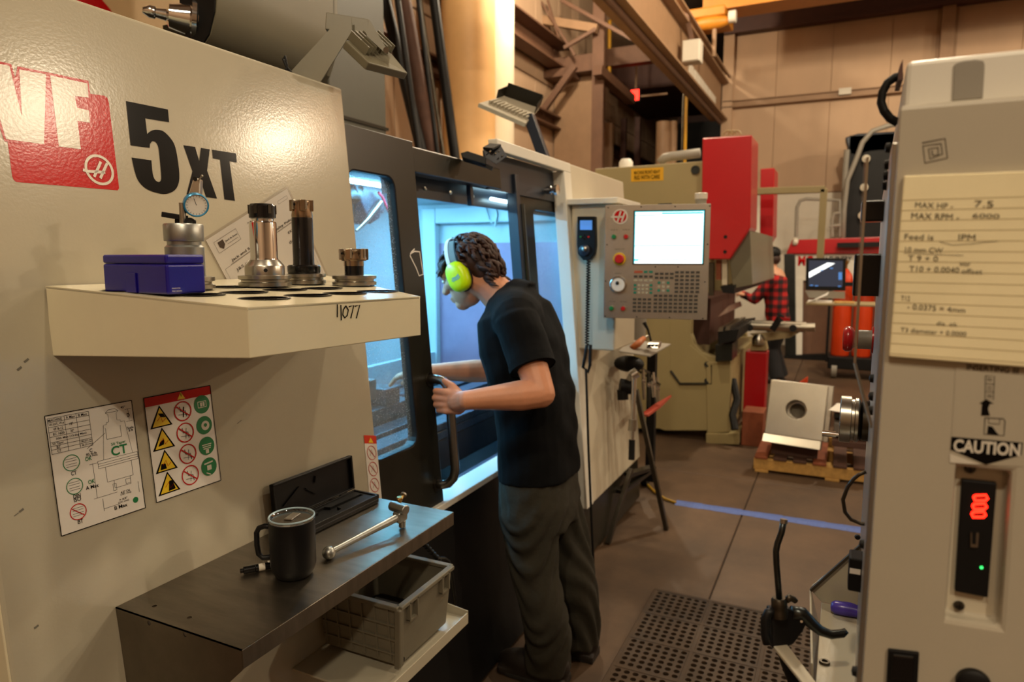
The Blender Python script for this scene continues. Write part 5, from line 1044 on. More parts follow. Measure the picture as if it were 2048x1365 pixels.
b = MB(); b.box((.84, CY-.003, 1.118), (.868, CY+.012, 1.158)); bx = obj('cable_box', b, 'black', t, bevel=.002); b = MB(); b.box((.839, CY+.000, 1.140), (.84, CY+.011, 1.146)); obj('box_label', b, 'paper_white', bx)
b = MB(); b.tube([E_(1732, 944, .86), E_(1718, 950, .86), E_(1708, 958, .86), E_(1695, 975, .86), E_(1686, 1000, .86), E_(1690, 1025, .86), E_(1702, 1040, .86), E_(1722, 1048, .86), E_(1740, 1050, .86)], .0022, 8); obj('thin_cable', b, 'steel_dark', t, smooth='all')
# cream bracket tray fixed to the console
TR = 1.0; tz = lambda x, y: onz(x, y, TR)
ct = thing('bracket_tray', (.85, .03, TR), 'cream painted bracket tray with angled side plate fixed to the console', 'tray')
w0 = CY-.010
b = MB(); pA, pB = tz(1643, 1200), tz(1628, 1400); yA, yB = pA[1], pB[1]
b.prism([(1.045, w0, TR), (1.045, yA, TR), (.62, yB, TR), (.62, w0, TR)], (0, 0, -.003)); obj('tray_floor', b, 'cream', ct, bevel=.001)
b = MB(); b.prism([(1.045, w0, TR), (1.045, yA, TR), (1.045, yA+.014, TR+.014), (1.045, yA+.014, TR+.022), (1.045, w0, TR+.098)], (.003, 0, 0)); obj('side_plate', b, 'cream', ct, bevel=.001)
b = MB(); b.bar((1.043, yA+.015, TR+.016), (1.043, w0, TR+.100), .006, .0035); obj('plate_edge', b, 'steel_dark', ct)
b = MB(); b.prism([(.86, yA*.6+yB*.4, TR-.05), (1.048, yA, TR-.04), (1.048, yA+.014, TR+.014), (.86, yA*.6+yB*.4+.004, TR+.008)], (0, .003, 0)); obj('end_lip', b, 'cream', ct, bevel=.001)
R2 = lambda x, y, d: dep(x, y, d)
b = MB(); b.prism([R2(1540, 1284, .81), R2(1568, 1281, .81), R2(1640, 1375, .72), R2(1615, 1378, .72)], V(0, 0, -.004)); obj('flat_bar', b, 'cream_dull', ct, bevel=.001)
p = tz(1649, 1327); b = MB(); b.lathe(p, [(.0, 0), (.0065, 0), (.006, .003), (.0035, .003), (.0035, .001), (0, .001)], 16); obj('socket_screw', b, 'steel_dark', ct, smooth=True)
for q in ((1715, 1075), (1714, 1142)): p = onx(*q, 1.042); b = MB(); b.lathe(p, [(0, 0), (.004, 0), (.003, .003), (0, .0035)], 12, axis=(-1, 0, 0)); obj('cap_screw', b, 'black', ct, smooth=True)
# screwdriver with purple grip
a0 = tz(1660, 1226)+V(0, 0, .0095); a1 = tz(1722, 1238)+V(0, 0, .0095); d = unit(a1-a0); L = np.linalg.norm(a1-a0)+.03
t2 = thing('screwdriver', a0-V(0, 0, .0095), 'screwdriver with purple plastic grip lying in the bracket tray', 'screwdriver')
b = MB(); b.lathe(a0, [(0, 0), (.006, .001), (.0092, .006), (.0095, .018), (.0085, .034), (.0082, .05), (.006, .056), (0, .056)], 24, axis=d); gr = obj('grip', b, 'purple', t2, smooth='all')
b = MB(); s_ = unit(np.cross(d, V(0, 0, 1))); b.ell(a0+d*.022+V(0, 0, .0072)-s_*.002, .012, .003, .0026, M=np.stack([d, s_, V(0, 0, 1)], 1)); obj('grip_flute', b, 'purple', gr, smooth='all')
b = MB(); b.cyl(a0+d*.056, a0+d*.075, .003, 10); obj('blade', b, 'steel', t2)
# air blow gun hooked on the flat bar
AG = lambda x, y, d=0.: dep(x, y, .80+d*.86)
t2 = thing('air_gun', AG(1560, 1270), 'black air blow gun with bent steel nozzle hooked upright on the flat bar', 'air gun')
b = MB(); b.tube([AG(1568, 1040), AG(1563, 1066), AG(1555, 1088), AG(1552, 1103), AG(1553, 1130), AG(1559, 1203)], .0036, 12); nz = obj('nozzle', b, 'gunmetal', t2, smooth='all')
b = MB(); b.cyl(AG(1568, 1039), AG(1567, 1047), .0042, 12); obj('nozzle_tip', b, 'steel', nz, smooth=True)
dn_ = unit(AG(1560, 1260)-AG(1558, 1200)); b = MB(); b.lathe(AG(1558, 1196), [(0, 0), (.007, 0), (.009, .003), (.009, .010), (.0085, .013), (.0095, .016), (.0095, .022), (0, .022)], 24, axis=dn_); obj('collar', b, 'steel_dark', t2, smooth=True)
b = MB(); b.prism([AG(1543, 1222), AG(1578, 1218), AG(1590, 1226), AG(1618, 1240), AG(1608, 1262), AG(1588, 1290), AG(1565, 1300), AG(1545, 1300)], _cf*.018); obj('body', remesh(b, .0015, 6), 'black_plastic', t2, smooth='all')
b = MB(); pts = [AG(1583, 1226, .006), AG(1605, 1228, .006), AG(1620, 1245, .006), AG(1640, 1262, .006), AG(1662, 1270, .006), AG(1685, 1268, .006), AG(1693, 1262, .006)]
b.tube(pts, [.008, .0078, .007, .006, .0052, .0048, .0035], 12); obj('lever', b, 'gunmetal', t2, smooth='all')
b = MB(); b.tube([AG(1548, 1222, .0), AG(1536, 1226), AG(1530, 1240), AG(1530, 1270), AG(1534, 1288)], .005, 12); obj('finger_guard', b, 'black_plastic', t2, smooth='all')
b = MB(); b.tube([AG(1572, 1202), AG(1580, 1196), AG(1588, 1200), AG(1592, 1204)], [.004, .0045, .0035, .003], 10); obj('hook', b, 'steel_dark', t2, smooth='all')
b = MB(); b.cyl(AG(1603, 1244, -.004), AG(1603, 1244, .0), .0015, 8); obj('pin', b, 'steel', t2)
b = MB(); b.tube([AG(1565, 1296, .009), AG(1572, 1325, .02), AG(1590, 1372, .03), AG(1600, 1420, .05)], .007, 10); obj('air_hose', b, 'black', t2, smooth='all')
# legal pad with handwriting
N3 = lambda x, y, k=0.: onx(x, y, CX-.0062-.0003*k)
b = MB(); Pq = [G(1807, 353, .0002), G(2140, 340, .0002), G(2135, 740, .0002), G(1777, 712, .0002)]; b.prism(Pq, (-.006, 0, 0)); nb = obj('legal_pad', b, 'paper_yellow', bevel=.0012, loc=tuple(sum(Pq)/4), label='yellow lined legal pad with pencil notes stuck on the grey console', cat='note pad')
m = MB().use('rule_line')
for k in range(16):
    y = 401 + k*20.4; xl = 1803 - (y-353)*.086; m.stroke([N3(xl+2, y, 1), N3(2060, y + (2060-xl)*(-.03+.0066*k), 1)], .0004, V(-1, 0, 0))
obj('rule_lines', m, None, nb)
m = MB().use('pencil'); fn = lambda x, y, k: N3(x, y, k)
for s, x, y, w, h in (('MAX HP -', 1868, 411, 76, 11), ('7.5', 1968, 408, 38, 13), ('MAX RPM -', 1870, 433, 96, 12), ('6000', 1972, 432, 54, 9), ('Feed is', 1838, 474, 58, 11), ('IPM', 1934, 475, 34, 12), ('10 mm CW', 1848, 500, 76, 10), ('T 9 + 0', 1846, 517, 60, 11), ('T10 + 0.0040', 1868, 539, 100, 11), ('wear', 1930, 529, 22, 6), ('offset', 1944, 543, 42, 10), ('T12', 1811, 597, 18, 10), ('- 0.0375 = 4mm', 1872, 617, 116, 11), ('T3 diameter + 0.0000', 1866, 664, 132, 9), ('dia. ok', 1894, 648, 42, 8)): tpx(m, s, x, y, w, h, k=2, fn=fn, slope=.03 if y < 560 else .07)
obj('pencil_notes', m, None, nb); m = MB().use('pencil')
for pts in (((1808, 506), (1850, 508), (1927, 511)), ((1880, 484), (1905, 490), (1940, 488), (1975, 484), (1996, 482))): m.stroke([N3(*q, 2) for q in pts], .0004, V(-1, 0, 0))
obj('pencil_underline', m, None, nb)
# ================================================================== PEOPLE
def ring_ell(c, ax, ay, rx, ry, n=20): return [np.asarray(c)+np.asarray(ax)*rx*math.cos(t)+np.asarray(ay)*ry*math.sin(t) for t in np.arange(n)*2*math.pi/n]
def limb(mb, pts, rad, n=14):
    """tapered limb with rounded ends"""
    pts = [np.asarray(p, float) for p in pts]; P = []; Rr = []
    d0 = unit(pts[0]-pts[1]); d1 = unit(pts[-1]-pts[-2])
    for k in (.98, .75, .4): P.append(pts[0]+d0*rad[0]*k); Rr.append(rad[0]*math.sqrt(1-k*k)+1e-4)
    P += pts; Rr += list(rad)
    for k in (.4, .75, .98): P.append(pts[-1]+d1*rad[-1]*k); Rr.append(rad[-1]*math.sqrt(1-k*k)+1e-4)
    mb.tube(P, Rr, n)
def rotm(ax, a):
    ax = unit(ax); K = np.array([[0, -ax[2], ax[1]], [ax[2], 0, -ax[0]], [-ax[1], ax[0], 0]]); return np.eye(3)+math.sin(a)*K+(1-math.cos(a))*K@K
def wrinkle(mb, f):
    """move vertices along their normals by f(p)"""
    me = bpy.data.meshes.new('t'); me.from_pydata(mb.v, [], mb.f); me.update(); N = [np.array(v.normal) for v in me.vertices]
    mb.v = [tuple(np.array(p)+nn_*f(np.array(p))) for p, nn_ in zip(mb.v, N)]; bpy.data.meshes.remove(me); return mb

# ---- machine operator: stoops into the open door, left hand on the bar handle, right arm inside
BX = 2.15
O = lambda x, y, X=BX: onx(x, y, X)
op = thing('person', (2.16, .87, 0), 'person in black t-shirt and lime ear defenders reaching into the open machine', 'person')
hipc = O(1078, 950); waist = O(1074, 860); mid_ = O(1066, 780); chest = O(1046, 690); sho = O(1030, 625); nkb = O(1004, 590)
XA = V(1, 0, 0)
def bodyring(c, fwd_up, wx, wy, n=24):
    ay = unit(np.cross(fwd_up, XA)); return [c + XA*wx*np.sign(math.cos(t))*abs(math.cos(t))**.8 + ay*wy*np.sign(math.sin(t))*abs(math.sin(t))**.85 for t in np.arange(n)*2*math.pi/n]
spine = [hipc-V(0, -.005, .08), hipc, waist, mid_, chest, sho, sho*.45+nkb*.55+V(0, 0, .01)]
wid = [(.165, .115), (.172, .122), (.165, .112), (.172, .113), (.190, .120), (.178, .100), (.085, .065)]
def torso(mb, g=0., i0=0):
    R = []
    for i in range(i0, len(spine)):
        a = spine[max(i-1, 0)]; b_ = spine[min(i+1, len(spine)-1)]; R.append(bodyring(spine[i], unit(b_-a), wid[i][0]+g, wid[i][1]+g))
    mb.rings(R)
Ls, Le, Lw = O(1034, 640, 1.965), O(1082, 788, 1.885), O(932, 801, hx-.045)
Rs, Re, Rw, Rh = O(1022, 628, 2.335), O(985, 742, 2.35), dep(862, 744, 2.52), dep(812, 748, 2.52)
hd = O(936, 546, 2.14)
body = MB()
torso(body, -.012)
limb(body, [Ls, Ls*.5+Le*.5, Le], [.058, .052, .044]); limb(body, [Le, Le*.72+Lw*.28, Le*.3+Lw*.7, Lw], [.043, .047, .036, .029])
limb(body, [Rs, Rs*.5+Re*.5, Re], [.056, .050, .043]); limb(body, [Re, Re*.7+Rw*.3, Rw], [.043, .045, .029])
limb(body, [nkb+V(0, -.03, -.04), nkb*.5+hd*.5+V(0, -.015, -.005), hd+V(0, -.03, -.02)], [.066, .060, .062])
# head in its own frame (x right ear side +X, y forward, z up), pitched down
HM = rotm((1, 0, 0), math.radians(-24)) @ rotm((0, 0, 1), math.radians(3))
H3 = lambda x, y, z: hd + HM@V(x, y, z)
body.ell(H3(0, -.012, .022), .074, .094, .088, M=HM, nu=24, nv=16)
body.ell(H3(0, .030, -.045), .056, .060, .072, M=HM, nu=20, nv=12)
body.ell(H3(0, .062, -.092), .030, .028, .026, M=HM)                         # chin
body.ell(H3(0, .072, .022), .058, .026, .030, M=HM)                          # brow
limb(body, [H3(0, .090, .008), H3(0, .112, -.028)], [.009, .013], 10)         # nose
body.ell(H3(0, .106, -.030), .017, .012, .010, M=HM)
body.ell(H3(0, .088, -.062), .024, .014, .007, M=HM); body.ell(H3(0, .085, -.073), .022, .014, .007, M=HM)   # lips
for s in (-1, 1): body.ell(H3(.045*s, .055, -.020), .022, .026, .022, M=HM); body.ell(H3(.074*s, -.010, -.005), .010, .020, .032, M=HM)   # cheeks, ears
for s, x0 in ((-1, 1090), (1, 1143)): pass
# legs under the trousers
fL, fR = V(2.10, .885, 0), V(2.30, .845, 0)
hipL, hipR = hipc+V(-.085, 0, -.05), hipc+V(.085, 0, -.05)
kL, kR = onx(1068, 1140, 2.07), V(2.27, .875, .50)
limb(body, [hipL, kL, fL+V(0, -.02, .09)], [.085, .055, .04]); limb(body, [hipR, kR, fR+V(0, -.02, .09)], [.085, .055, .04])
# left hand round the bar: palm on the near side, fingers over the front, thumb up
zc = 1.062; bar0 = hcol(zc)
def Q(x, y, z): c_ = hcol(zc+z); return c_ + V(x, y, 0)
palm = [Q(-.030, -.012, .030), Q(-.031, -.012, .010), Q(-.031, -.013, -.010), Q(-.029, -.014, -.030)]
for k, (z, rr_) in enumerate(((.031, .0105), (.010, .011), (-.011, .0105), (-.030, .0092))):
    ln = (.95, 1.05, 1.0, .85)[k]
    mcp = Q(-.034, -.004, z*.95); pip = Q(-.029*ln, .033*ln, z-.003); dip = Q(.002, .034, z-.006); tip = Q(.022, .016, z-.008)
    limb(body, [Q(-.026, -.05, z*.7), mcp], [.013, .0125], 10)
    limb(body, [mcp, mcp*.45+pip*.55+V(-.002, .002, 0), pip], [.0115, rr_*.95, rr_], 10); limb(body, [pip, dip, tip], [rr_*.95, rr_*.9, rr_*.8], 10)
body.ell(Q(-.030, -.038, 0), .017, .042, .040, nu=16, nv=10)
limb(body, [Q(-.027, -.045, 0), Lw, Lw*.75+Le*.25], [.031, .030, .031]); limb(body, [Q(-.020, -.05, .022), Q(-.014, -.020, .046), Q(-.006, .008, .056), Q(.002, .026, .060)], [.015, .0125, .011, .0085], 10)
# right hand inside the machine, fingers reaching over the workpiece
dR = unit(Rh-Rw); body.ell(Rw*.45+Rh*.55, .030, .042, .018, M=np.stack([unit(np.cross(dR, V(0, 0, 1))), dR, unit(np.cross(unit(np.cross(dR, V(0, 0, 1))), dR))], 1))
limb(body, [Rw, Rw*.5+Rh*.5], [.028, .025])
for k in range(4):
    s_ = unit(np.cross(dR, V(0, 0, 1)))*(k-1.5)*.019; p0 = Rh+s_; p1 = p0+dR*.035+V(0, 0, -.010); p2 = p1+dR*.020+V(0, 0, -.024); limb(body, [p0-dR*.03, p0, p1, p2], [.011, .0105, .0095, .008], 10)
p0 = Rw*.5+Rh*.5 - unit(np.cross(dR, V(0, 0, 1)))*.03; limb(body, [p0, p0+dR*.03+V(0, 0, -.015), p0+dR*.055+V(0, 0, -.03)], [.012, .011, .009], 10)
obj('body', remesh(body, .0034, 7, .5), 'skin', op, smooth='all')
# t-shirt
ts = MB(); torso(ts, .010, 2)
slv = lambda S_, E_, f_, r0, r1: limb(ts, [S_, S_*(1-f_*.5)+E_*f_*.5, S_*(1-f_)+E_*f_], [r0, (r0+r1)/2, r1])
def sleeve(S_, E_, f_, rs):
    d = unit(E_-S_); P = [S_-d*.03+V(0, 0, .01), S_, S_*(1-f_*.5)+E_*f_*.5, S_*(1-f_)+E_*f_]; ts.tube(P, [.045, rs[0], rs[1], rs[2]], 18)
sleeve(Ls, Le, .66, (.074, .074, .072)); sleeve(Rs, Re, .66, (.072, .072, .070))
limb(ts, [Ls*.9+sho*.1+V(0, 0, .0), sho+V(0, 0, .0), Rs*.9+sho*.1], [.082, .108, .082])
nd = unit(hd-nkb); ts.tube([nkb-nd*.06+V(0, -.012, -.01), nkb+nd*.004+V(0, -.012, -.004)], [.105, .073], 20)
# hanging back/hem: cloth falls straight from chest to hem
hem = []
for cpx, cpy, wx, wy in ((1080, 948, .178, .128), (1077, 870, .176, .124), (1070, 780, .180, .120), (1050, 700, .188, .122)): hem.append(bodyring(O(cpx, cpy), V(0, .05, 1), wx, wy))
ts.rings(hem)
def shirt_fold(p):
    a = math.sin(p[2]*46+p[1]*30+math.sin(p[0]*20)*1.4)*math.sin(p[0]*17+p[1]*11+1.3); b_ = math.sin(p[0]*38+p[2]*9+math.sin(p[2]*14)*2)
    return .0042*a*(.4+.6*math.sin(p[2]*7+1)) + .0022*b_
obj('t_shirt', wrinkle(remesh(ts, .006, 5, .5), shirt_fold), 'shirt_black', op, smooth='all')
d = unit(Le-Ls); cu1 = Ls*(1-.66)+Le*.66; b = MB(); b.rings([ring_ell(cu1-d*.018, unit(np.cross(d, V(1, 0, 0))), unit(np.cross(d, unit(np.cross(d, V(1, 0, 0))))), .0735, .0735, 28), ring_ell(cu1+d*.002, unit(np.cross(d, V(1, 0, 0))), unit(np.cross(d, unit(np.cross(d, V(1, 0, 0))))), .0745, .0745, 28)], cap=False); obj('sleeve_hem', b, 'shirt_black', op, smooth=True)
# trousers
tr_ = MB()
tr_.rings([bodyring(hipc+V(0, 0, .02), V(0, 0, 1), .172, .120), bodyring(hipc-V(0, .006, .08), V(0, 0, 1), .178, .128), bodyring(hipc-V(0, .004, .17), V(0, 0, 1), .172, .118)])
def trouser(h, k, f_): 
    a = f_+V(0, -.015, .05); m1 = h*.5+k*.5; m2 = k*.5+a*.5; tr_.tube([h+V(0, 0, .03), h-V(0, 0, .06), m1, k, m2+V(0, -.02, 0), f_+V(0, -.018, .16), a], [.085, .104, .093, .080, .079, .078, .080], 20)
trouser(hipL, kL, fL); trouser(hipR, kR, fR)
def jean_fold(p):
    z = p[2]; k = math.exp(-((z-.48)/.12)**2)+.9*math.exp(-((z-.14)/.10)**2)+.35
    return .006*k*math.sin(z*58+p[1]*26*math.sin(p[0]*8)+math.sin(p[1]*19+z*12)*1.7)
obj('trousers', wrinkle(remesh(tr_, .007, 5, .5), jean_fold), 'jeans', op, smooth='all')
for nm, f_ in (('left', fL), ('right', fR)):
    b = MB(); b.ell(f_+V(0, .05, .045), .048, .13, .05, nu=20); b.ell(f_+V(0, -.03, .06), .046, .07, .062); b.box(f_+V(-.046, -.09, .002), f_+V(.046, .165, .03)); sh2 = remesh(b, .006, 5); obj('boot', sh2, 'boot', op, smooth='all')
    b = MB(); b.prism([f_+V(x, y, .001) for x, y in ((-.044, -.09), (.044, -.09), (.05, .05), (.046, .13), (.02, .178), (-.02, .178), (-.046, .13), (-.05, .05))], (0, 0, .018)); obj('boot_sole', b, 'rubber', op, bevel=.004)
# hair: cap plus curly locks
rnd = random.Random(4); ha = MB(); ha.ell(H3(0, -.020, .032), .080, .098, .086, M=HM, nu=24, nv=16)
ha.ell(H3(0, -.062, -.012), .066, .056, .062, M=HM, nu=20, nv=12)
for k in range(430):
    th = rnd.uniform(0, 2*math.pi); ph = rnd.uniform(-.35, 1.5); n_ = V(math.cos(ph)*math.cos(th), math.cos(ph)*math.sin(th), math.sin(ph))
    if n_[1] > .1 and ph < .32: continue                                       # face stays free
    if n_[1] > -.35 and ph < -.02: continue
    c0 = V(0, -.020, .030) + n_*V(.078, .096, .084)
    if ph < .1: c0 = V(0, -.056, .0) + n_*V(.068, .064, .075)
    fall = V(n_[0]*.3, -.55 if n_[1] < .45 else .75, -.75 if ph < .9 else -.2); tn = unit(fall - n_*(fall@n_)); sd = np.cross(n_, tn); L = rnd.uniform(.03, .055); cu0 = rnd.uniform(-1, 1); am = rnd.uniform(.004, .010)
    pts = []
    for j in range(6): s = j/5; pts.append(hd+HM@(c0 + tn*L*s + n_*(.004+.010*math.sin(s*2.6)*rnd.uniform(.6, 1.2)) + sd*am*math.sin(s*5+cu0*3)))
    ha.tube(pts, [.0045, .0072, .0075, .0065, .0045, .0015], 6)
for k in range(46):                                                            # curly fringe over the brow and nape tufts
    if k < 30: x = rnd.uniform(-.07, .07); c0 = V(x, .068*math.sqrt(max(0, 1-(x/.085)**2)), .055+rnd.uniform(-.01, .02)); tn = unit(V(rnd.uniform(-.3, .3), .55, -.7)); L = .045
    else: x = rnd.uniform(-.06, .06); c0 = V(x, -.105*math.sqrt(max(0, 1-(x/.09)**2)), -.045+rnd.uniform(-.02, .02)); tn = unit(V(rnd.uniform(-.3, .3), -.45, -.8)); L = .042
    sd = V(1, 0, 0); pts = [hd+HM@(c0+tn*L*s+sd*.008*math.sin(s*6+k)+V(0, .008*math.sin(s*4+k), 0)) for s in np.linspace(0, 1, 7)]; ha.tube(pts, [.005, .007, .0072, .0065, .0055, .004, .0015], 6)
obj('hair', ha, 'hair', op, smooth='all')
# ear defenders
mf = MB(); s = -1; cup = lambda s, y, z, dx: H3(s*(.082+dx), -.004+y, -.016+z)
em = None
for s in (-1, 1):
    b = MB(); R = []
    for dx, sc in ((-.004, .96), (.010, 1.0), (.024, .97), (.032, .86), (.037, .62), (.039, .2)):
        R.append([cup(s, .040*sc*np.sign(math.cos(t_))*abs(math.cos(t_))**.8, .054*sc*np.sign(math.sin(t_))*abs(math.sin(t_))**.8, dx) for t_ in np.arange(28)*2*math.pi/28])
    b.rings(R); cpo = obj('ear_cup', b, 'lime', op, smooth='all')
    b = MB(); R = [[cup(s, 0.041*sc*math.cos(t_), .055*sc*math.sin(t_), dx) for t_ in np.arange(28)*2*math.pi/28] for dx, sc in ((-.020, .9), (-.014, 1.0), (-.005, 1.0), (-.003, .9))]; b.rings(R); obj('ear_cushion', b, 'black', cpo, smooth=True)
    if s < 0:
        b = MB().use('teal_ring'); nn = unit(HM@V(-1, 0, 0)); C_ = cup(s, 0, -.008, .0392); yy = HM@unit(V(0, 1, -.35)); zz = HM@unit(V(0, .35, 1))
        for off in (-.004, .0015, .006): b.stroke([C_+nn*.0008+yy*(a_*.018)+zz*(off+.003*math.sin(a_*3)) for a_ in np.linspace(-1, 1-abs(off)*60, 6)], .0022, nn)
        obj('cup_print', b, None, cpo)
b = MB(); pts = []
def band(w, r0, r1, y_off):
    R = []
    for t_ in np.linspace(-.12, math.pi+.12, 26):
        for_r = []
        for rr2, yy in ((r0, -w), (r0, w), (r1, w), (r1, -w)): for_r.append(H3(math.cos(t_)*(rr2+.0), y_off+yy-.004, .010+math.sin(t_)*(rr2+.020)))
        R.append(for_r)
    return R
b.rings(band(.017, .100, .107, -.002)); bd = obj('headband', b, 'grey_band', op, smooth=True)
b = MB(); b.rings(band(.007, .1065, .1085, .012)); obj('band_stripe', b, 'paper_white', bd, smooth=True)
b = MB(); b.rings(band(.004, .099, .1065, -.020)); obj('band_edge', b, 'black', bd, smooth=True)
# safety glasses
b = MB()
b.rings([[H3(x, .086-.9*x*x/.09*.9+.012*0, z) for x in np.linspace(-.068, .068, 14)] for z in (.022, .0, -.018)], cap=False)
gl_ = MB(); xs_ = np.linspace(-.068, .068, 15); zz_ = (.022, -.020); vs_ = [H3(x, .098-.055*(x/.068)**2, z) for z in zz_ for x in xs_]; gl_.add(vs_, [(i_, i_+1, 15+i_+1, 15+i_) for i_ in range(14)]); go = obj('safety_glasses', gl_, 'clear', op, smooth=True)
for s in (-1, 1): b = MB(); b.bar(H3(s*.070, .045, .012), H3(s*.080, -.02, .010), .003, .008); obj('temple_arm', b, 'clear', go)
for s in (-1, 1):
    b = MB(); b.ell(H3(s*.030, .086, .002), .012, .008, .008, M=HM); obj('eye', b, 'white_ink', op, smooth='all')

# ---- colleague in a red plaid shirt working at the press brake
px2 = V(8.70, .66, 0); p2 = thing('person', px2, 'person in red and black plaid shirt and dark cap bending over the press brake', 'person')
K = lambda x, y, X=8.7: onx(x, y, X)
hp2 = K(1556, 640); sh2_ = K(1548, 556); hd2 = K(1541, 517); el = K(1505, 600, 8.55); hn = K(1487, 590, 8.5)
b = MB(); limb(b, [sh2_, hd2+V(0, 0, -.06)], [.07, .06]); b.ell(hd2, .075, .095, .115, M=rotm((1, 0, 0), -.3)); b.ell(hd2+V(0, .085, -.03), .015, .02, .02); b.ell(hd2+V(0, .045, -.07), .05, .05, .05)
limb(b, [sh2_+V(-.17, 0, -.02), el, hn], [.05, .045, .03]); limb(b, [sh2_+V(.17, 0, -.02), el+V(.25, 0, 0), hn+V(.2, .05, 0)], [.05, .045, .03])
def hand2(c_, dv):
    b.ell(c_, .035, .05, .022)
    for k in range(4): q = c_+V((k-1.5)*.019, .03, 0); limb(b, [q, q+V(0, .035, -.008), q+V(0, .05, -.028)], [.0105, .0095, .008], 8)
    limb(b, [c_+V(-.03, 0, 0), c_+V(-.045, .03, .005), c_+V(-.04, .055, 0)], [.012, .011, .009], 8)
hand2(hn, 0); hand2(hn+V(.2, .05, 0), 0)
limb(b, [hp2, sh2_], [.13, .13]); 
f1, f2_ = px2+V(-.10, .0, .06), px2+V(.12, -.03, .06)
for s_, f_ in ((-1, f1), (1, f2_)): limb(b, [hp2+V(.08*s_, 0, -.05), hp2*.5+f_*.5+V(0, .06, 0), f_+V(0, -.03, .03)], [.08, .055, .04])
obj('body', remesh(b, .010, 3), 'skin_pale', p2, smooth='all')
b = MB(); rr_ = [bodyring(c_, V(0, .25, 1), w, h) for c_, w, h in ((hp2-V(0, 0, .10), .19, .14), (hp2, .185, .135), (hp2*.5+sh2_*.5, .19, .135), (sh2_-V(0, .02, .03), .20, .125), (sh2_+V(0, .01, .05), .09, .08))]; b.rings(rr_)
limb(b, [sh2_+V(-.18, 0, -.02), el, el*.25+hn*.75], [.075, .066, .05]); limb(b, [sh2_+V(.18, 0, -.02), el+V(.25, 0, 0), el*.3+hn*.7+V(.2, .05, 0)], [.075, .066, .05])
obj('plaid_shirt', wrinkle(remesh(b, .012, 4), lambda p: .006*math.sin(p[2]*28+p[1]*20)), 'plaid', p2, smooth='all')
b = MB(); b.rings([bodyring(hp2-V(0, 0, .02), V(0, 0, 1), .175, .125), bodyring(hp2-V(0, 0, .16), V(0, 0, 1), .18, .12)])
for s_, f_ in ((-1, f1), (1, f2_)): b.tube([hp2+V(.08*s_, 0, 0), hp2+V(.085*s_, 0, -.15), hp2*.5+f_*.5+V(0, .06, 0), f_+V(0, -.03, .0)], [.08, .10, .085, .085], 16)
obj('trousers', remesh(b, .012, 4), 'denim_dark', p2, smooth='all')
for f_ in (f1, f2_): b = MB(); c_ = V(f_[0], f_[1], 0); b.ell(c_+V(0, .06, .045), .05, .13, .045); b.box(c_+V(-.045, -.08, .002), c_+V(.045, .17, .03)); obj('boot', remesh(b, .010, 4), 'boot', p2, smooth='all')
b = MB(); b.ell(hd2+V(0, -.01, .055), .088, .108, .085, M=rotm((1, 0, 0), -.3)); b.prism([hd2+V(x, y, .055-.1*(y-.06)) for x, y in ((-.07, .06), (.07, .06), (.06, .15), (0, .175), (-.06, .15))], (0, 0, .010)); cpx = obj('cap', remesh(b, .008, 4), 'black', p2, smooth='all')
b = MB(); b.ell(hd2+V(0, -.03, -.01), .083, .085, .075); obj('hair', b, 'hair', p2, smooth='all')
# ================================================================== PRESS BRAKE
BX0 = 5.6
pb = thing('press_brake', (6.4, 1.2, 0), 'large olive press brake with two red ram covers beyond the milling machine', 'press brake')
U = lambda x, y, X=BX0: onx(x, y, X)
# side frame with C-shaped throat, traced on its own plane
prof = [(1190, 338), (1300, 330), (1408, 322), (1408, 590), (1383, 640), (1382, 668), (1390, 690), (1405, 706), (1432, 716), (1432, 862), (1330, 862), (1318, 858), (1190, 858)]
for X in (BX0, 7.55):
    off = V(X-BX0, 0, 0); b = MB(); b.prism([U(*q)+off for q in prof], (.09, 0, 0)); obj('side_frame', b, 'machine_olive', pb, bevel=.006)
b = MB(); q = U(1190, 338); b.box((BX0+.09, q[1]-.9, 1.9), (7.55, q[1]+.6, 2.18)); obj('crown_beam', b, 'machine_tan', pb)
b = MB(); b.box((BX0+.09, 1.25, .1), (7.55, 2.3, 1.9)); obj('rear_cabinet', b, 'machine_tan', pb)
# service panel drawn as raised plate on the side frame
b = MB(); b.prism([U(*q, BX0-.004) for q in ((1340, 600), (1378, 600), (1380, 690), (1420, 724), (1424, 765), (1358, 770), (1341, 742))], (.006, 0, 0)); obj('access_panel', b, 'machine_olive', pb, bevel=.004)
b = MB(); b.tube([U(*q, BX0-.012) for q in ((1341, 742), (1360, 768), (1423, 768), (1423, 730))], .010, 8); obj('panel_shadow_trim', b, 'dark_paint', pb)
for q in ((1414, 729), (1414, 762)): b = MB(); b.cyl(U(*q, BX0-.02), U(*q, BX0), .022, 12); obj('knob', b, 'black', pb)
# red ram covers
def cover(X, px, py, lab):
    # (front face polygon on plane X, then depth along x)
    k = X/5.4; b = MB(); b.prism([onx(*q, X) for q in px], (.42, 0, 0)); r = obj('ram_cover', b, 'red_paint', pb, bevel=.008, label=lab)
    for q in py: b = MB(); p = onx(*q, X); b.cyl(p+V(-.004, 0, 0), p+V(.01, 0, 0), .014, 10); obj('cover_bolt', b, 'black', r)
cover(5.42, [(1405, 276), (1504, 270), (1501, 455), (1459, 519), (1407, 519), (1403, 430)], ((1451, 474), (1450, 504)), 'large near red ram cover')
cover(7.3, [(1521, 338), (1549, 336), (1546, 472), (1524, 505), (1519, 508)], (), 'far red ram cover')
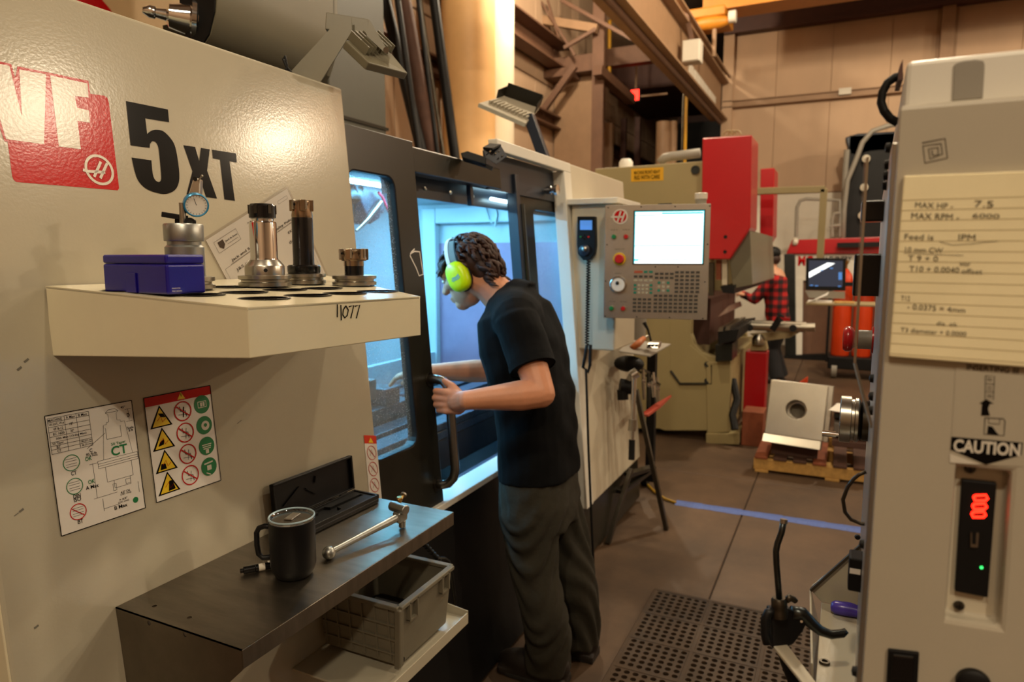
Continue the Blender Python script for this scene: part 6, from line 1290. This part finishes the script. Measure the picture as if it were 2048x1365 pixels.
# ram and upper tool between covers, seen below them
b = MB(); A = onx(1461, 519, 5.46); b.prism([onx(1459, 519, 5.5), onx(1500, 460, 5.5), onx(1505, 570, 5.5), onx(1466, 578, 5.5)], (1.85, 0, 0)); obj('ram', b, 'grey_olive', pb, bevel=.004)
b = MB(); b.prism([onx(1440, 573, 5.44), onx(1470, 570, 5.44), onx(1468, 588, 5.44), onx(1446, 586, 5.44)], (1.95, 0, 0)); obj('upper_tool', b, 'black', pb)
for x, y0, y1, m_ in ((1422, 525, 592, 'steel_dark'), (1437, 520, 560, 'wood_block'), (1449, 520, 570, 'cream_dull')): 
    b = MB(); b.prism([onx(x-5, y0, 5.5), onx(x+5, y0, 5.5), onx(x+5, y1, 5.5), onx(x-5, y1, 5.5)], (.05, 0, 0)); obj('guide_rod', b, m_, pb)
# lower bed, die and rails
b = MB(); b.prism([onx(1412, 725, 5.58), onx(1462, 722, 5.58), onx(1458, 865, 5.58), onx(1414, 868, 5.58)], (1.95, 0, 0)); obj('bed', b, 'machine_olive', pb, bevel=.006)
b = MB(); b.prism([onx(1430, 690, 5.5), onx(1465, 688, 5.5), onx(1464, 722, 5.5), onx(1431, 724, 5.5)], (.3, 0, 0)); obj('die_block', b, 'gunmetal', pb, bevel=.004)
b = MB(); b.prism([onx(1435, 664, 5.35), onx(1478, 658, 5.35), onx(1472, 682, 5.35), onx(1436, 690, 5.35)], (1.1, 0, 0)); obj('die_holder', b, 'black', pb, bevel=.004)
for d in (0, 14): b = MB(); b.prism([onx(1436+d, 664-d*.15, 5.34), onx(1446+d, 663-d*.15, 5.34), onx(1447+d, 655-d*.2, 5.34), onx(1438+d, 656-d*.2, 5.34)], (.9, 0, 0)); obj('die_rail', b, 'steel', pb)
b = MB(); b.prism([onx(1384, 636, 6.2), onx(1400, 632, 6.2), onx(1400, 668, 6.2), onx(1386, 670, 6.2)], (1.6, .12, 0)); obj('back_gauge', b, 'wood_block', pb)
b = MB(); b.prism([onx(1386, 634, 6.15), onx(1420, 628, 6.15), onx(1424, 640, 6.15), onx(1400, 646, 6.15)], (1.6, -.05, .02)); obj('sheet_rest', b, 'steel', pb)
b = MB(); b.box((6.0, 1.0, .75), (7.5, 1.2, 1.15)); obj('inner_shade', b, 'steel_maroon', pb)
b = MB(); b.prism([onx(1455, 868, 5.56), onx(1478, 866, 5.56), onx(1478, 890, 5.56), onx(1412, 888, 5.56), onx(1412, 868, 5.56)], (.2, 0, 0)); obj('foot', b, 'machine_olive', pb, bevel=.004)
b = MB(); b.tube([onx(1466, 760, 5.7), onx(1474, 800, 5.6), onx(1465, 830, 5.55), onx(1470, 860, 5.5)], .03, 8); obj('hose', b, 'black', pb, smooth=True)
# yellow notice, lifting eye, conduit and caps on top
m = MB(); f = Frame(onx(1262, 364, BX0-.002), onx(1327, 361, BX0-.002)-onx(1262, 364, BX0-.002), onx(1262, 338, BX0-.002)-onx(1262, 364, BX0-.002), V(-1, 0, 0)); m.use('sign_yellow'); f.rect(m, 0, 0, 1, 1, 0); m.use('black_ink'); f.text(m, 'MACHINE FRONT HEAVY', .5, .68, w=.215, h=.028, bold=.02, k=6); f.text(m, 'RIG WITH CARE', .5, .3, w=.21, h=.034, bold=.02, k=6); obj('rigging_notice', m, None, pb, label='yellow notice RIG WITH CARE')
b = MB(); b.lathe(onx(1391, 340, BX0), [(0, 0), (.034, 0), (.034, .012), (.026, .012), (.026, .004), (0, .004)], 24, axis=(-1, 0, 0)); obj('lifting_hole', b, 'gunmetal', pb, smooth=True)
b = MB(); b.tube([onx(1320, 326, 6.0), onx(1330, 316, 6.0), onx(1345, 313, 6.0), onx(1400, 306, 6.0)], .04, 10); obj('conduit', b, 'grey_dull', pb, smooth='all')
p = onx(1252, 330, 5.9); b = MB(); b.lathe(p, [(0, -.05), (.06, -.05), (.06, .02), (.04, .05), (0, .055)], 20); obj('vent_cap', b, 'offwhite', pb, smooth=True)
for px in (1455, 1464, 1473): p = onx(px, 270, 5.6); b = MB(); b.tube(arc(p, .03, 0, math.pi, 8, x=(0, 1, 0), y=(0, 0, 1)), .007, 6); obj('lifting_eye', b, 'machine_olive', pb)
# control arm and touch screen of the brake
t = thing('touch_terminal', onx(1650, 600, 7.0), 'touch screen terminal hanging from a square overhead arm beyond the red covers', 'computer terminal')
b = MB(); b.bar(onx(1552, 381, 7.0)+V(0, .3, 0), onx(1650, 379, 7.0), .06, .06); b.bar(onx(1648, 378, 7.0), onx(1640, 518, 7.0), .06, .06); obj('arm', b, 'machine_olive', t, bevel=.004)
b = MB(); b.prism([onx(*q, 6.95) for q in ((1612, 516), (1692, 517), (1691, 582), (1611, 580))], (.07, 0, 0)); hs_ = obj('housing', b, 'black', t, bevel=.006)
m = MB(); m.use('screen_dark'); Z = lambda x, y, k=0: onx(x, y, 6.945-.001*k); m.poly([Z(*q) for q in ((1618, 521), (1686, 522), (1685, 574), (1617, 573))]); m.use('screen_white'); m.poly([Z(*q, 1) for q in ((1618, 545), (1655, 526), (1670, 527), (1618, 556))]); m.use('screen_blue'); m.poly([Z(*q, 1) for q in ((1677, 545), (1684, 545), (1684, 560), (1677, 560))])
for q in ((1620, 570), (1630, 571), (1676, 572), (1640, 540), (1660, 536)): m.poly([Z(q[0]+a, q[1]+b_, 2) for a, b_ in ((0, 0), (6, 0), (6, 2), (0, 2))])
obj('screen', m, None, hs_)
b = MB(); b.prism([onx(*q, 6.9) for q in ((1610, 582), (1690, 584), (1690, 598), (1618, 596))], (.05, 0, 0)); obj('shelf_bracket', b, 'grey_dull', t)
b = MB(); zt_ = onx(1690, 606, 6.8)[2]; A, B = onx(1612, 606, 6.7), onx(1755, 606, 6.7); b.box((6.65, B[1], zt_-.02), (7.05, A[1], zt_)); sf = obj('desk', b, 'machine_tan', t, bevel=.004)
b = MB(); p = onx(1640, 600, 6.8); b.prism([(6.68, p[1]+.09, zt_+.001), (6.85, p[1]+.06, zt_+.001), (6.85, p[1]-.07, zt_+.09), (6.68, p[1]-.06, zt_+.07)], (0, 0, .003)); b.box((6.7, p[1]-.1, zt_), (6.95, p[1]+.1, zt_+.012)); obj('paper_stack', b, 'paper_white', label='curled white papers on the terminal desk', cat='papers', loc=tuple(p))
b = MB(); b.box((6.68, p[1]-.28, zt_), (6.9, p[1]-.12, zt_+.01)); obj('manila_folder', b, 'wood_pallet', label='tan folder lying on the terminal desk beside papers', cat='folder', loc=(6.79, p[1]-.2, zt_), bevel=.002)
# ---------------------------------------------------------------- roller stand with steel tube in front of the brake
t = thing('roller_stand', onz(1512, 835, 0), 'red pedestal stand with a horizontal steel support arm', 'support stand')
W2 = lambda x, y, X=6.2: onx(x, y, X)
q0, q1 = W2(1492, 702), W2(1535, 702); zt2 = q0[2]; b = MB(); b.box((6.15, q1[1], .02), (6.35, q0[1], zt2)); obj('column', b, 'red_paint', t, bevel=.008)
b = MB(); b.box((6.1, q1[1]-.03, 0), (6.4, q0[1]+.03, .03)); obj('base', b, 'machine_olive', t, bevel=.004)
b = MB(); b.prism([W2(1505, 685), W2(1530, 685), W2(1534, 702), W2(1500, 702)], (.15, 0, 0)); obj('head', b, 'machine_olive', t, bevel=.004)
b = MB(); b.lathe(W2(1517, 678, 6.2), [(0, -.05), (.05, -.05), (.055, 0), (.03, .04), (0, .04)], 18); obj('swivel', b, 'steel', t, smooth=True)
b = MB(); b.tube([W2(1474, 650), W2(1612, 655)], .045, 16); b.tube([W2(1612, 655), W2(1630, 655)], .035, 16); obj('support_tube', b, 'plate_steel', t, smooth=True)
b = MB(); b.prism([W2(1500, 668), W2(1605, 662), W2(1580, 676), W2(1520, 684)], (.05, 0, 0)); obj('tube_cradle', b, 'machine_tan', t)
for q in ((1499, 656), (1586, 657)): b = MB(); b.cyl(W2(*q, 6.08), W2(*q, 6.2), .03, 14); obj('clamp_knob', b, 'black', t, smooth=True)
b = MB(); b.bar(W2(1545, 660, 6.1), W2(1560, 635, 6.1), .09, .05); b.cyl(W2(1562, 637, 6.05), W2(1562, 637, 6.15), .03); obj('clamp', b, 'black', t, bevel=.005); b = MB(); b.bar(W2(1555, 636, 6.06), W2(1580, 640, 6.06), .02); obj('clamp_handle', b, 'red_paint', t)
b = MB(); p = onz(1500, 888, 0); b.box((p[0]-.08, p[1]-.10, 0), (p[0]+.15, p[1]+.06, .28)); obj('wood_block', b, 'wood_block', label='upright reddish wooden block on the floor beside the red stand', cat='wood block', loc=(p[0], p[1], 0), bevel=.006)

# ================================================================== LASER CUTTER WITH RED HOOD
t = thing('laser_cutter', (11.5, 0, 0), 'white and dark laser cutter with red hood and red and black lettering', 'laser cutter')
Lz = lambda x, y, X=11.0: onx(x, y, X)
b = MB(); a, c_ = Lz(1568, 560), Lz(1760, 560); b.prism([Lz(1590, 560), Lz(1760, 556), Lz(1760, 712), Lz(1592, 716)], (.6, 0, 0)); obj('body', b, 'steel_brown', t, bevel=.01)
b = MB(); b.prism([Lz(1588, 508, 10.95), Lz(1760, 505, 10.95), Lz(1760, 560, 10.95), Lz(1590, 562, 10.95)], (.6, 0, 0)); wp_ = obj('upper_panel', b, 'offwhite', t, bevel=.01)
b = MB(); b.prism([Lz(1572, 508, 10.9), Lz(1584, 480, 10.9), Lz(1765, 474, 10.9), Lz(1765, 508, 10.9)], (.62, 0, 0)); obj('hood', b, 'red_paint', t, bevel=.01)
b = MB(); b.prism([Lz(1568, 508, 10.9), Lz(1590, 508, 10.9), Lz(1592, 716, 10.9), Lz(1570, 710, 10.9)], (.6, 0, 0)); obj('corner_post', b, 'gunmetal', t, bevel=.01)
b = MB(); b.prism([Lz(1590, 556, 10.93), Lz(1606, 556, 10.93), Lz(1604, 712, 10.93), Lz(1590, 712, 10.93)], (.06, 0, 0)); obj('door_post', b, 'offwhite', t)
b = MB(); b.prism([Lz(1568, 712, 10.85), Lz(1765, 706, 10.85), Lz(1765, 722, 10.85), Lz(1568, 722, 10.85)], (.6, 0, 0)); obj('plinth', b, 'black', t)
m = MB().use('red_ink'); c0 = Lz(1611, 522, 10.945); f = Frame(c0, V(0, -1, 0), V(0, 0, 1), V(-1, 0, 0)); f.text(m, 'MC', 0, 0, w=.20, h=.15, bold=.04); m.use('black_ink'); c0 = Lz(1672, 519, 10.945); f = Frame(c0, V(0, -1, 0), V(0, 0, 1), V(-1, 0, 0)); f.text(m, 'MACHINERY', 0, 0, w=.40, h=.09, bold=.02); obj('lettering', m, None, t)
b = MB(); p = Lz(1590, 484, 10.9); b.lathe(p, [(0, -.04), (.05, -.03), (.06, 0), (.05, .03), (0, .04)], 18, axis=(-.3, .9, .2)); obj('hood_cap', b, 'white_ink', t, smooth=True)
b = MB(); b.tube([Lz(1592, 474, 11.3), Lz(1594, 415, 11.3), Lz(1600, 402, 11.3), Lz(1612, 398, 11.3), Lz(1680, 401, 11.3), Lz(1680, 474, 11.3)], .025, 10); obj('guard_rail', b, 'grey_dull', t, smooth=True)
b = MB(); b.tube([Lz(1664, 474, 11.2), Lz(1664, 440, 11.2), Lz(1668, 428, 11.2), Lz(1680, 426, 11.2)], .025, 8); b.tube([Lz(1658, 453, 11.2), Lz(1680, 451, 11.2)], .025, 8); obj('pipe_fitting', b, 'grey_dull', t, smooth=True)
# orange gas bottles on a trolley
tc = thing('gas_trolley', onz(1700, 748, 0), 'low black trolley carrying orange gas bottles', 'trolley')
b = MB(); A, B = onz(1655, 742, 0), onz(1790, 738, 0); ax, ay0, ay1 = 9.3, B[1], A[1]; b.box((ax, ay0, .12), (ax+.5, ay1, .27)); obj('deck', b, 'black', tc, bevel=.01)
for yy in (ay1-.08, ay0+.1): b = MB(); b.lathe((ax+.05, yy, .09), [(0, -.03), (.09, -.03), (.09, .03), (0, .03)], 18, axis=(0, 1, 0)); obj('caster', b, 'grey_dull', tc, smooth=True); b = MB(); b.lathe((ax+.42, yy, .09), [(0, -.03), (.09, -.03), (.09, .03), (0, .03)], 18, axis=(0, 1, 0)); obj('caster', b, 'grey_dull', tc, smooth=True)
b = MB(); zz = onx(1700, 574, 9.15)[2]; b.box((ax+.0, ay0, zz), (ax+.04, ay1+.02, zz+.05)); b.box((ax+.02, ay1, .2), (ax+.05, ay1+.03, zz+.05)); obj('strap_rail', b, 'black', tc)
for px, lab in ((1680, 'orange gas bottle at the terminal end of the trolley'), (1722, 'middle orange gas bottle on the trolley'), (1764, 'orange gas bottle nearest the grey console on the trolley')):
    p = onx(px, 700, 9.53); t2 = thing('gas_bottle', (p[0], p[1], .27), lab, 'gas bottle', 'orange gas bottles'); zt3 = 1.28
    b = MB(); b.lathe((p[0], p[1], 0), [(0, .271), (.105, .271), (.110, .29), (.110, zt3-.08), (.09, zt3), (.05, zt3+.06), (.035, zt3+.08), (0, zt3+.08)], 28); obj('cylinder', b, 'orange', t2, smooth=True)
    b = MB(); b.lathe((p[0], p[1], zt3+.08), [(0, 0), (.03, 0), (.03, .05), (.04, .06), (.04, .10), (0, .11)], 16); obj('valve', b, 'brass', t2, smooth=True)
# black machine column right of the laser
t = thing('drill_column', onz(1730, 640, 0)*V(1, 1, 0), 'tall black machine column with glossy hood rising beside the grey console', 'machine column')
t.location = (11.9, -.4, 0); OFF[t.name] = V(11.9, -.4, 0)
N2 = lambda x, y, X=11.6: onx(x, y, X)
b = MB(); p, q = N2(1694, 300), N2(1800, 300); b.box((11.6, q[1], 0), (12.2, p[1]-.02, 3.3)); obj('column', b, 'black', t, bevel=.01)
b = MB(); b.prism([N2(1690, 275), N2(1716, 267), N2(1800, 262), N2(1800, 300), N2(1740, 305), N2(1712, 312), N2(1700, 310)], (.4, 0, 0)); obj('hood', b, 'dark_blue', t, bevel=.02)
b = MB(); b.tube([N2(1694, 300, 11.55), N2(1690, 350, 11.55), N2(1685, 480, 11.55)], .04, 8); obj('side_rail', b, 'grey_dull', t)
for q in ((1732, 319), (1728, 376), (1724, 432)): b = MB(); b.lathe(N2(*q, 11.58), [(0, 0), (.035, 0), (.035, .05), (.055, .06), (.055, .10), (0, .11)], 16, axis=(-1, 0, 0)); obj('fitting', b, 'cream_dull', t, smooth=True)
b = MB(); b.tube([N2(*q, 11.3) for q in ((1800, 246), (1775, 252), (1745, 262), (1725, 285), (1712, 320), (1695, 360), (1688, 420), (1684, 500))], .035, 10); obj('hose', b, 'grey_dull', t, smooth='all')
b = MB(); b.bar(N2(1674, 491, 10.8), N2(1760, 489, 10.8), .07, .07); b.bar(N2(1712, 491, 10.8), N2(1712, 491, 11.62), .06); obj('guard_arm', b, 'black', t)

# ================================================================== PALLET WITH STEEL BLOCK
pz = .115; A, B = onz(1510, 906, pz), onz(1790, 950, pz)
t = thing('wood_pallet', (5.2, .1, 0), 'low light-wood pallet carrying the steel block', 'pallet')
y1_, y0_, x0_ = A[1], -.62, 4.95
for k in range(3): b = MB(); x = x0_+k*.42; b.box((x, y0_, .018), (x+.04, y1_, .097)); obj('stringer', b, 'wood_pallet', t, bevel=.004)
for k in range(9): b = MB(); y = y1_-.09-k*.125; b.box((x0_-.01, y, .097), (x0_+.90, y+.085, pz)); obj('deck_board', b, 'wood_dark' if k % 3 else 'wood_block', t, bevel=.003)
for k in range(3): b = MB(); y = y1_-.1-k*.45; b.box((x0_-.01, y, 0), (x0_+.90, y+.09, .018)); obj('bottom_board', b, 'wood_pallet', t, bevel=.003)
# steel angle block leaning back with round bore
n0 = unit(V(-1, .06, .28)); c0 = onx(1592, 820, 5.02); uu = unit(V(-.05, -1, -.035)); uu = unit(uu-n0*(uu@n0)); vv = unit(np.cross(n0, uu)); vv = vv if vv[2] > 0 else -vv
t = thing('angle_plate', (5.1, .25, pz), 'bright steel block with a round bore tilted on the pallet', 'steel block')
hw_, hh_ = .185, .19
b = MB(); b.prism([c0-uu*hw_-vv*hh_, c0+uu*hw_-vv*hh_, c0+uu*hw_+vv*hh_, c0-uu*hw_+vv*hh_], -n0*.05); cut = MB(); cut.cyl(c0+n0*.05, c0-n0*.12, .066, 32); obj('face_plate', boolean(b, cut), 'plate_steel', t, bevel=.004)
b = MB(); cc = c0-n0*.09; b.prism([cc-uu*hw_-vv*hh_, cc+uu*(hw_+.03)-vv*hh_, cc+uu*(hw_+.03)+vv*(hh_+.012), cc-uu*hw_+vv*(hh_+.012)], -n0*.05); cut = MB(); cut.cyl(c0+n0*.05, c0-n0*.22, .05, 32); obj('rear_plate', boolean(b, cut), 'steel', t, bevel=.004)
for s in (-1, 1): b = MB(); b.obox(c0-n0*.07+uu*s*(hw_-.02), uu*.018, vv*hh_, n0*.02); obj('spacer', b, 'steel_dark', t)
b = MB(); q = c0-vv*hh_; b.prism([q-uu*(hw_+.01)+n0*.0, q+uu*(hw_-.005), q+uu*(hw_-.005)-vv*.06+n0*.03, q-uu*(hw_+.01)-vv*.06+n0*.03], -n0*.12); obj('foot_plate', b, 'plate_steel', t, bevel=.004)
b = MB(); b.cyl(c0-n0*.15, c0-n0*.17, .06, 24); obj('bore_bearing', b, 'steel_dark', t)
b = MB(); b.box((5.05, c0[1]-.15, pz), (5.35, c0[1]+.15, .32)); obj('support_block', b, 'wood_dark', t)
b = MB(); q = onx(1606, 765, 5.3); b.prism([q+V(0, .04, -.02), q+V(0, -.03, .0), q+V(0, -.03, .04)], (.05, 0, 0)); obj('flag_tag', b, 'orange', t)
for i, (x0, y0, x1, y1, X, m_, lab) in enumerate(((1668, 846, 1770, 880, 5.0, 'carton', 'flat grey carton on the pallet under the glass-topped box'), (1668, 826, 1770, 846, 5.05, 'gunmetal', 'thin steel tray with paper stacked on the grey carton'), (1664, 880, 1775, 905, 4.98, 'wood_dark', 'dark wooden crate board lowest of the stack on the pallet'))):
    p, q = onx(x0, y0, X), onx(x1, y1, X); b = MB(); b.box((X, q[1], max(q[2], pz)), (X+.3, p[1], max(p[2], pz+.03))); o_ = obj('flat_box' if i < 2 else 'crate_board', b, m_, bevel=.006, loc=(X+.15, (p[1]+q[1])/2, max(q[2], pz)), label=lab, cat='box')
b = MB(); p = onx(1690, 830, 5.0); b.prism([p+V(.0, .10, .02), p+V(0, -.15, .0), p+V(.2, -.1, .02), p+V(.2, .05, .035)], (0, 0, .002)); obj('loose_paper', b, 'paper_white', loc=tuple(p), label='loose white paper lying on the flat boxes', cat='paper sheet')

# ================================================================== TOOL STAND BESIDE THE MILL
t = thing('tool_stand', (3.8, .95, 0), 'dark angle-iron tool stand with a small shelf beside the mill', 'tool stand')
T3 = lambda x, y, d: dep(x, y, d)
lg = [(T3(1270, 690, 3.75), onz(1333, 1060, 0)), (T3(1290, 700, 4.0), onz(1300, 975, 0)+V(0, .0, 0)), (T3(1255, 700, 3.8), onz(1215, 1090, 0))]
b = MB(); b.bar(T3(1272, 780, 3.70), lg[0][1], .022, .03); obj('leg', b, 'steel_dark', t); b = MB(); b.bar(T3(1305, 690, 4.0), T3(1300, 960, 4.3), .05, .05); obj('leg', b, 'black', t); b = MB(); b.bar(T3(1262, 940, 3.9), lg[2][1], .022, .03); obj('leg', b, 'steel_dark', t)
b = MB(); b.bar(T3(1255, 950, 3.9), T3(1305, 935, 4.1), .05, .02); b.bar(T3(1240, 985, 3.8), T3(1300, 940, 4.1), .05, .02); obj('brace', b, 'steel_dark', t)
b = MB(); b.prism([T3(1238, 702, 3.55), T3(1300, 712, 3.75), T3(1342, 688, 4.1), T3(1260, 680, 3.9)], (0, 0, -.008)); obj('shelf_plate', b, 'grey_dull', t, bevel=.002)
b = MB(); b.bar(T3(1278, 735, 3.72), T3(1308, 752, 3.9), .012, .012); b.bar(T3(1270, 738, 3.72), T3(1320, 770, 3.9), .01, .01); obj('hook_bar', b, 'steel_dark', t)
b = MB(); b.prism([T3(1280, 830, 3.8), T3(1310, 808, 3.85), T3(1342, 790, 4.0), T3(1320, 812, 3.9), T3(1295, 830, 3.8)], V(.02, 0, -.015)); obj('rag', b, 'rag_pink', label='pink shop rag hanging on the tool stand', cat='rag', loc=tuple(T3(1310, 812, 3.85)))
b = MB(); b.lathe(onz(1300, 968, 0)+V(-.05, .02, .05), [(0, -.02), (.05, -.02), (.05, .02), (0, .02)], 16, axis=(0, 1, 0)); obj('wheel', b, 'black', t, smooth=True)
def hang(name, lab, cat, pts, d, rads, m_, extra=None):
    b = MB(); b.tube([T3(x, y, d) for x, y in pts], rads, 12); tt = thing(name, T3(*pts[-1], d), lab, cat); obj('shaft', b, m_, tt, smooth=True); 
    for nm, P_, r_, mm in (extra or ()): b = MB(); b.tube([T3(x, y, d) for x, y in P_], r_, 14); obj(nm, b, mm, tt, smooth=True)
hang('torque_wrench', 'long chrome ratchet wrench with black grip hanging on the tool stand', 'wrench', [(1268, 740), (1267, 800), (1264, 880)], 3.62, [.016, .014, .012], 'chrome', (('head', [(1262, 752), (1274, 745)], .028, 'chrome'), ('collar', [(1266, 840), (1264, 862)], .022, 'steel'), ('grip', [(1264, 880), (1263, 920)], .017, 'black')))
hang('pneumatic_wrench', 'black pneumatic wrench hanging beside the chrome ratchet', 'power tool', [(1240, 772), (1262, 775)], 3.66, .04, 'black', (('grip', [(1245, 780), (1246, 800)], .03, 'black'), ('nose', [(1258, 765), (1265, 750)], .02, 'steel')))
for i, (x, y0, y1, m_) in enumerate(((1286, 740, 800, 'steel'), (1296, 748, 815, 'gunmetal'), (1306, 745, 795, 'chrome'), (1314, 755, 805, 'steel'))):
    hang('hex_key', '%s steel hand tool right of the chrome ratchet on the stand' % ('first', 'second', 'third', 'fourth')[i], 'hand tool', [(x, y0), (x+1, (y0+y1)/2), (x+2, y1)], 3.75+.05*i, [.008, .012, .009], m_, (('knuckle', [(x-2, y0+22), (x+5, y0+22)], .016, 'chrome'),))
# items on the stand shelf
tt = thing('scraper', T3(1278, 690, 3.75), 'short wooden-handled scraper lying on the tool stand shelf', 'hand tool'); b = MB(); b.tube([T3(1264, 697, 3.72), T3(1276, 688, 3.74), T3(1288, 677, 3.78)], [.016, .02, .014], 12); obj('handle', b, 'wood_handle', tt, smooth='all'); b = MB(); b.bar(T3(1288, 677, 3.78), T3(1298, 672, 3.8), .01); obj('blade', b, 'steel', tt)
tt = thing('connector_block', T3(1304, 692, 3.8), 'small metal connector block with round ports on the tool stand shelf', 'connector'); b = MB(); b.prism([T3(1292, 697, 3.76), T3(1316, 698, 3.8), T3(1319, 685, 3.82), T3(1296, 684, 3.78)], (.06, 0, 0)); obj('block', b, 'steel', tt, bevel=.004)
for x in (1298, 1305, 1312): b = MB(); p = T3(x, 692, 3.745); b.cyl(p, p+V(.03, 0, 0), .007, 10); obj('port', b, 'black', tt)
b = MB(); b.tube([T3(1302, 683, 3.8), T3(1296, 660, 3.8), T3(1288, 645, 3.8)], [.006, .007, .012], 8); obj('cable', b, 'black', tt, smooth=True)
b = MB(); b.ell(T3(1258, 728, 3.72), .06, .085, .045); obj('black_cap', b, 'black', label='dark cloth cap hanging below the stand shelf', cat='cap', smooth='all', loc=tuple(T3(1258, 728, 3.72)))
b = MB(); p = T3(1258, 660, 4.3); b.lathe(p, [(0, -.14), (.10, -.14), (.11, .14), (.10, .14), (.09, -.13), (0, -.13)], 24); obj('grey_bucket', b, 'grey_dull', label='dark grey plastic bucket behind the control station', cat='bucket', smooth=True, loc=tuple(p-V(0, 0, .14)))
